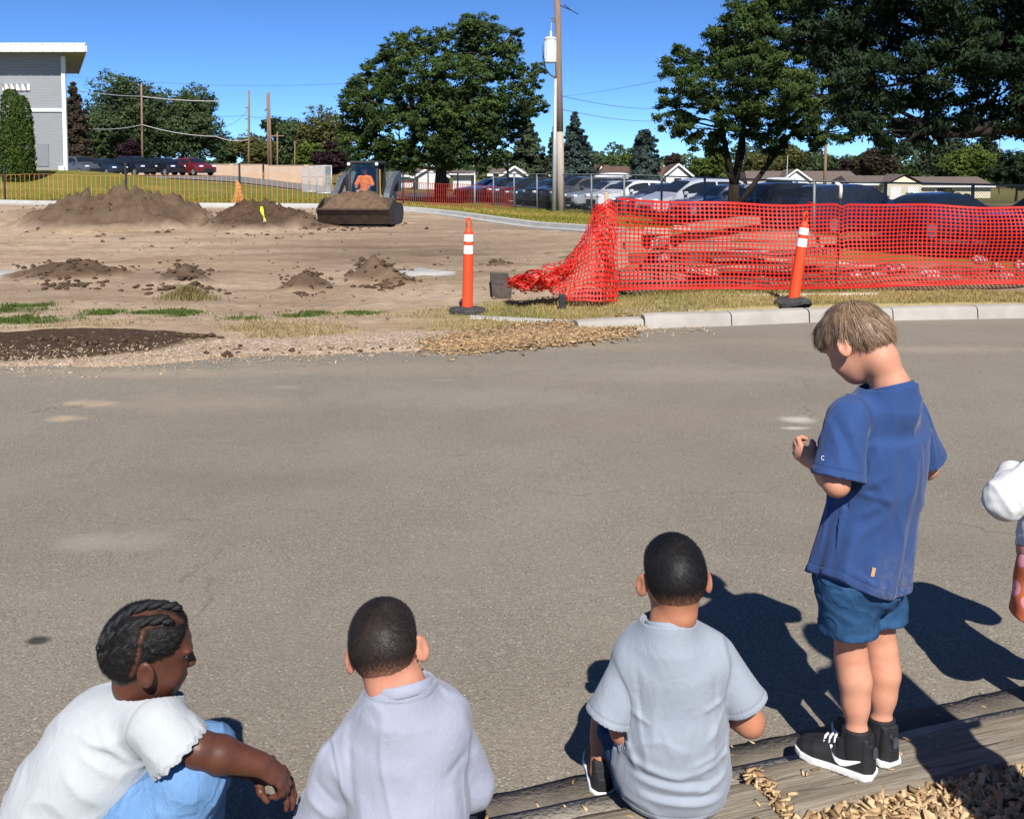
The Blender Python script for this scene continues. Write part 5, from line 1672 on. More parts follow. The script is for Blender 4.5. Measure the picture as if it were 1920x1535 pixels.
        for s in (-.75, .35): MB().bar((s, -.62, 1.50), (s, .62, 1.50), .05).build("crossbar", M_trim, t)
    return t
def row_car(label, s, kind, mat, rev=False, gap=1.2, extra=None, name="parked_car", cat="car"):
    L = PROF[kind][0]
    c = fence_xy(s) - FENN * (gap + L / 2)
    h = -FENN if rev else FENN
    return car(name, label, cat, kind, mat, c[0], c[1], h, "cars parked along the chain-link fence", extra)
row_car("black sedan behind the dark barrier fence under the big middle tree", -9.5, "sedan", P_black)
row_car("dark blue crossover second along the fence under the big middle tree", -6.4, "crossover", P_dkblue)
row_car("black crossover left of the fence section near the red net end", -3.4, "crossover", P_black)
row_car("dark navy sedan left of the utility pole", -.6, "sedan", P_dkblue)
row_car("black car directly behind the utility pole", 2.1, "suv", P_black)
row_car("dark grey suv right behind the steel pole", 4.4, "suv", P_grey)
row_car("silver sedan carrying the white cargo box", 7.0, "sedan", P_silver, extra="box")
row_car("white crossover right of the silver sedan with cargo box", 9.6, "crossover", P_white)
row_car("dark navy sedan between white crossover and pale minivan", 12.2, "sedan", P_navy)
row_car("pale silver minivan left of the forked tree trunk", 14.6, "minivan", P_pale)
row_car("silver-grey crossover whose hood shows behind the tree trunk", 17.3, "crossover", P_silver)
row_car("dark pickup-height suv just right of the forked tree trunk", 20.2, "suv", P_black)
row_car("navy suv parked tail first behind the white capped stake", 24.6, "suv", P_navy, True)
row_car("low navy sedan with arched roof right of the capped stake", 28.4, "sedan", P_navy, True, 1.6)
row_car("navy suv with sloping windshield near the right edge", 33.0, "suv", P_navy, False, 1.0)
row_car("dark blue suv cut by the right edge of the picture", 36.0, "suv", P_dkblue, False, .9)
c = at(1488, 350, 50)
car("parked_van", "pale van facing us behind the first row of cars", "van", "minivan", P_white, c.x, 50 + 2.5, (-.35, -1))
for i, (px, kind, mat, lab) in enumerate([(151, "suv", P_grey, "dark car half hidden by the corner of the grey building"), (200, "sedan", P_dkblue, "dark blue car leftmost of the far row in the open"), (253, "suv", P_black, "black suv behind the dark fence stake on the lawn"),
                                         (309, "crossover", P_black, "black car between black suv and red car in far row"), (361, "crossover", P_red, "dark red car at the right end of the far left row")]):
    c = at(px, 330, 84)
    car("parked_car", lab, "car", kind, mat, c.x, 84, (.80, -.6), "cars parked in front of the block wall")

# ================================================================== TRACK LOADER
M_ldgrey = plain("loader_grey", (.105, .115, .13), (.075, .082, .094), 3, .5, .4)
M_lddark = plain("loader_dark", (.035, .037, .04), (.025, .026, .028), 3, .55, .4)
M_bucket = plain("worn_bucket_steel", (.105, .078, .058), (.055, .042, .034), 5, .75, .3, metal=.2, bump=.4, bscale=20)
M_ldsoil = plain("bucket_soil", (.165, .108, .068), (.09, .058, .037), 8, .95, .1, bump=.9, bscale=14)
M_yel = plain("grab_yellow", (.65, .38, .04), (.5, .28, .03), 3, .6, .3)
t_ = NT("cab_glass")
tb_ = t_.n("ShaderNodeBsdfTransparent"); tb_.inputs[0].default_value = (.88, .93, .93, 1)
gl_ = t_.n("ShaderNodeBsdfGlossy"); gl_.inputs["Roughness"].default_value = .05
mx_ = t_.n("ShaderNodeMixShader"); mx_.inputs[0].default_value = .04
t_.l(tb_.outputs[0], mx_.inputs[1]); t_.l(gl_.outputs[0], mx_.inputs[2]); t_.l(mx_.outputs[0], t_.out.inputs[0])
M_cab = t_.mat
lp = site_pt(674, 427)
LY = lp.y + .8
ld = thing("track_loader", "grey compact track loader carrying soil in its raised bucket", "loader", (lp.x * LY / lp.y, LY, site_z(lp.x, LY) - .02), R(-3))
ld.scale = (.87, .87, .87)
for sx in (-1, 1):
    # rubber track: rounded loop with tread bars
    prof = []
    for k in range(28):
        a = 2 * math.pi * k / 28
        yy = math.cos(a); zz = math.sin(a)
        prof.append((1.25 + .75 * yy + (.32 * np.sign(yy) if abs(yy) > .3 else 0), .36 + .33 * zz + (.0)))
    tk = MB(); tk.loft([[(sx * .60, y, z) for y, z in prof], [(sx * .98, y, z) for y, z in prof]])
    tk = tk.build("track", M_lddark, ld, angle=30)
    for k in range(28):
        y, z = prof[k]; y2, z2 = prof[(k + 1) % 28]
        cy_, cz_ = (y + y2) / 2, (z + z2) / 2
        d = Vector((0, y2 - y, z2 - z)).normalized(); nn = Vector((0, d.z, -d.y))
        c0 = Vector((sx * .79, cy_, cz_)) + nn * .015
        MB().box(c0, (.40, .07, .04), Matrix(((1, 0, 0), (0, d.y, nn.y), (0, d.z, nn.z)))).build("tread_bar", M_tyre, tk)
    # lift arm: rear tower down to the bucket
    a_ = MB(); P_ = [(2.25, 1.35), (2.05, 1.52), (1.2, 1.34), (.45, .90), (.12, .42), (-.02, .34), (-.06, .52), (.22, 1.00), (1.1, 1.50), (2.1, 1.70), (2.45, 1.50)]
    P_ = [(2.45, 1.05), (2.5, 1.62), (2.2, 1.72), (1.1, 1.50), (.25, 1.05), (-.05, .55), (.0, .32), (.2, .36), (.42, .78), (1.2, 1.26), (2.0, 1.42), (2.2, 1.05)]
    a_.prism(P_, lambda p, sx=sx: Vector((sx * .72, p[0], p[1])), lambda p, sx=sx: Vector((sx * .90, p[0], p[1])))
    arm = a_.build("lift_arm", M_ldgrey, ld)
    MB().tube([(sx * .81, 1.7, .75), (sx * .81, .75, 1.02)], .045, 8).build("arm_cylinder", M_galv, arm, smooth=True)
    MB().tube([(sx * .60, .55, .95), (sx * .55, -.02, .62)], .04, 8).build("tilt_cylinder", M_galv, arm, smooth=True)
    MB().prism([(1.9, .5), (2.6, .5), (2.6, 1.55), (2.2, 1.7), (1.9, 1.3)], lambda p, sx=sx: Vector((sx * .55, p[0], p[1])), lambda p, sx=sx: Vector((sx * .71, p[0], p[1]))).build("rear_tower", M_ldgrey, ld)
    MB().tube([(sx * .44, .62, 1.95), (sx * .44, .55, 1.95)], .05, 10).build("work_light", M_lamp, ld)
    MB().tube([(sx * .53, .66, .85), (sx * .53, .62, 1.78)], .018, 6).build("grab_rail", M_yel if sx > 0 else M_lddark, ld)
MB().box((0, 1.5, .62), (1.16, 2.0, .62), bev=.05).build("chassis", M_lddark, ld)
MB().box((0, 2.45, 1.05), (1.15, .7, .9), bev=.08).build("engine_hood", M_ldgrey, ld)
MB().lathe([(.12, -.02), (.12, .03), (.09, .05), (.02, .055)], 12, (.62, .28, .62), Matrix.Rotation(R(90), 3, 'X')).build("headlamp", M_lamp, ld, smooth=True)
cab = MB()
for sx in (-1, 1):
    cab.bar((sx * .46, .62, .72), (sx * .43, .70, 2.0), .07); cab.bar((sx * .46, 1.95, .72), (sx * .43, 1.85, 2.0), .08)
    cab.bar((sx * .46, .62, .74), (sx * .46, 1.95, .74), .07)
cab.box((0, 1.36, 2.0), (.98, 1.20, .09), bev=.03); cab.box((0, .62, .72), (.96, .08, .14)); cab.box((0, 1.95, 1.3), (.9, .05, 1.1))
cab.build("cab_frame", M_lddark, ld)
g_ = MB(); g_.loft([[(-.40, .635, .80), (.40, .635, .80), (.40, .645, .80), (-.40, .645, .80)], [(-.38, .705, 1.95), (.38, .705, 1.95), (.38, .715, 1.95), (-.38, .715, 1.95)]]); g_.build("windshield", M_cab, ld)
for sx in (-1, 1): MB().box((sx * .455, 1.28, 1.36), (.012, 1.2, 1.1)).build("side_glass", M_cab, ld)
seat = MB().box((0, 1.55, .95), (.50, .50, .16), bev=.05).build("seat", M_lddark, ld)
MB().box((0, 1.80, 1.28), (.48, .12, .62), bev=.05).build("seat_back", M_lddark, ld)
for sx in (-1, 1): MB().bar((sx * .18, .75, .70), (sx * .14, .86, 1.02), .06).build("lap_bar", M_galv, ld)
# bucket, rolled back
BP = [(-.98, .60), (-.62, .14), (-.18, .10), (-.03, .30), (-.03, .92), (-.07, .92), (-.08, .33), (-.20, .16), (-.60, .19), (-.93, .62)]
bk = MB(); bk.prism(BP, lambda p: Vector((-1.07, p[0], p[1])), lambda p: Vector((1.07, p[0], p[1])))
bk = bk.build("bucket", M_bucket, ld)
for sx in (-1, 1):
    MB().prism([(-.98, .60), (-.62, .14), (-.18, .10), (-.03, .30), (-.03, .92), (-.5, .80)], lambda p, sx=sx: Vector((sx * 1.07, p[0], p[1])), lambda p, sx=sx: Vector((sx * 1.10, p[0], p[1]))).build("bucket_side", M_bucket, bk)
MB().bar((-1.09, -.97, .605), (1.09, -.97, .605), .10, .035).build("cutting_edge", M_bucket, bk)
MB().box((0, -.35, .045), (1.75, .5, .07)).build("skid_plate", M_lddark, bk)
nx_, ny_ = 60, 24
xx, yy = np.meshgrid(np.linspace(-1.06, 1.06, nx_), np.linspace(-.95, -.06, ny_))
env = np.clip(1 - (np.abs(xx) / 1.07) ** 3, 0, 1)
zz = .60 + .50 * env * sstep(-.97, -.45, yy) * (1 + .25 * fbm2(xx * 3, yy * 4, 7)) + .05 * fbm2(xx * 7, yy * 7, 8) * env
zz[0, :] = .58
V = np.stack([xx.ravel(), yy.ravel(), zz.ravel()], 1)
q = (np.arange(ny_ - 1)[:, None] * nx_ + np.arange(nx_ - 1)[None]).ravel()
V2 = V.copy(); V2[:, 2] = np.minimum(V2[:, 2], .40)
o = link("soil_load", np_mesh("soil_load", V, np.stack([q, q + 1, q + nx_ + 1, q + nx_], 1), M_ldsoil), None, ld)
tag(o, "brown soil heaped in the bucket")

# ================================================================== TRAFFIC POSTS
t_ = NT("post_orange"); c_ = t_.mix(t_.math('MULTIPLY', t_.ramp(t_.noise(t_.coord(), 9, 5), [(.55, (0, 0, 0)), (.8, (1, 1, 1))]), .35), (.80, .070, .018), (.55, .10, .05)); t_.bsdf(c_, .5, .35); M_porange = t_.mat
t_ = NT("reflective_white"); t_.bsdf((.80, .80, .82), .35, .5); M_refl = t_.mat
t_ = NT("rubber_base"); t_.bsdf(t_.ramp(t_.noise(t_.coord(), 14, 4), [(.3, (.030, .030, .031)), (.7, (.075, .07, .066))]), .85, .2); M_rubber = t_.mat
def post(label, px, py, h, lean=(0, 0), rz=0, zoff=.0, flat=1):
    p = site_pt(px, py)
    p.z += zoff
    t = thing("delineator_post", label, "traffic post", p, rz, "orange traffic posts at the site edge")
    m = MB()
    ring = [(.215 * math.cos(a + R(22.5)), .185 * math.sin(a + R(22.5))) for a in np.linspace(0, 2 * math.pi, 8, endpoint=False)]
    secs = []
    for k, z, bend in ((1, 0, 0), (1, .035, 1), (.93, .052, 1), (.45, .066, 1), (.30, .072, 1)):
        secs.append([(x * k, y * k, z + (.0 if flat else .020 * math.sin(x * 14 + 1) * k + .012 * math.sin(y * 20) * k)) for x, y in ring])
    m.loft(secs); m.build("rubber_base", M_rubber, t, angle=35)
    Ml = Matrix.Rotation(lean[0], 3, 'Y') @ Matrix.Rotation(lean[1], 3, 'X')
    def Q(z): return Ml @ Vector((0, 0, z))
    zs = [.05, .10, h * .30, h * .60, h * .84, h * .855, h * .875, h * .895]
    rs = [.066, .060, .057, .053, .050, .050, .038, .026]
    m = MB(); m.tube([Q(z) for z in zs], rs, 16); m.build("post_body", M_porange, t, angle=50)
    for z0_, z1_ in ((.625, .715), (.755, .83)):
        m = MB(); m.tube([Q(h * z0_), Q(h * z1_)], [.0555, .0535], 16, cap=False); m.build("reflective_band", M_refl, t, smooth=True)
    hd = []
    for k in range(13):
        a = math.pi * 2 * k / 12
        hd.append(Q(h * .945) + Ml @ Vector((.026 * math.sin(a), 0, -h * .056 * math.cos(a))))
    m = MB(); m.tube(hd, .012, 7); m.build("handle_loop", M_porange, t, smooth=True)
    return t
post("upright orange traffic post with two white bands by the dirt", 876, 586, 1.05, (R(1.2), 0))
post("leaning orange traffic post with two white bands before the net", 1487, 572, 1.00, (R(6.5), R(3)), .4, .02, 0)

# ================================================================== ORANGE SAFETY NET
t_ = NT("safety_net"); bs_ = t_.bsdf((.66, .032, .022), .5, .3); tr_ = t_.n("ShaderNodeBsdfTranslucent"); tr_.inputs[0].default_value = (.7, .05, .02, 1)
mx_ = t_.n("ShaderNodeMixShader"); mx_.inputs[0].default_value = .25; t_.l(bs_.outputs[0], mx_.inputs[1]); t_.l(tr_.outputs[0], mx_.inputs[2]); t_.l(mx_.outputs[0], t_.out.inputs[0]); M_net = t_.mat
def net_sheet(fn, nu, nv, wu=.20, wv=.23, rnd_hole=True, edge=True):
    """fn(U,V) -> (n,3); every mesh opening is a real hole with rounded corners"""
    V, F = [], []
    base = 0
    iu, iv = np.meshgrid(np.arange(nu), np.arange(nv), indexing='ij'); iu, iv = iu.ravel(), iv.ravel()
    a = wu / 2; b = wv / 2
    outer = [(0, 0), (.5, 0), (1, 0), (1, .5), (1, 1), (.5, 1), (0, 1), (0, .5)]
    c = .10
    inner = [(a + c, b + c * .6), (.5, b), (1 - a - c, b + c * .6), (1 - a, .5), (1 - a - c, 1 - b - c * .6), (.5, 1 - b), (a + c, 1 - b - c * .6), (a, .5)]
    pts = np.array(outer + inner)
    U = (iu[:, None] + pts[None, :, 0]); W = (iv[:, None] + pts[None, :, 1])
    P = fn(U.ravel() / nu, W.ravel() / nv)
    q = np.array([(k, (k + 1) % 8, 8 + (k + 1) % 8, 8 + k) for k in range(8)])
    F = (q[None] + (np.arange(len(iu)) * 16)[:, None, None]).reshape(-1, 4)
    return P, F
nA = on(1157, 552, .12); nB = on(1925, 541, .14)
nB = nA + (nB - nA) * 1.35
def interp(xs_, ys_, u): return np.interp(u, xs_, ys_)
nd = (nB - nA); nl = math.hypot(nd.x, nd.y); ndx, ndy = nd.x / nl, nd.y / nl
def net_main(U, V):
    s = U * nl
    sag = .02 * np.sin(s * 2.3) + .012 * np.sin(s * 5.1 + 1)
    ztop = 1.215 - .015 * s + sag * .6 + .03 * np.exp(-(s / .25) ** 2) - .03 * np.exp(-((s - 2.75) / .05) ** 2)
    zbot = .165 + .012 * np.sin(s * 1.7 + .5) + .012 * s * .5
    z = zbot + (ztop - zbot) * V
    off = .06 * np.sin(s * 1.9 + 2.5 * V) * np.sin(np.pi * V) + .02 * np.sin(s * 6 - 3 * V) + .10 * sstep(4.0, 5.6, s) * np.sin(V * 5 + s * 1.4) - .03 * np.cos(V * 3)
    s2 = s + .03 * np.sin(V * 4 + s * 1.2) * sstep(3.4, 5, s)
    return np.stack([nA.x + ndx * s2 - ndy * off, nA.y + ndy * s2 + ndx * off, z], 1)
net = thing("safety_net", "bright red-orange plastic mesh safety net strung behind the kerb", "safety net", (0, 0, 0))
P, F = net_sheet(net_main, int(nl / .052), 21)
link("net_sheet", np_mesh("net_sheet", P, F, M_net, True), None, net)
# bottom and top selvage bands
for nm, v0, v1 in (("selvage", -.004, .028), ("selvage", .985, 1.012)):
    uu = np.linspace(0, 1, 300)
    a_ = net_main(uu, np.full(300, v0)); b_ = net_main(uu, np.full(300, v1)); a_[:, 1] -= .004; b_[:, 1] -= .004
    V = np.concatenate([a_, b_]); F = np.array([(i, i + 1, 301 + i, 300 + i) for i in range(299)])
    link(nm, np_mesh(nm, V, F, M_net, True), None, net)
# loose end: falls off the corner stake, crumples and trails on the grass to the left
def pxs(pts): return [at(a, b, y) for a, b, y in pts]
ub = np.array([0, .12, .26, .42, .58, .74, .88, 1.0])
topc = pxs([(1157, 384, 11.35), (1142, 373, 11.38), (1118, 388, 11.45), (1098, 440, 11.5), (1075, 482, 11.55), (1040, 506, 11.5), (1000, 514, 11.45), (962, 524, 11.5)])
botc = pxs([(1158, 566, 11.25), (1128, 566, 11.02), (1095, 563, 11.05), (1052, 563, 11.12), (1050, 548, 11.3), (1022, 542, 11.3), (985, 543, 11.3), (960, 534, 11.4)])
topc, botc = np.array(topc), np.array(botc)
for c_ in (topc, botc):
    for k in range(len(c_)): c_[k, 2] = max(c_[k, 2], site_z(c_[k, 0], c_[k, 1]) + .02)
def net_loose(ph, amp, shift=0.0):
    def f(U, V):
        T = np.stack([np.interp(U, ub, topc[:, k]) for k in range(3)], 1); B = np.stack([np.interp(U, ub, botc[:, k]) for k in range(3)], 1)
        w = V[:, None]
        P = B * (1 - w) + T * w
        span = np.linalg.norm(T - B, axis=1)
        slack = np.clip(1.15 - span, .1, 1.1)
        fold = np.sin(V * (9 + 5 * ph) + U * 9 + ph * 3) * .075 + np.sin(V * 23 - U * 7 + ph) * .035 + np.sin(U * 31 + V * 5) * .02
        P[:, 1] += amp * slack * fold * 1.6 + shift
        P[:, 0] += amp * slack * (.05 * np.sin(V * 17 + ph * 2 + U * 13) + .02 * np.sin(V * 41 + U * 5))
        P[:, 2] += amp * slack * (.045 * np.sin(V * 13 + U * 17 + ph) + .015 * np.sin(U * 60))
        gnd = np.array([site_z(a, b) for a, b in zip(P[:, 0], P[:, 1])]) + .012
        P[:, 2] = np.maximum(P[:, 2], gnd)
        return P
    return f
for ph, amp, nu in ((0.0, 1.0, 38), (1.3, 1.5, 32)):
    P, F = net_sheet(net_loose(ph, amp, .03 * ph), nu, 19)
    link("loose_end", np_mesh("loose_end", P, F, M_net, True), None, net)
def net_fold(U, V):
    x = nA.x - .02 - .26 * U + .035 * np.sin(V * 11 + U * 8); z = .13 + V * (1.10 - .05 * U) ; y = nA.y - .07 - .10 * (1 - V) * (.4 + U) + .05 * np.sin(U * 16 + V * 7) + .02 * np.sin(V * 30)
    return np.stack([x - .02 * V, y, z], 1)
P, F = net_sheet(net_fold, 8, 20, .28, .32)
link("loose_end", np_mesh("loose_end", P, F, M_net, True), None, net)
# stakes
M_stakewood = plain("stake_wood", (.55, .42, .28), (.42, .31, .2), 6, .9, .1)
def stake(label, px, y, ztop, r, mat, name="stake", z0=None):
    x = (px - CX) / FPX * y; z = site_z(x, y)
    t = thing(name, label, "stake", (x, y, z))
    return t, ztop - z
t, h = stake("wooden corner stake holding the left end of the net", 1137, 11.5, at(1137, 361, 11.5).z, .02, None)
MB().box((0, 0, h / 2 - .1), (.045, .025, h + .2), bev=.006).build("stake_shaft", M_stakewood, t)
t, h = stake("dark steel stake with white bent pipe cap behind the net", 1571, 11.95, at(1571, 372, 11.95).z, .02, None)
MB().tube([(.0, 0, -.1), (.03, 0, h + .02)], .017, 7).build("stake_shaft", M_stake, t)
m = MB(); m.tube([(.03, 0, h - .0), (.035, 0, h + .11), (.03, 0, h + .155), (-.005, 0, h + .175), (-.035, 0, h + .177)], .022, 9); m.build("pipe_cap", plain("cap_white", (.75, .72, .62), (.65, .62, .52), 5, .6, .3), t, smooth=True)
t, h = stake("short dark stake stub standing by the trailing net", 1055, 11.1, site_z(.57, 11.1) + .17, .02, None)
MB().box((0, 0, h / 2 - .05), (.075, .05, h + .1), bev=.008).build("stake_shaft", M_stake, t)

# ================================================================== LUMBER AND RUBBLE BEHIND THE NET
M_plank = plain("old_plank", (.34, .27, .20), (.20, .155, .115), 5, .9, .1, bump=.5, bscale=20, stretch=(.5, 6, 6))
M_plankdk = plain("dark_beam", (.17, .135, .105), (.09, .07, .055), 5, .9, .1, bump=.5, bscale=20, stretch=(.5, 6, 6))
M_plankpl = plain("pale_plank", (.58, .50, .40), (.45, .38, .30), 5, .9, .1, bump=.4, bscale=20, stretch=(.5, 6, 6))
def beam(label, px0, py0, px1, py1, y0, y1, w, h, mat, roll=0.0):
    a, b = at(px0, py0, y0), at(px1, py1, y1)
    c = (a + b) / 2; d = b - a; L = d.length
    o = MB().box((0, 0, 0), (L, w, h), bev=.008).build("plank", mat, None, angle=30)
    o.location = c
    o.rotation_euler = (roll, -math.asin(d.z / L), math.atan2(d.y, d.x))
    return tag(o, label, "plank", "discarded planks and beams behind the net")
BEAMS = [("bottom dark beam of the lumber pile, nearest the net", 1165, 536, 1440, 537, 12.0, 12.1, .16, .14, M_plankdk), ("second dark beam at the foot of the lumber pile", 1290, 530, 1560, 532, 12.2, 12.3, .16, .15, M_plankdk),
         ("brown beam on the left foot of the lumber pile", 1160, 518, 1360, 515, 12.2, 12.4, .15, .14, M_plank), ("wide brown plank in the middle of the lumber pile", 1200, 498, 1500, 502, 12.3, 12.35, .25, .08, M_plank),
         ("pale plank end sticking out low in the pile", 1290, 505, 1345, 512, 11.95, 12.2, .10, .08, M_plankpl), ("dark beam across the middle of the pile", 1180, 484, 1430, 482, 12.4, 12.6, .14, .12, M_plankdk),
         ("brown plank tilted on the right of the pile", 1330, 486, 1560, 470, 12.3, 12.5, .22, .06, M_plank), ("long plank under the top board", 1170, 460, 1540, 462, 12.5, 12.6, .20, .10, M_plank),
         ("pale board end in the upper left of the pile", 1215, 432, 1250, 434, 12.2, 12.5, .12, .07, M_plankpl), ("second pale board end in the upper left of the pile", 1268, 427, 1300, 430, 12.2, 12.5, .12, .06, M_plankpl),
         ("brown plank under the pale board ends", 1205, 446, 1520, 440, 12.5, 12.7, .20, .09, M_plank), ("tilted top board of the lumber pile", 1285, 428, 1418, 412, 12.5, 12.6, .34, .10, M_plank),
         ("upper right plank of the pile", 1380, 440, 1565, 450, 12.6, 12.7, .22, .09, M_plank), ("short pale block jutting from the pile front", 1228, 455, 1248, 450, 12.0, 12.4, .12, .10, M_plankpl),
         ("pale narrow lath lying right of the lumber pile", 1568, 490, 1640, 500, 12.3, 12.4, .06, .05, M_plankpl), ("thin pale board along the grass under the net", 1340, 556, 1645, 552, 11.45, 11.5, .05, .04, M_plankpl)]
for b in BEAMS: beam(*b)
# flattened soil bank carrying the rubble
M_bank = plain("rubble_soil", (.27, .185, .12), (.16, .11, .07), 4, .95, .1, bump=.8, bscale=18)
xx, yy = np.meshgrid(np.linspace(1.2, 8.5, 90), np.linspace(11.75, 15.0, 34))
zz = np.array([[gz(a, b) for a in xx[0]] for b in yy[:, 0]]) - .03 + (.22 + .10 * fbm2(xx * 1.3, yy * 1.2, 3) + .06 * fbm2(xx * 5, yy * 5, 4)) * sstep(11.8, 12.5, yy) * sstep(15, 13.6, yy) * sstep(1.2, 1.8, xx)
q = (np.arange(33)[:, None] * 90 + np.arange(89)[None]).ravel()
o = link("rubble_bank", np_mesh("rubble_bank", np.stack([xx.ravel(), yy.ravel(), zz.ravel()], 1), np.stack([q, q + 1, q + 91, q + 90], 1), M_bank)); tag(o, kind="structure")
def rock(label, px, py, y, s, mat, seed, name="concrete_chunk", group="broken concrete chunks behind the net", cat="rubble"):
    g = np.random.default_rng(seed)
    bm = bmesh.new(); bmesh.ops.create_icosphere(bm, subdivisions=2, radius=1)
    for v in bm.verts:
        k = 1 + .25 * math.sin(v.co.x * 3 + seed) * math.cos(v.co.y * 4 + seed * 2) + g.normal(0, .09)
        v.co = Vector((v.co.x * s[0] * k, v.co.y * s[1] * k, v.co.z * s[2] * k))
    me = bpy.data.meshes.new(name); bm.to_mesh(me); bm.free(); me.materials.append(mat)
    o = link(name, me); p = at(px, py, y); o.location = p; o.rotation_euler = (0, 0, g.uniform(0, 6))
    return tag(o, label, cat, group)
for i, (px, py, r, lab) in enumerate([(1640, 520, .13, "flat pale concrete chunk right of the lumber pile"), (1605, 517, .10, "small concrete chunk beside the pale lath"), (1668, 506, .10, "concrete chunk leftmost of the three in the middle"), (1690, 502, .09, "round concrete chunk on the low bank"),
                                     (1745, 519, .14, "largest concrete chunk on the low bank"), (1790, 522, .10, "flat concrete chunk right of the largest one"), (1835, 488, .09, "concrete chunk high on the bank at right"), (1868, 500, .08, "small concrete chunk near the right edge"),
                                     (1885, 520, .10, "concrete chunk low at the right edge"), (1912, 498, .10, "concrete chunk cut by the right edge"), (1240, 483, .10, "pale broken stone wedged in the lumber pile"), (1425, 520, .08, "broken stone in front of the lumber pile")]):
    rock(lab, px, py, 12.35, (r, r * .8, r * .62), M_conc2, 900 + i)
# chunk of old railroad tie, a slab remnant, marker ribbon
p0 = on(941, 558, .02); p1 = on(937, 516, .02)
ax = Vector((p1.x - p0.x, p1.y - p0.y, 0)); Lx = ax.length
t = MB(); t.loft([[(-.115, 0, -.05), (.115, 0, -.05), (.125, 0, .17), (-.125, .02, .185)], [(-.12, Lx * .6, -.05), (.12, Lx * .6, -.05), (.12, Lx * .6, .16), (-.13, Lx * .6, .17)]])
o = t.build("tie_stub", plain("old_tie", (.13, .105, .085), (.05, .042, .036), 7, .95, .1, bump=.6, bscale=25), None)
o.location = p0; o.location.z = site_z(p0.x, p0.y); o.rotation_euler = (0, 0, R(2)); tag(o, "dark squared stub of an old tie beside the trailing net", "timber")
def slab(label, px0, py0, px1, py1, h, seed):
    a, b = on(px0, py0, .03), on(px1, py1, .03)
    g = np.random.default_rng(seed)
    cx, cy = (a.x + b.x) / 2, (a.y + b.y) / 2; w, d = abs(b.x - a.x), max(abs(b.y - a.y), .3)
    ring = [(w / 2 * math.cos(q) * (1 + g.normal(0, .16)) * 1.1, d / 2 * math.sin(q) * (1 + g.normal(0, .22)) * 1.1) for q in np.linspace(0, 6.28, 14, endpoint=False)]
    m = MB(); m.loft([[(x, y, -.1) for x, y in ring], [(x, y, h) for x, y in ring], [(x * .97, y * .95, h + .006) for x, y in ring]])
    o = m.build("concrete_slab", M_conc2, None, angle=35); o.location = (cx, cy, site_z(cx, cy)); tag(o, label, "concrete slab")
slab("flat pale concrete slab remnant right of the small spoil heap", 738, 516, 838, 506, .022, 3)
slab("grey concrete slab remnant cut by the left edge of the picture", -60, 519, 38, 509, .022, 4)
pf = site_pt(493, 431)
t = thing("marker_ribbon", "fluorescent yellow survey ribbon on a lath before the soil heap", "marker", pf)
MB().box((.02, 0, .16), (.03, .012, .42), Matrix.Rotation(R(-6), 3, 'Y')).build("lath", M_stakewood, t)
M_fluo = NT("fluorescent_yellow"); M_fluo.bsdf((.80, .90, .04), .6, .3); M_fluo = M_fluo.mat
m = MB()
secs = []
for k in range(9):
    f = k / 8
    xc = -.02 + .10 * f ** 1.5; z = .40 - .38 * f; wd = .05 + .02 * math.sin(f * 5)
    secs.append([(xc - wd / 2, -.03 - .03 * math.sin(f * 6), z), (xc + wd / 2, -.035 + .03 * math.sin(f * 7 + 1), z + .01), (xc + wd / 2, -.027 + .03 * math.sin(f * 7 + 1), z + .01), (xc - wd / 2, -.022 - .03 * math.sin(f * 6), z)])
m.loft(secs); m.build("ribbon", M_fluo, t, smooth=True)
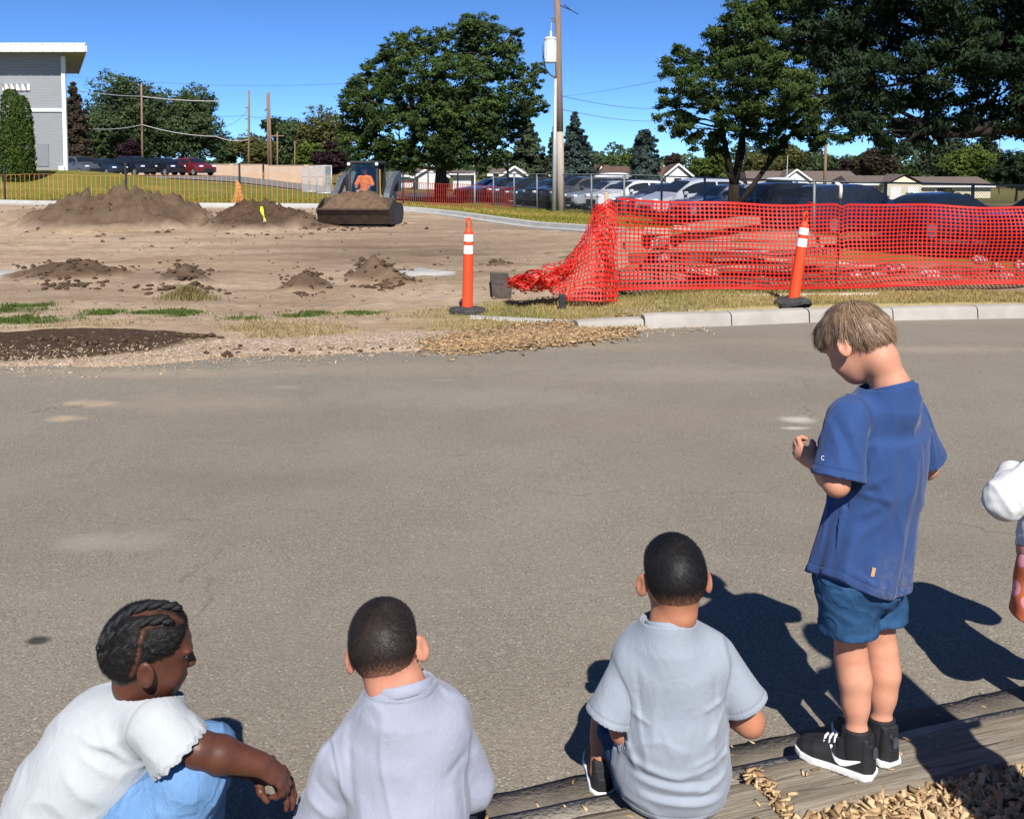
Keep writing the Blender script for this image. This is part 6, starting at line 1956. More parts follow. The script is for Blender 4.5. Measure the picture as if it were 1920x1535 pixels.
# ================================================================== FIGURES: smooth implicit surfaces
def mesh_sdf(fn, lo, hi, h):
    """polygonise fn(X,Y,Z)<0 with naive surface nets; only blocks near the surface are sampled finely"""
    B = 8
    lo, hi = np.array(lo, np.float32), np.array(hi, np.float32)
    nb = np.ceil((hi - lo) / h / B).astype(int) + 1
    n = nb * B
    c = [lo[a] + (np.arange(nb[a]) * B + (B - 1) / 2) * h for a in range(3)]
    CX_, CY_, CZ_ = np.meshgrid(*c, indexing='ij')
    D = fn(CX_.ravel().astype(np.float32), CY_.ravel().astype(np.float32), CZ_.ravel().astype(np.float32)).reshape(nb)
    act = np.abs(D) < h * B * 1.25
    V = np.repeat(np.repeat(np.repeat(D, B, 0), B, 1), B, 2).astype(np.float32)
    idx = np.argwhere(act)
    off = np.stack(np.meshgrid(*[np.arange(B)] * 3, indexing='ij'), -1).reshape(-1, 3)
    for s in range(0, len(idx), 4000):
        g_ = (idx[s:s + 4000, None, :] * B + off[None]).reshape(-1, 3)
        P = lo + g_ * h
        V[g_[:, 0], g_[:, 1], g_[:, 2]] = fn(P[:, 0].astype(np.float32), P[:, 1].astype(np.float32), P[:, 2].astype(np.float32))
    S = V < 0
    cnt = np.zeros([k - 1 for k in S.shape], np.int8)
    corners = [(i, j, k) for i in (0, 1) for j in (0, 1) for k in (0, 1)]
    sl = lambda o, m: slice(o, m - 1 + o)
    for (i, j, k) in corners: cnt += S[sl(i, n[0]), sl(j, n[1]), sl(k, n[2])]
    cell = np.argwhere((cnt > 0) & (cnt < 8))
    vals = {q: V[cell[:, 0] + q[0], cell[:, 1] + q[1], cell[:, 2] + q[2]] for q in corners}
    acc = np.zeros((len(cell), 3)); num = np.zeros(len(cell))
    for q in corners:
        for a in range(3):
            if q[a]: continue
            r = list(q); r[a] = 1; r = tuple(r)
            v0, v1 = vals[q], vals[r]
            x = (v0 < 0) != (v1 < 0)
            t = np.where(x, v0 / np.where(x, v0 - v1, 1), 0)
            p = np.array(q, float)[None].repeat(len(cell), 0); p[:, a] = t
            acc += p * x[:, None]; num += x
    Vt = lo + (cell + acc / num[:, None]) * h
    im = np.full(cnt.shape, -1, np.int32); im[cell[:, 0], cell[:, 1], cell[:, 2]] = np.arange(len(cell))
    F = []
    for a in range(3):
        b, c_ = (a + 1) % 3, (a + 2) % 3
        s0 = [slice(None)] * 3; s1 = [slice(None)] * 3
        s0[a] = slice(0, n[a] - 1); s1[a] = slice(1, n[a])
        for q in (b, c_): s0[q] = slice(1, n[q] - 1); s1[q] = slice(1, n[q] - 1)
        A0, A1 = S[tuple(s0)], S[tuple(s1)]
        e = np.argwhere(A0 != A1)
        ins = A0[e[:, 0], e[:, 1], e[:, 2]]
        base = e.copy(); base[:, b] += 1; base[:, c_] += 1
        def cidx(db, dc):
            k = base.copy(); k[:, b] += db; k[:, c_] += dc
            return im[k[:, 0], k[:, 1], k[:, 2]]
        q = np.stack([cidx(-1, -1), cidx(0, -1), cidx(0, 0), cidx(-1, 0)], 1)
        q[~ins] = q[~ins][:, ::-1]
        F.append(q)
    F = np.concatenate(F); F = F[(F >= 0).all(1)]
    return Vt, F

def v3(p): return np.array([p[0], p[1], p[2]], np.float32)
def cone(P, a, b, r0, r1=None):
    """tapered capsule"""
    r1 = r0 if r1 is None else r1
    a, b = v3(a), v3(b); d = b - a; L2 = float(d @ d) + 1e-12
    X, Y, Z = P[0] - a[0], P[1] - a[1], P[2] - a[2]
    t = np.clip((X * d[0] + Y * d[1] + Z * d[2]) / L2, 0, 1)
    return np.sqrt((X - t * d[0]) ** 2 + (Y - t * d[1]) ** 2 + (Z - t * d[2]) ** 2) - (r0 + (r1 - r0) * t)
def chain(P, pts, rs, k=.02):
    d = None
    for i in range(len(pts) - 1):
        q = cone(P, pts[i], pts[i + 1], rs[i], rs[i + 1])
        d = q if d is None else smin(d, q, k)
    return d
def ell(P, c, r, M=None):
    X, Y, Z = P[0] - c[0], P[1] - c[1], P[2] - c[2]
    if M is not None:
        X, Y, Z = (X * M[0][i] + Y * M[1][i] + Z * M[2][i] for i in range(3))
    k0 = np.sqrt((X / r[0]) ** 2 + (Y / r[1]) ** 2 + (Z / r[2]) ** 2) + 1e-6
    k1 = np.sqrt((X / r[0] ** 2) ** 2 + (Y / r[1] ** 2) ** 2 + (Z / r[2] ** 2) ** 2) + 1e-6
    return k0 * (k0 - 1) / k1
def smin(a, b, k):
    h = np.clip(.5 + .5 * (b - a) / k, 0, 1)
    return b + (a - b) * h - k * h * (1 - h)
def smax(a, b, k): return -smin(-a, -b, k)
def plane(P, p, n):
    """positive on the side n points to"""
    n = np.array(n, float); n = n / np.linalg.norm(n)
    return (P[0] - p[0]) * n[0] + (P[1] - p[1]) * n[1] + (P[2] - p[2]) * n[2]
def ridge3(P, a, b, w, amp, ky=1.0):
    a, b = v3(a), v3(b); d = b - a; d[1] *= ky; L2 = float(d @ d) + 1e-12
    X, Y, Z = P[0] - a[0], (P[1] - a[1]) * ky, P[2] - a[2]
    t = np.clip((X * d[0] + Y * d[1] + Z * d[2]) / L2, 0, 1)
    q = np.sqrt((X - t * d[0]) ** 2 + (Y - t * d[1]) ** 2 + (Z - t * d[2]) ** 2) / w
    return amp * (.6 * np.exp(-q * q) + .4 * np.exp(-1.6 * q)) * np.sqrt(np.clip(4 * t * (1 - t) + .15, 0, 1))
def ridge(P, a, b, w, amp):
    """cloth fold on the side towards -y; its line is given in elevation, depth hardly matters"""
    return ridge3(P, a, b, w, amp, .12)
def shell(d, cuts, th=.006, core=None):
    """hollow garment: outer d, opened by the cutting planes (positive = removed); core = the unfolded shape"""
    o = d
    for c in cuts: o = np.maximum(o, c)
    return np.maximum(o, -(d + th) if core is None else -(core + .0115))
SEAM = [False]                                    # ask a garment for its seam lines instead of its shape
def seam_of(fn):
    def f(V):
        SEAM[0] = True
        r = fn(V[:, 0].astype(np.float32), V[:, 1].astype(np.float32), V[:, 2].astype(np.float32))
        SEAM[0] = False
        return r
    return f
def stitch(*ds):
    return np.clip(sum(np.exp(-(d / .0024) ** 2) for d in ds), 0, 1)
WN = SNoise(91, 12)
WN2 = SNoise(47, 12)
def crumple(P, f, amp, st=(1, 1, 1)):
    n = WN(P[0] * st[0], P[1] * st[1], P[2] * st[2], f=f)
    return amp * (1 - np.abs(n)) 

def creases(P, f, amp, st=(1, 1, 1), thr=.55):
    """sharp-crested cloth creases, only where the noise ridges peak"""
    n = WN(P[0] * st[0], P[1] * st[1], P[2] * st[2], f=f) + .35 * WN2(P[0] * st[0], P[1] * st[1], P[2] * st[2], f=f * 2.1)
    return amp * np.clip((1 - np.abs(n) - thr) / (1 - thr), 0, 1) ** 1.4
def band(d, w, amp):
    """folded-over hem: fabric doubled within w of an edge; d is distance inside the edge"""
    return amp * sstep(w, w - .007, np.abs(d))
def rot(yaw, pitch=0, roll=0):
    """head frame: facing +y turned by yaw (ccw), nodded down by pitch, tilted by roll"""
    return np.array(Matrix.Rotation(yaw, 3, 'Z') @ Matrix.Rotation(-pitch, 3, 'X') @ Matrix.Rotation(roll, 3, 'Y'))

class Head:
    def __init__(s, c, M, k=1.0, ear_out=.5, jaw=1.0):
        s.c, s.M, s.k, s.ear_out, s.jaw = np.array(c, float), M, k, ear_out, jaw
    def loc(s, P):
        X, Y, Z = P[0] - s.c[0], P[1] - s.c[1], P[2] - s.c[2]
        return tuple((X * s.M[0][i] + Y * s.M[1][i] + Z * s.M[2][i]) / s.k for i in range(3))
    def world(s, p):
        return s.c + s.M @ (np.array(p, float) * s.k)
    def skull(s, Q):
        d = ell(Q, (0, -.010, .018), (.0715, .090, .082))
        d = smin(d, ell(Q, (0, -.045, -.008), (.057, .047, .060)), .03)
        return d
    def face(s, Q, ears=True):
        d = s.skull(Q)
        d = smin(d, ell(Q, (0, .030, -.030), (.058, .052, .068)), .03)
        d = smin(d, ell(Q, (0, .040, -.078), (.036 * s.jaw, .034, .028)), .03)
        d = smin(d, ell(Q, (0, .010, -.060), (.050 * s.jaw, .050, .035)), .03)
        for sx in (-1, 1):
            d = smin(d, ell(Q, (sx * .033, .050, -.040), (.024, .024, .026)), .02)
            d = smax(d, -ell(Q, (sx * .029, .088, .000), (.016, .014, .011)), .012)
            d = smin(d, ell(Q, (sx * .028, .074, .016), (.022, .012, .008)), .012)
        d = smin(d, cone(Q, (0, .078, .002), (0, .093, -.028), .007, .009), .010)
        d = smin(d, ell(Q, (0, .088, -.032), (.015, .011, .009)), .008)
        d = smin(d, ell(Q, (0, .078, -.056), (.020, .010, .006)), .006)
        d = smin(d, ell(Q, (0, .076, -.066), (.017, .010, .006)), .006)
        if ears:
            for sx in (-1, 1):
                a = sx * s.ear_out
                Mz = np.array(Matrix.Rotation(-a, 3, 'Z') @ Matrix.Rotation(.22, 3, 'X'))
                e = ell(Q, (sx * .083, -.012, -.014), (.0080, .0190, .030), Mz)
                off = Mz @ np.array([sx * .010, .004, .002])
                e = smax(e, -ell(Q, (sx * .083 + off[0], -.012 + off[1], -.014 + off[2]), (.0080, .0112, .0195), Mz), .005)
                d = smin(d, e, .006)
        return d * s.k
    def sdf(s, P, ears=True): return s.face(s.loc(P), ears)

def person_mesh(name, fn, lo, hi, h, mat, parent, base, attrs=None, smooth_it=1):
    V, F = mesh_sdf(fn, lo, hi, h)
    at_ = {k: f(V) for k, f in (attrs or {}).items()}
    return link(name, np_mesh(name, V - np.array(base)[None], F, mat, True, at_), None, parent), V, F

def hair_zone(Q, line):
    ly = np.array([p[0] for p in line]); lz = np.array([p[1] for p in line])
    return Q[2] - np.interp(Q[1], ly, lz)

def strands(name, head, V, Nrm, mask, whorl, length, n, seed, mat, parent, base, swirl=.5, lift=.35, width=.0011, segs=3, jitter=.25, droop=0.0, tone_sd=.25, tone0=.5, down=None):
    """thin tapering hair ribbons rooted on the scalp mesh; flow spirals out from the whorl"""
    g = np.random.default_rng(seed)
    ids = np.nonzero(mask)[0]
    i = ids[g.integers(0, len(ids), n)]
    P = V[i] + g.normal(0, .0012, (n, 3)); N = Nrm[i]
    W = head.world(whorl)
    d = P - W; d = d - N * (d * N).sum(1)[:, None]
    d /= np.linalg.norm(d, axis=1)[:, None] + 1e-9
    t = np.cross(N, d)
    d = d + swirl * t
    if down is not None: d = d * (1 - down) + np.array(head.M @ np.array([0, 0, -1.0]))[None] * down
    d = d + g.normal(0, jitter, (n, 3)); d = d - N * (d * N).sum(1)[:, None]; d /= np.linalg.norm(d, axis=1)[:, None] + 1e-9
    L = (length[i] if hasattr(length, '__len__') else np.full(n, length)) * g.uniform(.6, 1.2, n)
    lf = lift * g.uniform(.4, 1.4, n)
    side = np.cross(d, N)
    pts = []
    for k in range(segs + 1):
        f = k / segs
        p = P + d * (L * f)[:, None] + N * (L * lf * f * (1 - .55 * f))[:, None] - N * (L * L * f * f * 5.0)[:, None] + np.array([0, 0, -1.0]) * (droop * L * f * f)[:, None]
        w = width * (1 - .75 * f)
        pts.append(p + side * w / 2); pts.append(p - side * w / 2)
    Vs = np.stack(pts, 1).reshape(-1, 3)
    m = 2 * (segs + 1)
    q = np.array([(2 * k, 2 * k + 1, 2 * k + 3, 2 * k + 2) for k in range(segs)])
    F = (q[None] + (np.arange(n) * m)[:, None, None]).reshape(-1, 4)
    tone = np.repeat(np.clip(g.normal(tone0, tone_sd, n), 0, 1), m)
    return link(name, np_mesh(name, Vs - np.array(base)[None], F, mat, True, {"tone": tone}), None, parent)

def vnormals(V, F):
    a, b, c, d = (V[F[:, k]] for k in range(4))
    fn = np.cross(c - a, d - b)
    N = np.zeros_like(V)
    for k in range(4): np.add.at(N, F[:, k], fn)
    return N / (np.linalg.norm(N, axis=1)[:, None] + 1e-12)

# --- materials for figures
def skin(name, c, c2, rough=.58, sss=.07, scale=.005):
    t = NT(name)
    p = t.coord("Object")
    col = t.ramp(t.noise(p, 28, 4, .6), [(.3, c2), (.7, c)])
    blot = t.noise(p, 75, 5, .7)
    col = t.mix(t.math('MULTIPLY', t.ramp(blot, [(.45, (0, 0, 0)), (.75, (1, 1, 1))]), .35), col, (c[0] * .92, c[1] * .72, c[2] * .68))
    col = t.mix(t.math('MULTIPLY', t.ramp(t.noise(p, 11, 3), [(.4, (0, 0, 0)), (.7, (1, 1, 1))]), .30), col, (min(1, c[0] * 1.08), c[1] * .85, c[2] * .80))
    nrm = t.bump(t.noise(p, 300, 4, .7), .35, .0012)
    b = t.bsdf(col, rough, .35, 0, nrm)
    b.inputs["Subsurface Weight"].default_value = sss
    b.inputs["Subsurface Radius"].default_value = (1.0, .35, .2)
    b.inputs["Subsurface Scale"].default_value = scale
    return t.mat
SK_a = skin("skin_fair", (.56, .285, .185), (.49, .225, .145))
SK_b = skin("skin_tan", (.44, .20, .115), (.37, .155, .088))
SK_c = skin("skin_warm", (.50, .235, .150), (.43, .185, .115))
SK_d = skin("skin_deep", (.105, .040, .024), (.072, .027, .017), .42, .06)
def cloth(name, c, c2, wscale=900, bump=.25, heather=0.0, rough=.9, dirt=None, wrinkle=.28):
    t = NT(name)
    p = t.coord("Object")
    n = t.noise(p, 9, 4, .6)
    col = t.ramp(n, [(.3, c2), (.7, c)])
    if heather:
        hn = t.noise(t.mapping(p, (1, 1, 5)), 160, 3, .7)
        col = t.mix(t.math('MULTIPLY', t.ramp(hn, [(.4, (0, 0, 0)), (.7, (1, 1, 1))]), heather), col, tuple(x * .72 for x in c))
    if dirt is not None:
        (px_, py_, pz_), rad, dc = dirt
        vm = t.n("ShaderNodeVectorMath", operation='DISTANCE'); t.l(p, vm.inputs[0]); vm.inputs[1].default_value = (px_, py_, pz_)
        near = t.ramp(t.math('DIVIDE', vm.outputs["Value"], rad), [(.35, (1, 1, 1)), (1, (0, 0, 0))])
        sm = t.ramp(t.noise(t.mapping(p, (1.6, 1.6, 1)), 34, 5, .7, .5), [(.42, (0, 0, 0)), (.66, (1, 1, 1))])
        col = t.mix(t.math('MULTIPLY', t.math('MULTIPLY', near, sm), .55), col, dc)
    seam = t.attr("seam")
    col = t.mix(t.math('MULTIPLY', seam, .38), col, tuple(x * .35 for x in c))
    w = t.noise(p, wscale, 2)
    small = t.noise(t.mapping(p, (1, 1, .7)), 20, 5, .55, 1.2)
    nrm = t.bump(small, wrinkle, .012)
    nrm = t.bump(t.math('MULTIPLY', seam, -1.0), .5, .002, nrm)
    b = t.bsdf(col, rough, .12, 0, t.bump(w, bump, .0006, nrm))
    b.inputs["Sheen Weight"].default_value = .12
    return t.mat
def denim(name, c, c2):
    t = NT(name)
    p = t.coord("Object")
    n = t.noise(p, 14, 5, .65)
    fine = t.noise(t.mapping(p, (1, 1, .12)), 420, 2)
    sm = t.noise(t.mapping(p, (1, 1, .6)), 30, 5, .6, 1.0)
    col = t.ramp(n, [(.28, c2), (.72, c)])
    col = t.mix(t.math('MULTIPLY', fine, .45), col, tuple(x * .6 for x in c2))
    t.bsdf(col, .88, .12, 0, t.bump(fine, .3, .0008, t.bump(sm, .45, .012)))
    return t.mat
def hairmat(name, dark, light, rough=.38, spec=.5, scalp=None):
    t = NT(name)
    c = t.mix(t.attr("tone"), dark, light)
    t.bsdf(c, rough, spec)
    return t.mat
def scalpmat(name, hair, skin_, rough=.6):
    t = NT(name)
    p = t.coord("Object")
    n = t.noise(p, 520, 3, .7)
    k = t.math('MULTIPLY', t.attr("cover"), t.math('ADD', .75, t.math('MULTIPLY', n, .5)))
    kk = t.n("ShaderNodeClamp"); t.l(k, kk.inputs[0])
    t.bsdf(t.mix(kk.outputs[0], skin_, hair), .75, .12, 0, t.bump(n, .25, .0006))
    return t.mat
# ================================================================== PEOPLE
def unit(v): v = np.array(v, float); return v / np.linalg.norm(v)
def A(*q): return np.array(at(*q))
def hand(P, w, d, n, side, k=1.0, curl=(.5, .55, .6, .65), tcurl=.4, r=1.0):
    """palm, four fingers and a thumb; d along the hand, n the way the fingers close, side towards the thumb"""
    w = np.array(w, float); d, n = unit(d), unit(n); n = unit(n - d * (n @ d)); side = unit(np.array(side, float) - d * (np.array(side) @ d) - n * (np.array(side) @ n))
    M = np.stack([side, d, n], 1)
    s = ell(P, w + d * .036 * k, (.031 * k, .042 * k, .0145 * k), M)
    s = smin(s, cone(P, w - d * .01, w + d * .03 * k, .019 * k, .016 * k), .015)
    for i in range(4):
        fl = (.94, 1.05, 1.0, .80)[i] * k
        p = w + d * (.066, .070, .068, .062)[i] * k + side * (.0225 - .0150 * i) * k
        a = 0; dd = d + side * (.10 - .07 * i)
        for sg, (L, r0, r1) in enumerate(((.031, .0082, .0076), (.022, .0076, .0068), (.018, .0068, .0056))):
            a += curl[i] * (.75, 1.15, .85)[sg]
            q = p + unit(unit(dd) * math.cos(a) + n * math.sin(a)) * L * fl
            s = smin(s, cone(P, p, q, r0 * k * r, r1 * k * r), .004)
            p = q
    p = w + d * .018 * k + side * .020 * k + n * .004
    q = p + unit(d * .62 + side * .62 + n * .35) * .034 * k
    e = q + unit(d * (.9 - tcurl * .4) + side * (.25 - tcurl * .5) + n * (.25 + tcurl * .5)) * .026 * k
    s = smin(s, cone(P, p, q, .0115 * k * r, .0095 * k * r), .012)
    s = smin(s, cone(P, q, e, .0092 * k * r, .0068 * k * r), .004)
    return s

def eyes(head, parent, base):
    for sx in (-1, 1):
        c = head.world((sx * .029, .0665, .001)) - np.array(base)
        m = MB(); m.lathe([(.0103 * math.sin(a), -.0103 * math.cos(a)) for a in np.linspace(.02, 3.12, 9)], 12, c)
        e = m.build("eye", M_eyewhite, parent, smooth=True)
        f = head.M @ np.array([0, 1.0, 0])
        m = MB(); m.lathe([(.0052, .0), (.0045, .0012), (.0003, .0018)], 12, c + f * .0093, Vector((0, 0, 1)).rotation_difference(Vector(f)).to_matrix())
        m.build("iris", M_iris, e, smooth=True)
t_ = NT("eye_white"); t_.bsdf((.7, .68, .65), .2, .5); M_eyewhite = t_.mat
t_ = NT("eye_iris"); t_.bsdf((.03, .018, .010), .1, .6); M_iris = t_.mat
H_black = hairmat("hair_black", (.004, .004, .005), (.020, .019, .020), .5, .28)
H_dkbrown = hairmat("hair_dark_brown", (.008, .006, .006), (.045, .033, .027), .5, .28)
H_brown = hairmat("hair_light_brown", (.095, .056, .031), (.40, .265, .160), .40, .45)
H_coily = hairmat("hair_coily_black", (.004, .004, .004), (.020, .018, .018), .55, .3)
SC_black = scalpmat("scalp_black", (.006, .006, .007), (.40, .18, .10))
SC_dkbr = scalpmat("scalp_dark_brown", (.013, .010, .009), (.46, .21, .135))
SC_brown = scalpmat("scalp_light_brown", (.11, .066, .038), (.55, .28, .18))
SC_coily = scalpmat("scalp_coily", (.006, .006, .006), (.095, .038, .024))

def crop_hair(parent, base, head, line, thick, top_len, side_len, fade, mat, smat, whorl, n, seed, swirl=.5, lift=.4):
    """close-cropped hair: a scalp cap that fades into the skin plus fine strands"""
    def zone(P): return hair_zone(head.loc(P), line)
    def cap(*P):
        Q = head.loc(P); z = hair_zone(Q, line)
        th = -.0035 + sstep(-.006, .006, z) * .0045 + sstep(.0, fade, z) * thick
        return head.skull(Q) * head.k - th - .0003 * WN(*P, f=70) * sstep(0, fade, z)
    c = head.c
    cover = lambda V: np.clip(.12 * sstep(-.006, .004, zone(V.T)) + .9 * sstep(-.004, fade * .8, zone(V.T)), 0, 1)
    o, V, F = person_mesh("hair", cap, c - .14, c + .14, .0035, smat, parent, base, {"cover": cover})
    N = vnormals(V, F)
    z = zone(V.T)
    Q = head.loc(V.T)
    ln = side_len + (top_len - side_len) * sstep(.02, .08, Q[2])
    ln = ln * sstep(0, fade, z)
    strands("hair_strands", head, V, N, (z > .004) , whorl, ln, n, seed, mat, o, base, swirl, lift, .0010, 3, .13, tone_sd=.18)
    return o

# ------------------------------------------------------------------ the seated boy in grey
def boy_grey():
    base = (.405, 2.36, T_A)
    t = thing("person", "seated boy in pale grey T-shirt with short black hair, back to us", "person", base)
    hd = Head(A(1263, 1080, 2.385), rot(R(2), R(9), R(-2)), .985, .75)
    c7 = A(1262, 1174, 2.310); sL, sR = A(1180, 1236, 2.385), A(1352, 1232, 2.385)
    eL, eR = A(1172, 1368, 2.40), A(1405, 1352, 2.40)
    hL, hR = np.array([.34, 2.58, .26]), np.array([.44, 2.60, .27])
    kL, kR = np.array([.275, 2.60, .195]), np.array([.50, 2.64, .22])
    aL, aR = np.array([.238, 2.525, .045]), np.array([.50, 2.60, .035])
    hip = np.array([.405, 2.40, .135])
    def body(*P):
        d = hd.sdf(P)
        neck = chain(P, [hd.world((0, -.026, -.035)), hd.world((0, -.028, -.08)), c7 + [0, .047, -.01], c7 + [0, .055, -.06]], [.046, .043, .045, .052], .02)
        d = smin(d, neck, .022)
        tor = chain(P, [c7 + [0, .06, -.09], [.40, 2.42, .33], hip], [.055, .085, .095], .05)
        d = smin(d, tor, .03)
        for s_, e, h_, n_ in ((sL, eL, hL, 1), (sR, eR, hR, -1)):
            arm = chain(P, [s_, s_ + (e - s_) * .3, e, h_], [.026, .034, .034, .024], .012)
            arm = smin(arm, cone(P, e, e + (h_ - e) * .35, .035, .036), .015)
            d = smin(d, arm, .02)
            d = smin(d, hand(P, h_, unit(h_ - e) * .6 + np.array([0, .5, -.2]), (0, 0, -1), (n_ * .8, .3, .2), .9), .008)
        for k_, a_, sx in ((kL, aL, -1), (kR, aR, 1)):
            d = smin(d, chain(P, [hip + [sx * .07, .04, -.02], k_, a_], [.075, .050, .032], .015), .02)
            d = smin(d, cone(P, k_ + (a_ - k_) * .3, k_ + (a_ - k_) * .5, .047, .044), .02)
        return d
    person_mesh("body", body, (.12, 2.15, -.02), (.75, 2.80, .82), .0043, SK_b, t, base)
    crop_hair(t, base, hd, [(-.12, -.066), (-.06, -.064), (-.035, -.050), (-.018, -.005), (.02, .002), (.045, .022), (.07, .05), (.1, .06)], .006, .014, .007, .075, H_black, SC_black, (.0, -.062, .079), 20000, 11, .5, .22)
    # T-shirt
    cuffL, cuffR = A(1142, 1345, 2.375), A(1398, 1318, 2.385)
    dL, dR = unit(cuffL - sL), unit(cuffR - sR)
    def tee(*P):
        body_ = chain(P, [[.397, 2.40, .40], [.402, 2.405, .26], [.405, 2.405, .14]], [.112, .122, .130], .06)
        fl = ell(P, (.395, 2.395, .40), (.135, .098, .115))
        body_ = smin(body_, fl, .05)
        body_ = smin(body_, ell(P, (.405, 2.41, .13), (.143, .110, .105)), .05)
        yoke = cone(P, sL + [.03, 0, -.005], sR + [-.03, 0, -.005], .055, .055)
        body_ = smin(body_, yoke, .05)
        slL = cone(P, sL + [.015, 0, 0], cuffL + dL * .02, .052, .060); slR = cone(P, sR + [-.015, 0, 0], cuffR + dR * .02, .052, .060)
        sl_ = np.minimum(slL, slR) - body_
        d = smin(smin(body_, slL, .012), slR, .012)
        d = smin(d, cone(P, c7 + [0, .047, .03], c7 + [0, .055, -.06], .057, .080), .03)
        # folds: hang from the shoulder blades, pulls at the armpits, rolls at the waist
        f = 0
        for a, b, w, am in [((.30, 2.30, .36), (.325, 2.285, .20), .012, .006), ((.345, 2.29, .40), (.335, 2.28, .24), .014, .004), ((.50, 2.29, .38), (.485, 2.28, .22), .012, .006), ((.52, 2.31, .33), (.47, 2.28, .27), .010, .006),
                            ((.515, 2.31, .36), (.46, 2.285, .345), .008, .005), ((.29, 2.31, .33), (.33, 2.285, .31), .009, .005), ((.285, 2.32, .215), (.40, 2.275, .190), .011, .009), ((.40, 2.275, .192), (.535, 2.32, .225), .012, .009),
                            ((.30, 2.31, .172), (.47, 2.275, .158), .010, .009), ((.45, 2.275, .150), (.54, 2.32, .18), .010, .007), ((.315, 2.30, .130), (.50, 2.28, .120), .011, .008), ((.28, 2.35, .25), (.30, 2.30, .19), .010, .007), ((.535, 2.36, .26), (.52, 2.30, .20), .010, .007),
                            ((.36, 2.29, .30), (.39, 2.28, .235), .012, .003), ((.43, 2.285, .31), (.41, 2.28, .24), .012, .003), ((.42, 2.28, .215), (.52, 2.30, .245), .008, .005)]:
            f = f + ridge(P, a, b, w, am)
        for a, b, w, am in [((.302, 2.31, .43), (.318, 2.30, .26), .009, -.0045), ((.488, 2.31, .42), (.50, 2.30, .30), .009, -.0045), ((.30, 2.30, .185), (.50, 2.275, .174), .008, -.004), ((.32, 2.30, .145), (.50, 2.278, .137), .008, -.005)]:
            f = f + ridge(P, a, b, w, am)
        core = d
        d = d - f - .0022 * WN(P[0], P[1], P[2] * .6, f=6) - creases(P, 4, .003, (1, 1, .7)) * sstep(.42, .25, P[2])
        neck_cut = neck_open(P, c7, (0, 1, 0))
        hem = -plane(P, (.405, 2.32, .070), (0, .12, 1)) - .012 * (1 - np.clip((np.abs(P[0] - .405) / .12), 0, 1) ** 2)
        cL, cR = np.where((slL < body_ - .004) & (P[0] < .36), plane(P, cuffL, dL), -1), np.where((slR < body_ - .004) & (P[0] > .44), plane(P, cuffR, dR), -1)
        d = d - band(hem, .022, .0016) - band(np.where(slL < body_, plane(P, cuffL, dL), -1), .020, .0016) - band(np.where(slR < body_, plane(P, cuffR, dR), -1), .020, .0016)
        d = d - .0022 * sstep(-.004, .004, sl_)          # set-in sleeve seam
        if SEAM[0]: return stitch(hem + .020, np.where(slL < body_, plane(P, cuffL, dL), -1) + .018, np.where(slR < body_, plane(P, cuffR, dR), -1) + .018, sl_)
        out = shell(d, [cL, cR, hem, neck_cut], .007, core)
        return out
    o, V, F = person_mesh("t_shirt", tee, (.12, 2.2, .02), (.72, 2.62, .60), .0036, CL_grey, t, base, {"seam": seam_of(tee)})
    collar(o, base, c7, .056, .0085, CL_grey, (0, .35, 1), (0, .047, -.016), 1.05)
    # shorts
    def shorts(*P):
        d = ell(P, hip + [0, .02, -.02], (.13, .10, .085))
        for k_, sx in ((kL, -1), (kR, 1)):
            a = hip + np.array([sx * .07, .03, -.02])
            d = smin(d, cone(P, a, a + (k_ - a) * .86, .085, .072), .03)
        d = d - .003 * WN(*P, f=9)
        cuts = []
        for k_, sx in ((kL, -1), (kR, 1)):
            a = hip + np.array([sx * .07, .03, -.02]); u = unit(k_ - a)
            pl_ = plane(P, a + (k_ - a) * .66, u)
            near = sx * (P[0] - .405)
            cuts.append(np.where(near > 0, pl_, -1.0))
        return shell(d, cuts, .007)
    person_mesh("shorts", shorts, (.15, 2.25, .02), (.68, 2.75, .40), .0045, DN_blue, t, base)
    for a_, k_ in ((aL, kL), (aR, kR)):
        shoe(t, base, a_ + [0, -.035, -.03], a_ + [0, .15, -.03], "sneaker", 0.0)
    return t

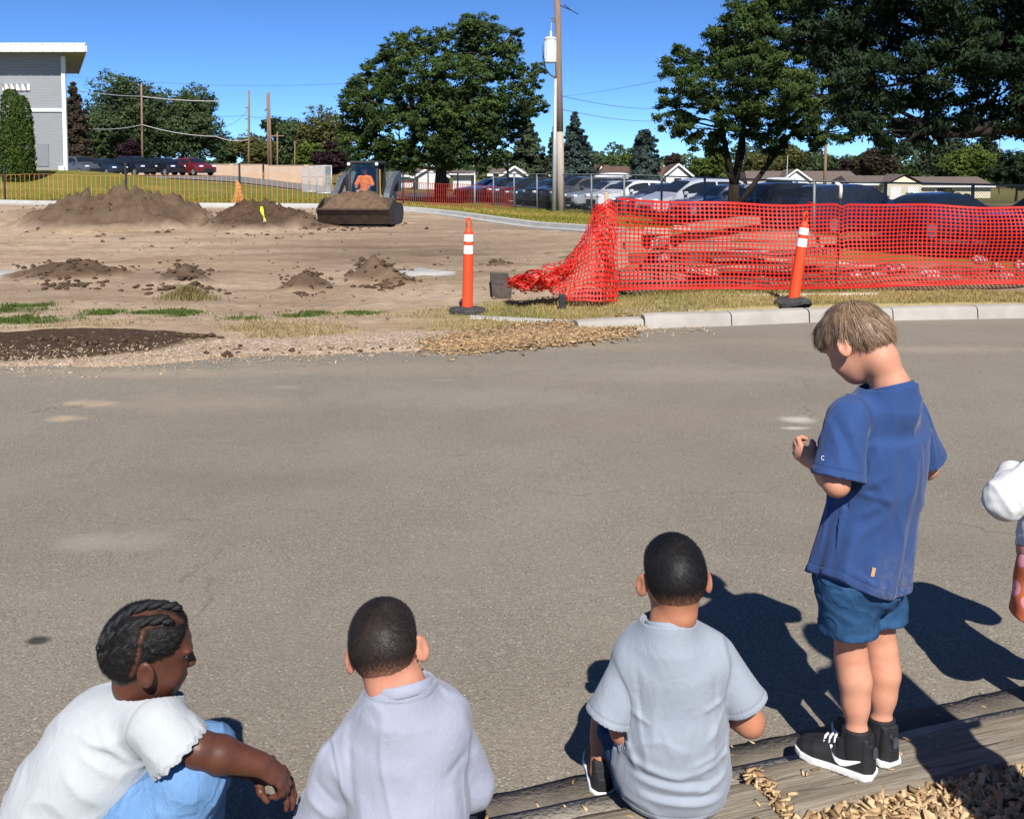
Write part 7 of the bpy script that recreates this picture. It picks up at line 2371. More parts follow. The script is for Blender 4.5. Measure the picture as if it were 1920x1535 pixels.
M_soleW = plain("sole_white", (.74, .74, .72), (.62, .62, .60), 20, .6, .3)
M_upper = plain("upper_black", (.020, .021, .023), (.012, .012, .013), 30, .6, .35, bump=.3, bscale=300)
M_panel = plain("upper_slate", (.075, .08, .10), (.05, .055, .07), 30, .7, .3, bump=.3, bscale=300)
M_mark = plain("mark_white", (.80, .82, .82), (.72, .74, .74), 20, .45, .4)
def shoe(parent, base, heel, toe, name, z0, mark=0, high=.0):
    """trainer: upper with ankle collar, thick sole, tongue, laces, side flash; heel/toe on the ground line"""
    heel, toe = np.array(heel, float), np.array(toe, float)
    heel[2] = toe[2] = z0
    d = unit(toe - heel); L = np.linalg.norm(toe - heel); s = np.array([d[1], -d[0], 0])      # s = wearer's right
    def Lc(P):
        X, Y, Z = P[0] - heel[0], P[1] - heel[1], P[2] - heel[2]
        return X * s[0] + Y * s[1], (X * d[0] + Y * d[1]) / L, Z
    def half(f): return np.interp(f, [-.02, .05, .25, .5, .72, .9, 1.0, 1.03], [.018, .028, .030, .032, .038, .033, .018, .0]) * L / .20
    def top(f): return np.interp(f, [-.02, .02, .12, .30, .42, .55, .75, .92, 1.02], [.050, .088 + high, .092 + high, .090 + high, .078, .066, .054, .042, .028])
    def upper(*P):
        x, f, z = Lc(P)
        w = half(f)
        zt = top(f)
        zz = np.clip((z - .018) / np.maximum(zt - .018, .01), 0, 1)
        wz = w * np.where(f < .42, 1 - .20 * zz, np.sqrt(np.clip(1 - (zz * .93) ** 2.2, .02, 1)))
        q = np.abs(x) - wz
        e = np.maximum(q, np.maximum(z - zt, .009 - z))
        e = smax(e, (np.abs(f - .5) - .515) * L, .012)
        hole = np.maximum(np.hypot(x, (f - .19) * L) - .030, .060 - z)
        return smax(e, -hole, .006) - .004
    def sole(*P):
        x, f, z = Lc(P)
        w = half(f) + .006 + .003 * np.sin(f * 40) * 0
        e = np.maximum(np.abs(x) - w, np.abs(z - .009 - .006 * np.clip(f - .8, 0, 1) * 4) - .006)
        e = smax(e, (np.abs(f - .5) - .535) * L, .010)
        return e - .003
    lo = np.minimum(heel, toe) - .07; hi = np.maximum(heel, toe) + .07; lo[2] = z0 - .015; hi[2] = z0 + .15
    o, V, F = person_mesh(name, upper, lo, hi, .0030, M_upper, parent, base)
    person_mesh("sole", sole, lo, hi, .0030, M_soleW, o, base)
    B = np.array(base)
    def pt(x, f, z): return Vector(heel + s * x + d * (f * L) + np.array([0, 0, z]) - B)
    for k in range(3):
        f = .47 + .07 * k
        m = MB(); zt = float(top(np.array(f))) + .004
        m.tube([pt(-.020, f, zt - .010), pt(-.008, f + .005, zt + .003), pt(.008, f + .005, zt + .003), pt(.020, f, zt - .010)], .0035, 6); m.build("lace", M_mark, o, smooth=True)
    if mark:
        sd = mark
        path = [(.50, .058, .0060), (.46, .046, .0062), (.42, .036, .0074), (.36, .031, .0085), (.29, .033, .0078), (.22, .0385, .0058), (.15, .045, .0036), (.09, .0505, .0012)]
        # tick: hooked front, long tapering tail towards the heel
        V, F = [], []
        hook = [(.475, .064, .0020)] + path
        for i, (f, z, w) in enumerate(hook):
            zt = float(top(np.array(f)))
            zz = np.clip((z - .018) / (zt - .018), 0, 1)
            xx = float(half(np.array(f))) * (1 - .20 * zz if f < .42 else math.sqrt(max(.02, 1 - (zz * .93) ** 2.2))) + .0085
            V += [pt(sd * xx, f, z - w), pt(sd * xx, f + .012, z + w)]
        n_ = len(hook)
        V += [Vector(v) - Vector(s * sd * .003) for v in V]
        F = [(2 * i, 2 * i + 2, 2 * i + 3, 2 * i + 1) for i in range(n_ - 1)]
        m = MB(); m.add(V, F); m.build("side_flash", M_mark, o, smooth=True)
        # pale heel tab and grey side panel
        m = MB(); m.box(pt(0, -.040, .066), (.016, .007, .024), Matrix((Vector(s), Vector(d), Vector((0, 0, 1)))).transposed()); m.build("heel_tab", M_panel, o)
    return o

# ------------------------------------------------------------------ the boy leaning forward in a sweatshirt
def boy_sweat():
    base = (-.25, 2.12, T_A)
    t = thing("person", "boy in pale lavender-grey sweatshirt leaning forward, dark brown cropped hair", "person", base)
    hd = Head(A(724, 1213, 2.165), rot(R(-4), R(20), R(-11)), .985, .85)
    c7 = A(752, 1298, 2.070); sL, sR = A(636, 1418, 2.13), A(842, 1345, 2.15)
    eL, eR = A(604, 1545, 2.15), A(880, 1470, 2.19)
    hL, hR = np.array([-.47, 2.34, .10]), np.array([-.16, 2.36, .14])
    hip = np.array([-.235, 2.08, .13])
    kL, kR = np.array([-.32, 2.36, .17]), np.array([-.15, 2.38, .17])
    aL, aR = np.array([-.36, 2.30, .035]), np.array([-.13, 2.32, .035])
    def body(*P):
        d = hd.sdf(P)
        d = smin(d, chain(P, [hd.world((0, -.026, -.035)), hd.world((0, -.028, -.08)), c7 + [0, .047, -.01], c7 + [0, .055, -.06]], [.046, .044, .045, .052], .02), .022)
        d = smin(d, chain(P, [c7 + [0, .06, -.09], [-.24, 2.15, .30], hip], [.055, .085, .095], .05), .03)
        for s_, e, h_, n_ in ((sL, eL, hL, 1), (sR, eR, hR, -1)):
            d = smin(d, chain(P, [s_, s_ + (e - s_) * .3, e, h_], [.026, .034, .034, .024], .012), .02)
            d = smin(d, hand(P, h_, unit(h_ - e), (0, 0, -1), (n_ * .8, .3, .2), .9), .008)
        for k_, a_, sx in ((kL, aL, -1), (kR, aR, 1)):
            d = smin(d, chain(P, [hip + [sx * .07, .04, -.02], k_, a_], [.075, .050, .032], .015), .02)
        return d
    person_mesh("body", body, (-.62, 1.9, -.02), (.08, 2.55, .76), .0046, SK_c, t, base)
    crop_hair(t, base, hd, [(-.12, -.074), (-.06, -.072), (-.035, -.054), (-.018, -.006), (.02, .004), (.045, .022), (.07, .05), (.1, .06)], .007, .020, .007, .080, H_dkbrown, SC_dkbr, (.012, -.070, .066), 20000, 12, .9, .26)
    def sweat(*P):
        d = chain(P, [[-.240, 2.165, .36], [-.230, 2.14, .24], [-.225, 2.09, .10]], [.108, .118, .128], .06)
        d = smin(d, cone(P, sL + [.035, .005, .0], sR + [-.035, .005, -.01], .062, .062), .06)
        d = smin(d, ell(P, (-.235, 2.15, .37), (.135, .105, .11)), .05)
        tor = d
        aL_ = chain(P, [sL + [.005, 0, -.012], eL, hL + [0, -.02, .01]], [.056, .060, .040], .02)
        aR_ = chain(P, [sR + [-.010, 0, -.015], eR, hR + [0, -.02, .01]], [.056, .055, .040], .02)
        d = smin(smin(d, aL_, .010), aR_, .010)
        d = smin(d, cone(P, c7 + [0, .047, .03], c7 + [-.01, .055, -.06], .061, .088), .03)
        f = 0
        for a, b, w, am in [((-.355, 2.05, .41), (-.345, 2.03, .28), .010, -.005), ((-.40, 2.06, .36), (-.355, 2.03, .27), .014, .007), ((-.33, 2.04, .30), (-.31, 2.02, .20), .018, .006), ((-.14, 2.05, .33), (-.10, 2.06, .36), .010, -.005), ((-.13, 2.03, .31), (-.11, 2.05, .22), .016, .006),
                            ((-.43, 2.08, .30), (-.38, 2.06, .25), .012, -.005), ((-.45, 2.07, .26), (-.39, 2.05, .22), .012, .007), ((-.20, 2.03, .28), (-.17, 2.01, .18), .02, .005), ((-.28, 2.03, .36), (-.20, 2.02, .345), .03, .003), ((-.26, 2.02, .25), (-.24, 2.0, .15), .02, .004),
                            ((-.08, 2.08, .33), (-.05, 2.10, .27), .012, .007)]:
            f = f + ridge(P, a, b, w, am)
        core = d
        d = d - f - .0028 * WN(P[0], P[1], P[2] * .4, f=4) - creases(P, 3.8, .004, (1, 1, .45))
        d = d - .0028 * sstep(-.004, .004, np.minimum(aL_, aR_) - tor)
        neck = neck_open(P, c7, (0, 1, 0), -.20)
        cuts = [plane(P, hL - unit(hL - eL) * .005, unit(hL - eL)), plane(P, hR - unit(hR - eR) * .005, unit(hR - eR))]
        cuts = [np.where(np.sqrt((P[0] - h_[0]) ** 2 + (P[1] - h_[1]) ** 2 + (P[2] - h_[2]) ** 2) < .09, c, -1) for c, h_ in zip(cuts, (hL, hR))]
        if SEAM[0]: return stitch(np.minimum(aL_, aR_) - tor, neck_open(P, c7 + [0, 0, -.028], (0, 1, 0), -.20) * 1.0)
        return shell(d, cuts + [neck, plane(P, (0, 0, .062), (0, 0, -1))], .009, core)
    o, V, F = person_mesh("sweatshirt", sweat, (-.66, 1.88, .03), (.12, 2.50, .56), .0042, CL_lav, t, base, {"seam": seam_of(sweat)})
    collar(o, base, c7, .0625, .0120, CL_lav, (-.20, .35, 1), (0, .047, -.014), 1.05)
    def pants(*P):
        d = ell(P, hip + [0, .02, -.02], (.13, .10, .085))
        for k_, a_, sx in ((kL, aL, -1), (kR, aR, 1)):
            d = smin(d, chain(P, [hip + np.array([sx * .07, .03, -.02]), k_, a_], [.085, .070, .055], .03), .03)
        return np.maximum(d, plane(P, (0, 0, .04), (0, 0, -1)))
    person_mesh("trousers", pants, (-.55, 1.95, .0), (.1, 2.5, .40), .007, DN_dark, t, base)
    for a_ in (aL, aR): shoe(t, base, a_ + [0, -.035, 0], a_ + [0, .15, 0], "sneaker", 0.0)
    return t

def neck_open(P, c7, fw, tilt=0.0):
    """neckline: back edge high on the nape, dipping to the front"""
    fw = np.array(fw, float); ax = np.array(c7) + fw * .047
    r = np.hypot(P[0] - ax[0], P[1] - ax[1])
    return np.where(r < .11, plane(P, c7, (fw[0] * .35 + tilt, fw[1] * .35, 1)) - 1.5 * np.maximum(r - .064, 0), -1)
def collar(parent, base, c, r, th, mat, nrm, off, squash=.85):
    """ribbed neckband: a soft torus round the neck opening"""
    n = Vector(nrm).normalized(); u = n.cross(Vector((0, 1, 0))).normalized(); w = n.cross(u)
    C0 = Vector(np.array(c) + np.array(off) - np.array(base))
    pts = [C0 + u * (r * math.cos(a)) + w * (r * squash * math.sin(a)) for a in np.linspace(0, 2 * math.pi, 41)]
    m = MB()
    secs = []
    for k in range(40):
        a = 2 * math.pi * k / 40
        rad = (u * math.cos(a) + w * squash * math.sin(a)).normalized()
        cc = C0 + u * (r * math.cos(a)) + w * (r * squash * math.sin(a))
        secs.append([cc + rad * (th * .42 * math.cos(b)) + n * (th * 1.15 * math.sin(b)) for b in np.linspace(0, 2 * math.pi, 10, endpoint=False)])
    secs.append(secs[0])
    m.loft(secs, cap=False)
    return m.build("neckband", mat, parent, smooth=True)

# ------------------------------------------------------------------ the child in white, crouching and looking right
def child_white():
    base = (-.95, 2.06, T_A)
    t = thing("person", "crouching child in white T-shirt and light blue jeans with braided black hair", "person", base)
    hd = Head(A(284, 1216, 2.08), rot(R(-68), R(10), R(4)), .965, .30, .95)
    c7 = A(232, 1296, 2.08)
    sR, sL = A(312, 1368, 2.00), A(300, 1350, 2.22)
    eR, wR = A(372, 1404, 2.00), A(487, 1432, 2.04)
    eL, wL = A(372, 1418, 2.20), A(478, 1440, 2.12)
    hip = np.array([-1.045, 2.08, .125])
    kR, kL = A(366, 1462, 2.02), np.array([-.70, 2.20, .29])
    aR, aL = np.array([-.74, 2.03, .05]), np.array([-.75, 2.20, .05])
    def body(*P):
        d = hd.sdf(P)
        d = smin(d, chain(P, [hd.world((0, -.015, -.04)), hd.world((0, -.024, -.08)), c7 + [.044, .016, -.02], c7 + [.04, .01, -.07]], [.044, .041, .043, .050], .02), .020)
        d = smin(d, chain(P, [c7 + [.02, 0, -.09], [-.93, 2.09, .32], hip], [.055, .085, .09], .05), .03)
        d = smin(d, chain(P, [sR + [-.02, .02, 0], sR + (eR - sR) * .35, eR, eR + (wR - eR) * .35, wR], [.020, .030, .036, .037, .0245], .012), .02)
        d = smin(d, hand(P, wR, unit(unit(wR - eR) + np.array([.1, .1, -.45])), (-.25, .35, -1), (-.1, 1, .35), .93, (.75, .70, .75, .85), .6), .010)
        d = smin(d, chain(P, [sL, eL, wL], [.024, .032, .024], .012), .02)
        d = smin(d, hand(P, wL, (1, -.2, -.3), (-.2, 0, -1), (0, -1, .2), .93, (.5, .5, .5, .5)), .010)
        for k_, a_ in ((kR, aR), (kL, aL)):
            d = smin(d, chain(P, [hip + [.05, np.sign(k_[1] - 2.09) * .06, -.02], k_, a_], [.075, .05, .034], .015), .02)
        return d
    person_mesh("body", body, (-1.22, 1.88, -.02), (-.40, 2.36, .76), .0038, SK_d, t, base)
    eyes(hd, t, base)
    # hair: parted, twisted back into two ropes
    line = [(-.12, -.062), (-.06, -.060), (-.035, -.05), (-.012, .002), (.01, .008), (.03, .010), (.048, .022), (.062, .055), (.1, .066)]
    parts = [[(.030, .055, .082), (.050, .010, .088), (.052, -.030, .078), (.066, -.035, .045), (.074, -.036, .010), (.070, -.045, -.035)], [(.022, .070, .072), (.026, .0, .100), (.022, -.06, .088)]]
    def groove(Q):
        g_ = 0
        for pth in parts:
            for a, b in zip(pth[:-1], pth[1:]): g_ = np.maximum(g_, ridge3(Q, a, b, .0075, 1.0) / .75)
        return np.clip(g_, 0, 1)
    def cap(*P):
        Q = hd.loc(P); z = hair_zone(Q, line); gr = groove(Q)
        th = -.0035 + sstep(-.006, .006, z) * .0045 + sstep(.0, .03, z) * (.005 + .003 * sstep(-.02, -.07, Q[1]))
        th = th - gr * .007 * sstep(.0, .02, z)
        return hd.skull(Q) * hd.k - th - .0009 * WN(*P, f=55)
    cover = lambda V: np.clip(sstep(-.004, .02, hair_zone(hd.loc(V.T), line)) * (1 - .85 * groove(hd.loc(V.T))), 0, 1)
    o, V, F = person_mesh("hair", cap, hd.c - .15, hd.c + .15, .0033, SC_coily, t, base, {"cover": cover})
    N = vnormals(V, F); Q = hd.loc(V.T); z = hair_zone(Q, line)
    strands("hair_strands", hd, V, N, (z > .004) & (groove(Q) < .35), (.03, -.11, .03), np.full(len(V), .008), 16000, 31, H_coily, o, base, .2, .45, .0010, 3, .45)
    B = np.array(base)
    for pth, r0 in (([(.010, .050, .098), (.011, .030, .107), (.012, -.010, .112), (.014, -.055, .098), (.018, -.088, .068), (.022, -.106, .032), (.018, -.112, .000)], .0088),
                    ([(.046, .032, .084), (.045, .010, .094), (.046, -.030, .088), (.042, -.064, .070), (.034, -.092, .046), (.024, -.108, .016)], .0088),
                    ([(.066, -.050, .045), (.058, -.072, .032), (.044, -.094, .014), (.026, -.110, -.006)], .0080)):
        C_ = np.array([hd.world(p) for p in pth]); u = np.linspace(0, 1, len(C_)); uu = np.linspace(0, 1, 64)
        C_ = np.stack([np.interp(uu, u, C_[:, k]) for k in range(3)], 1)
        for _ in range(5): C_[1:-1] = C_[:-2] * .25 + C_[1:-1] * .5 + C_[2:] * .25
        T_ = np.gradient(C_, axis=0); T_ /= np.linalg.norm(T_, axis=1)[:, None]
        up = C_ - hd.c; up -= T_ * (up * T_).sum(1)[:, None]; up /= np.linalg.norm(up, axis=1)[:, None]; sd = np.cross(T_, up)
        Lp = np.linalg.norm(np.diff(C_, axis=0), axis=1).sum()
        for ph in (0, math.pi):
            w = uu * Lp / .024 * math.pi * 2 * .5 + ph
            env = np.minimum(1, np.minimum(uu, 1 - uu) * 8 + .35)
            pts = C_ + (sd * np.cos(w)[:, None] + up * (np.sin(w)[:, None] * .8)) * (r0 * .55 * env)[:, None] - B
            m = MB(); m.tube([Vector(p) for p in pts], list(r0 * .74 * env), 7); m.build("twist", H_twist, o, smooth=True)
    # T-shirt with lettuce-edged sleeves
    cuf = (A(392, 1372, 1.99) + A(288, 1452, 1.99)) / 2
    dR = unit(np.array([.66, -.05, -.75]))
    def tee(*P):
        d = chain(P, [[-.885, 2.10, .385], [-.955, 2.095, .27], [-1.05, 2.085, .12]], [.105, .120, .135], .06)
        d = smin(d, cone(P, sR + [-.045, .045, .0], sL + [-.045, -.045, .0], .066, .066), .06)
        d = smin(d, ell(P, (-.90, 2.10, .36), (.115, .135, .115)), .05)
        slR = cone(P, sR + [-.02, .015, .0], cuf + dR * .03, .060, .068); slL = cone(P, sL + [-.02, -.02, 0], eL + [.0, 0, .01], .060, .058)
        tor = d
        d = smin(smin(d, slR, .018), slL, .018)
        d = smin(d, cone(P, c7 + [.044, .016, .03], c7 + [.04, .01, -.07], .056, .080), .03)
        f = 0
        for a, b, w, am in [((-.88, 1.98, .485), (-.80, 1.96, .40), .010, .006), ((-.90, 1.99, .46), (-.83, 1.96, .43), .010, .005), ((-.905, 1.985, .435), (-.82, 1.955, .375), .012, .005), ((-.93, 1.98, .40), (-.86, 1.955, .33), .014, .005), ((-.86, 1.955, .30), (-.98, 1.95, .21), .014, .007), ((-.86, 1.955, .26), (-1.0, 1.95, .16), .014, .007),
                            ((-.90, 1.955, .225), (-1.05, 1.95, .11), .014, .006), ((-.87, 1.955, .33), (-.855, 1.955, .24), .010, -.005), ((-.79, 1.95, .42), (-.71, 1.93, .37), .010, .005), ((-.80, 1.945, .37), (-.74, 1.935, .32), .012, .005), ((-.98, 1.97, .36), (-1.05, 1.965, .27), .02, .004)]:
            f = f + ridge(P, a, b, w, am)
        core = d
        d = d - f - .0020 * WN(P[0] * .7, P[1], P[2], f=5) - creases(P, 4, .004, (.8, 1, .8))
        d = d - .0025 * sstep(-.004, .004, slR - tor)
        wav = .0030 * np.sin(np.arctan2(P[2] - cuf[2], P[1] - cuf[1]) * 17)
        cutR = np.where(slR < tor - .004, plane(P, cuf, dR) + wav, -1)
        nn = np.array([.45, 0, 1])
        neck = neck_open(P, c7, (.94, .34, 0))
        cutL = np.where(P[1] > 2.14, plane(P, eL + [.01, 0, 0], (.9, 0, -.3)), -1)
        hem = plane(P, (-1.0, 2.08, .085), (.35, 0, -1))
        if SEAM[0]: return stitch(slR - tor, cutR + .006)
        return shell(d, [cutR, cutL, neck, hem], .007, core)
    o, V, F = person_mesh("t_shirt", tee, (-1.26, 1.86, .02), (-.60, 2.36, .58), .0038, CL_white, t, base, {"seam": seam_of(tee)})
    def jeans(*P):
        d = ell(P, hip + [.01, 0, -.02], (.115, .135, .095))
        for k_, a_, sy in ((kR, aR, -1), (kL, aL, 1)):
            d = smin(d, chain(P, [hip + np.array([.05, sy * .06, -.02]), k_ + [-.012, 0, 0], a_], [.088, .066, .058], .03), .03)
        f = 0
        for a, b, w, am in [((-.73, 1.955, .335), (-.70, 1.955, .25), .009, .006), ((-.70, 1.96, .31), (-.69, 1.96, .22), .008, .006), ((-.76, 1.95, .30), (-.70, 1.955, .22), .009, .007), ((-.78, 1.95, .26), (-.72, 1.955, .18), .009, .006), ((-.68, 1.97, .29), (-.665, 1.98, .20), .008, .006), ((-.83, 1.95, .26), (-.74, 1.95, .20), .012, .006), ((-.66, 2.0, .30), (-.655, 2.0, .16), .006, .004)]:
            f = f + ridge(P, a, b, w, am)
        d = d - f - .002 * WN(P[0], P[1], P[2], f=9) - creases(P, 5, .005, (1, 1, .7)) - creases(P, 11, .002)
        return np.maximum(d, plane(P, (0, 0, .06), (0, 0, -1)))
    person_mesh("jeans", jeans, (-1.22, 1.86, .0), (-.58, 2.34, .42), .0042, DN_light, t, base)
    for a_ in (aR, aL): shoe(t, base, a_ + [-.04, 0, 0], a_ + [.15, .03, 0], "sneaker", 0.0)
    return t
t_ = NT("hair_twist"); nn_ = t_.noise(t_.coord(), 260, 3, .7); t_.bsdf(t_.ramp(nn_, [(.3, (.004, .004, .004)), (.75, (.020, .018, .018))]), .55, .35, 0, t_.bump(nn_, .9, .003)); H_twist = t_.mat

# ------------------------------------------------------------------ the standing boy in blue
def boy_blue():
    base = (.91, 2.53, T_B)
    t = thing("person", "standing boy in blue T-shirt and denim shorts looking down at his hands", "person", base)
    fw = np.array([-.64, .77, 0.0]); rt = np.array([.77, .64, 0.0])
    hd = Head(A(1602, 640, 2.55), rot(R(42), R(36), R(2)), .93, .5)
    c7 = A(1704, 722, 2.455)
    C_ = A(1659, 788, 2.53)
    sL, sR = A(1584, 786, 2.435), C_ + rt * .128 + [0, 0, -.002]
    eL, eR = A(1568, 906, 2.395), A(1735, 876, 2.65)
    wL, wR = A(1528, 868, 2.57), A(1560, 855, 2.70)
    pel = A(1612, 1085, 2.545)
    kL, kR = A(1596, 1235, 2.525), A(1653, 1225, 2.575)
    aL, aR = A(1606, 1372, 2.495), A(1652, 1352, 2.555)
    def body(*P):
        d = hd.sdf(P)
        d = smin(d, chain(P, [hd.world((0, -.030, -.03)), hd.world((0, -.042, -.075)), c7 + fw * .047 + [0, 0, -.01], c7 + fw * .055 + [0, 0, -.06]], [.046, .042, .044, .052], .02), .022)
        d = smin(d, chain(P, [c7 + fw * .055 + [0, 0, -.09], C_ + [-.02, 0, -.15], pel], [.055, .08, .08], .05), .03)
        for s_, e, w_, sg in ((sL, eL, wL, -1), (sR, eR, wR, 1)):
            d = smin(d, chain(P, [s_, s_ + (e - s_) * .3, e, e + (w_ - e) * .35, w_], [.024, .031, .0320, .0305, .0215], .012), .02)
        d = smin(d, hand(P, wL, unit(np.array([-.45, .55, .30])), (.75, .30, -.1), (-.2, .0, 1), .86, (.80, .85, .9, .95), .9), .008)
        d = smin(d, hand(P, wR, unit(np.array([-.75, -.10, .12])), (-.3, -.9, -.1), (.1, .0, 1), .86, (.7, .75, .8, .85), .5), .008)
        for k_, a_, sg in ((kL, aL, -1), (kR, aR, 1)):
            h_ = pel + rt * .06 * sg + np.array([0, 0, .02])
            m1 = k_ + (a_ - k_) * .28 - fw * .007; m2 = k_ + (a_ - k_) * .60 - fw * .004
            d = smin(d, chain(P, [h_, k_, m1, m2, a_], [.060, .0365, .0370, .0300, .0245], .03), .02)
            d = smin(d, cone(P, a_, a_ + np.array([0, 0, -.05]), .030, .032), .01)
        return d
    person_mesh("body", body, (.62, 2.25, .05), (1.25, 2.90, 1.36), .0036, SK_a, t, base)
    eyes(hd, t, base)
    # bowl-cut hair: cap under long strands
    line = [(-.12, -.066), (-.07, -.064), (-.05, -.052), (-.030, -.014), (-.005, .012), (.02, .018), (.045, .022), (.065, .018), (.1, .020)]
    def cap(*P):
        Q = hd.loc(P); z = hair_zone(Q, line)
        th = -.004 + sstep(-.006, .010, z) * .007 + sstep(.0, .05, z) * .006 + .002 * sstep(.04, .09, Q[1]) * sstep(0, .02, z)
        dd = hd.skull(Q)
        dd = smin(dd, ell(Q, (0, .044, .034), (.055, .036, .034)), .03)
        lock = np.sin(np.arctan2(Q[0], Q[1] + .04) * 23 + 3 * np.sin(Q[2] * 40)) * .0016 * sstep(.07, .02, Q[2])
        return dd * hd.k - th - lock - .0012 * WN(*P, f=28)
    cover = lambda V: np.clip(sstep(-.008, .012, hair_zone(hd.loc(V.T), line)), 0, 1)
    o, V, F = person_mesh("hair", cap, hd.c - .16, hd.c + .16, .0035, SC_brown, t, base, {"cover": cover})
    N = vnormals(V, F); Q = hd.loc(V.T); z = hair_zone(Q, line)
    ln = .018 + .026 * sstep(.0, .08, z)
    strands("hair_strands", hd, V, N, z > .001, (.006, -.050, .092), ln, 19000, 41, H_brown, o, base, .25, .08, .0014, 4, .09, .08, .24, .55)
    # T-shirt
    cufL, cufR = A(1573, 880, 2.40), A(1728, 862, 2.655)
    dL, dR = unit(eL - sL), unit(eR - sR)
    cufL = sL + dL * .145; cufR = sR + dR * .15
    Mt = np.stack([rt, fw, np.array([0, 0, 1.0])], 1)
    def tee(*P):
        d = ell(P, C_ + fw * .005 + [0, 0, -.10], (.135, .090, .17), Mt)
        # flaring tube down to the hem
        z = P[2]
        top_, bot = C_ + np.array([0, 0, -.05]), A(1608, 1090, 2.545)
        f = np.clip((top_[2] - z) / (top_[2] - bot[2]), 0, 1.25)
        cx, cy = top_[0] + (bot[0] - top_[0]) * f, top_[1] + (bot[1] - top_[1]) * f
        X, Y = P[0] - cx, P[1] - cy
        u, v = X * rt[0] + Y * rt[1], X * fw[0] + Y * fw[1]
        a_ = .122 + .036 * f ** 1.2; b_ = .086 + .036 * f
        k0 = np.sqrt((u / a_) ** 2 + (v / b_) ** 2)
        ang = np.arctan2(u / a_, v / b_)
        drape = (.0055 * np.sin(ang * 7 + 2.2 * np.sin(f * 3)) + .0035 * np.sin(ang * 13 + 1.3)) * sstep(.15, 1.0, f)
        tube = (k0 - 1) * np.minimum(a_, b_) - drape
        tube = np.maximum(tube, z - top_[2])
        d = smin(d, tube, .05)
        d = smin(d, cone(P, sL + rt * .03, sR - rt * .03, .052, .052), .05)
        slL = cone(P, sL + rt * .012, cufL + dL * .03, .054, .064); slR = cone(P, sR - rt * .012, cufR + dR * .03, .052, .060)
        tor = d
        d = smin(smin(d, slL, .012), slR, .012)
        d = smin(d, cone(P, c7 + fw * .047 + [0, 0, .03], c7 + fw * .055 + [0, 0, -.06], .057, .080), .03)
        f_ = 0
        bk = C_ - fw * .088
        def B_(px, py, off=0.0): 
            q = A(px, py, 2.45 + off); return q
        for a, b, w, am in [((1668, 790), (1650, 1000), .014, .0055), ((1700, 800), (1700, 960), .014, .005), ((1640, 830), (1600, 905), .010, .007), ((1650, 880), (1605, 910), .009, .006), ((1665, 930), (1600, 915), .010, .006), ((1630, 790), (1612, 850), .010, -.005), ((1720, 830), (1705, 930), .012, .006),
                            ((1610, 960), (1640, 935), .010, .006), ((1600, 1000), (1650, 960), .012, .005), ((1580, 960), (1545, 1060), .012, .006), ((1600, 990), (1570, 1080), .012, .005), ((1560, 940), (1520, 1040), .012, .006), ((1690, 960), (1680, 1080), .016, .005), ((1640, 980), (1630, 1090), .016, .004)]:
            pa, pb = B_(*a), B_(*b)
            f_ = f_ + ridge(P, pa, pb, w * 1.15, am * 1.2) * (plane(P, C_, -fw) > -.03)
        for a, b, w, am in [((1590, 790), (1612, 860), .009, .006), ((1575, 800), (1600, 880), .010, -.006), ((1560, 790), (1575, 880), .010, .005)]:
            pa, pb = A(a[0], a[1], 2.385), A(b[0], b[1], 2.375)
            f_ = f_ + ridge(P, pa, pb, w * 1.1, am)
        core = d
        d = d - f_ - .0016 * WN(P[0], P[1], P[2] * .3, f=6) - creases(P, 4.2, .0045, (1, 1, .4))
        d = d - .0025 * sstep(-.004, .004, np.minimum(slL, slR) - tor)
        neck = neck_open(P, c7, fw)
        hz = A(1600, 1122, 2.45)[2]
        curve = .055 * (np.abs(X * rt[0] + Y * rt[1]) / .15) ** 2
        hem = (hz + curve + .002) - z
        cL = np.where(np.sqrt((P[0] - cufL[0]) ** 2 + (P[1] - cufL[1]) ** 2 + (P[2] - cufL[2]) ** 2) < .125, plane(P, cufL, dL), -1)
        cR = np.where(np.sqrt((P[0] - cufR[0]) ** 2 + (P[1] - cufR[1]) ** 2 + (P[2] - cufR[2]) ** 2) < .11, plane(P, cufR, dR), -1)
        d = d - band(np.where(P[2] < .75, hem, -1), .024, .0016) - band(np.where(slL < tor, plane(P, cufL, dL), -1), .022, .0016) - band(np.where(slR < tor, plane(P, cufR, dR), -1), .022, .0016)
        if SEAM[0]: return stitch(np.where(P[2] < .75, hem, -1) + .022, np.where(slL < tor, plane(P, cufL, dL), -1) + .020, np.where(slR < tor, plane(P, cufR, dR), -1) + .020, np.minimum(slL, slR) - tor)
        return shell(d, [neck, np.where(plane(P, C_ + [0, 0, -.28], (0, 0, 1)) < 0, hem, -1), np.where((tube > .012) & (slL < tor), cL, -1), np.where((tube > .012) & (slR < tor), cR, -1)], .007, core)
    o, V, F = person_mesh("t_shirt", tee, (.62, 2.22, .44), (1.28, 2.86, 1.16), .0036, CL_blue, t, base, {"seam": seam_of(tee)})
    collar(o, base, c7, .056, .0085, CL_blue, (-.224, .27, 1), tuple(fw * .047 + np.array([0, 0, -.016])), 1.05)
    q = A(1637, 1072, 2.405) - np.array(base)
    MB().box(Vector(q), (.009, .004, .022), Matrix.Rotation(.2, 3, 'Y')).build("wood_chip", plain("stuck_chip", (.55, .36, .20), (.42, .27, .15), 30, .9, .1), o)
    mk = A(1546, 858, 2.34) - np.array(base)
    pts = [Vector(mk) + Vector((-.004 + .0038 * math.cos(a), -.001, .005 * math.sin(a))) for a in np.linspace(.8, 5.5, 14)]
    MB().tube(pts, .0007, 5).build("sleeve_logo", M_mark, o)
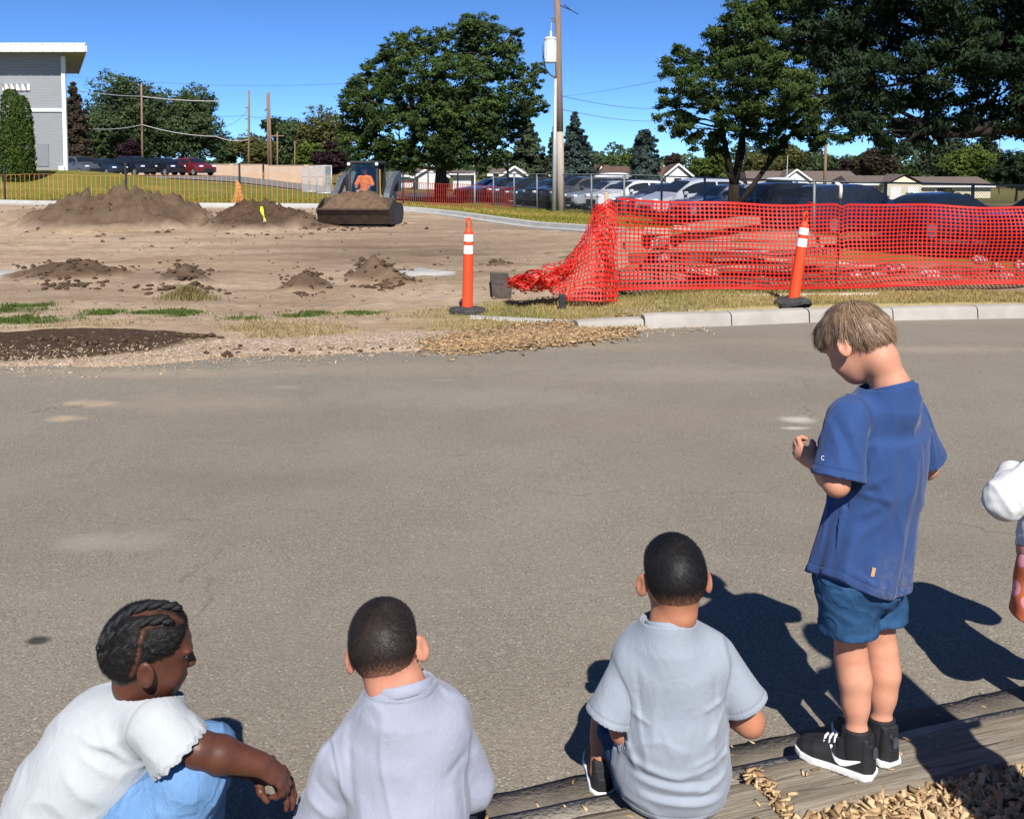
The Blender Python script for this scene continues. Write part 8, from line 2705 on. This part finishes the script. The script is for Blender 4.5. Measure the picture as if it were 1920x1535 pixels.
    # denim shorts
    def shorts(*P):
        d = ell(P, pel + [0, 0, .02], (.132, .112, .115), Mt)
        cuts = []
        for k_, sg in ((kL, -1), (kR, 1)):
            a = pel + rt * .064 * sg + np.array([0, 0, .02]); b = k_ + rt * .006 * sg + np.array([0, 0, .0])
            d = smin(d, cone(P, a, b, .080, .073), .018)
        f = 0
        for a, b, w, am in [((1540, 1130), (1600, 1165), .014, .006), ((1560, 1120), (1620, 1150), .014, .005), ((1650, 1120), (1680, 1160), .014, .005), ((1628, 1120), (1630, 1190), .008, -.003)]:
            f = f + ridge(P, A(a[0], a[1], 2.45), A(b[0], b[1], 2.45), w, am)
        d = d - f - .0028 * WN(*P, f=9) - .001 * WN2(*P, f=18)
        z0 = A(1600, 1194, 2.47)[2]
        hm = z0 - P[2] + .03 * (P[0] - .90)
        d = d - band(hm, .020, .0018) - creases(P, 8, .003)
        return shell(d, [hm, plane(P, pel + [0, 0, .10], (0, 0, 1))], .008)
    o, V, F = person_mesh("shorts", shorts, (.68, 2.36, .38), (1.15, 2.78, .80), .0038, DN_short, t, base)
    # stitched hems
    # socks and shoes
    def socks(*P):
        d = 9.0
        for a_ in (aL, aR): d = np.minimum(d, np.maximum(cone(P, a_ + np.array([0, 0, .03]), a_ + np.array([0, 0, -.05]), .036, .037), plane(P, a_ + np.array([0, 0, .012]), (0, .1, 1))))
        return d
    person_mesh("socks", socks, (.84, 2.42, .05), (1.04, 2.64, .25), .0032, M_upper, t, base)
    hL_, tL_ = np.array(on(1610, 1449, T_B)), np.array(on(1482, 1400, T_B))
    uL = unit(tL_ - hL_)
    shoe(t, base, aL * [1, 1, 0] - uL * .042, aL * [1, 1, 0] + uL * .155, "sneaker", T_B, -1, .012)
    uR = unit(np.array([-.42, .90, 0]))
    shoe(t, base, aR * [1, 1, 0] - uR * .042, aR * [1, 1, 0] + uR * .155, "sneaker", T_B, 1, .012)
    return t

# ------------------------------------------------------------------ child at the right edge, mostly out of frame
def child_right():
    base = (1.65, 2.80, T_B)
    t = thing("person", "child in white fleece and coral flowered bottoms cut by the right edge", "person", base)
    hd = Head(np.array([1.62, 2.86, 1.02]), rot(R(40), R(10)), .95, .4)
    c7 = np.array([1.62, 2.80, .91])
    sL, sR = np.array([1.53, 2.78, .77]), np.array([1.73, 2.84, .84])
    eL = A(1884, 936, 2.74); wL = np.array([1.50, 2.90, .72])
    eR, wR = np.array([1.80, 2.84, .68]), np.array([1.70, 3.0, .70])
    pel = np.array([1.60, 2.80, .53])
    def body(*P):
        d = hd.sdf(P)
        d = smin(d, chain(P, [hd.world((0, -.02, -.05)), c7, c7 + [0, .02, -.06]], [.045, .047, .07], .02), .018)
        d = smin(d, chain(P, [c7 + [0, 0, -.06], pel], [.075, .095], .05), .03)
        for s_, e, w_ in ((sL, eL, wL), (sR, eR, wR)):
            d = smin(d, chain(P, [s_, e, w_], [.026, .032, .024], .012), .02)
            d = smin(d, hand(P, w_, unit(w_ - e), (0, 0, -1), (.3, .9, .1), .85), .008)
        for sx in (-1, 1):
            h_ = pel + [sx * .06, 0, 0]
            d = smin(d, chain(P, [h_, [1.65 + sx * .065, 2.80, .34], [1.70 + sx * .07, 2.79, .10]], [.07, .043, .03], .015), .02)
        return d
    person_mesh("body", body, (1.3, 2.55, .04), (2.0, 3.2, 1.27), .006, SK_c, t, base)
    crop_hair(t, base, hd, [(-.12, -.07), (-.03, -.06), (-.01, .0), (.05, .03), (.1, .06)], .015, .03, .03, .03, H_dkbrown, SC_dkbr, (0, -.05, .08), 4000, 51)
    def fleece(*P):
        d = chain(P, [c7 + [0, 0, -.05], [1.61, 2.80, .74], [1.60, 2.80, .55]], [.08, .115, .125], .05)
        d = smin(d, chain(P, [sL, eL, wL], [.056, .055, .045], .02), .02)
        d = smin(d, chain(P, [sR, eR, wR], [.066, .070, .05], .02), .03)
        f = ridge(P, A(1866, 895, 2.68), A(1900, 965, 2.68), .010, .009) + ridge(P, A(1905, 900, 2.70), A(1912, 950, 2.70), .010, .009)
        d = d - f - .003 * WN(*P, f=6) - .0012 * WN2(*P, f=22)
        return np.maximum(d, plane(P, (0, 0, .50), (0, 0, -1)))
    person_mesh("fleece_jacket", fleece, (1.25, 2.55, .45), (2.02, 3.15, 1.1), .005, CL_fleece, t, base)
    hx = A(1893, 1150, 2.74)
    def bottoms(*P):
        d = ell(P, pel + [0, 0, -.02], (.120, .10, .09))
        z0 = .352
        for sx in (-1, 1):
            a = pel + [sx * .06, -.01, -.02]; b = np.array([1.625 + sx * .075 - (.03 if sx < 0 else 0), 2.775, z0 - .01])
            d = smin(d, cone(P, a, b, .070, .080), .02)
        d = d - .003 * WN(*P, f=8)
        return shell(d, [z0 - P[2]], .008)
    person_mesh("flowered_bottoms", bottoms, (1.36, 2.58, .30), (1.95, 3.0, .72), .005, CL_floral, t, base)
    for sx in (-1, 1):
        a_ = np.array([1.71 + sx * .07, 2.79, 0])
        shoe(t, base, a_ - [0, .04, 0], a_ + [-.03, .15, 0], "sneaker", T_B)
    return t

# ------------------------------------------------------------------ grown-up just outside the frame; only the shadow shows
def adult_off():
    base = (1.30, 1.66, .07)
    t = thing("person", "grown-up standing outside the right edge whose shadow crosses the timber", "person", base)
    b = np.array(base)
    def fig(*P):
        d = ell(P, b + [-.01, 0, 1.50], (.075, .09, .11))
        d = smin(d, cone(P, b + [0, 0, 1.42], b + [0, 0, 1.34], .05, .06), .02)
        d = smin(d, chain(P, [b + [0, 0, 1.26], b + [0, 0, 1.0], b + [0, 0, .82]], [.10, .09, .10], .06), .05)
        for sx in (-1, 1):
            d = smin(d, chain(P, [b + [sx * .10, 0, 1.27], b + [sx * .12, .0, 1.02], b + [sx * .07, .16, 1.05]], [.05, .04, .03], .02), .02)
            d = smin(d, hand(P, b + [sx * .07, .16, 1.05], (-sx * .5, .6, .2), (0, 0, 1), (sx * .8, .5, 0), 1.1), .01)
            d = smin(d, chain(P, [b + [sx * .05, 0, .80], b + [sx * .05, 0, .45], b + [sx * .05, 0, .05]], [.07, .055, .045], .02), .02)
            d = smin(d, cone(P, b + [sx * .09, -.04, .03], b + [sx * .09, .17, .03], .04, .035), .02)
        return d
    person_mesh("clothed_figure", fig, b - [.4, .3, .05], b + [.4, .4, 1.75], .012, CL_lav, t, base)
    return t

CL_grey = cloth("tee_pale_grey", (.29, .325, .37), (.26, .295, .34), heather=.35)
CL_lav = cloth("sweat_lavender_grey", (.325, .34, .41), (.295, .31, .38), heather=.30, wscale=600, bump=.4)
CL_white = cloth("tee_white", (.415, .435, .445), (.385, .405, .42))
CL_blue = cloth("tee_blue", (.032, .070, .195), (.026, .058, .165), dirt=((.07, -.10, .505), .13, (.16, .15, .17)))
CL_fleece = cloth("fleece_white", (.66, .67, .66), (.55, .56, .56), wscale=250, bump=.9)
DN_blue = denim("denim_mid", (.035, .075, .17), (.022, .05, .12))
DN_dark = denim("denim_dark", (.03, .035, .05), (.02, .025, .035))
DN_light = denim("denim_light", (.17, .31, .54), (.12, .235, .43))
DN_short = denim("denim_shorts", (.034, .098, .205), (.018, .058, .135))
t_ = NT("coral_floral")
p_ = t_.coord("Object")
vd_ = t_.n("ShaderNodeTexVoronoi"); vd_.inputs["Scale"].default_value = 17; t_.l(p_, vd_.inputs["Vector"])
fl_ = t_.ramp(vd_.outputs["Distance"], [(.0, (.42, .12, .05)), (.10, (.42, .12, .05)), (.13, (.80, .33, .36)), (.36, (.80, .33, .36)), (.42, (.58, .145, .065))])
t_.bsdf(fl_, .85, .15); CL_floral = t_.mat
boy_grey(); boy_sweat(); child_white(); boy_blue(); child_right(); adult_off()
# ------------------------------------------------------------------ the loader driver, seen through the cab glass
def driver():
    c = ld.location; base = np.array([c.x, c.y + 1.18 * .87, c.z + 1.08 * .87])
    t = thing("person", "loader driver in orange shirt and dark cap behind the cab glass", "person", tuple(base), R(-3))
    t.scale = (.87, .87, .87)
    b = np.zeros(3)
    hd = Head(np.array([0, -.08, .66]), rot(R(180), R(12)), 1.12, .3)
    def body(*P):
        d = hd.sdf(P)
        d = smin(d, cone(P, (0, -.04, .58), (0, 0, .48), .05, .06), .02)
        d = smin(d, chain(P, [(0, 0, .40), (0, .03, .05)], [.11, .13], .05), .04)
        for sx in (-1, 1):
            d = smin(d, chain(P, [(sx * .17, 0, .42), (sx * .26, -.06, .20), (sx * .20, -.30, .16)], [.05, .042, .032], .02), .02)
            d = smin(d, hand(P, (sx * .20, -.30, .16), (0, -1, -.1), (0, 0, -1), (-sx, 0, 0), 1.2), .01)
            d = smin(d, chain(P, [(sx * .10, 0, .02), (sx * .14, -.42, .0), (sx * .14, -.50, -.32)], [.085, .06, .045], .02), .02)
        return d
    person_mesh("body", body, (-.4, -.75, -.4), (.4, .25, .85), .010, SK_c, t, b)
    def shirt(*P):
        d = chain(P, [(0, .0, .42), (0, .02, .25), (0, .03, .02)], [.13, .155, .16], .06)
        d = smin(d, cone(P, (-.15, 0, .42), (.15, 0, .42), .075), .05)
        for sx in (-1, 1): d = smin(d, cone(P, (sx * .16, 0, .43), (sx * .26, -.05, .22), .075, .068), .02)
        return np.maximum(d - .004 * WN(*P, f=6), -cone(P, (0, -.05, .62), (0, -.02, .45), .075, .05))
    person_mesh("shirt", shirt, (-.42, -.3, -.2), (.42, .3, .6), .009, HIVIS, t, b)
    def cap(*P):
        Q = hd.loc(P)
        d = np.maximum(hd.skull(Q) * hd.k - .008, .035 - Q[2])
        br = np.maximum(ell(Q, (0, .115, .040), (.065, .06, .012)), .06 - Q[1])
        return np.minimum(d, br * hd.k)
    person_mesh("cap", cap, hd.c - .25, hd.c + .25, .007, M_trim, t, b)
t_ = NT("hivis_orange"); t_.bsdf((.85, .20, .035), .8, .2); HIVIS = t_.mat
driver()
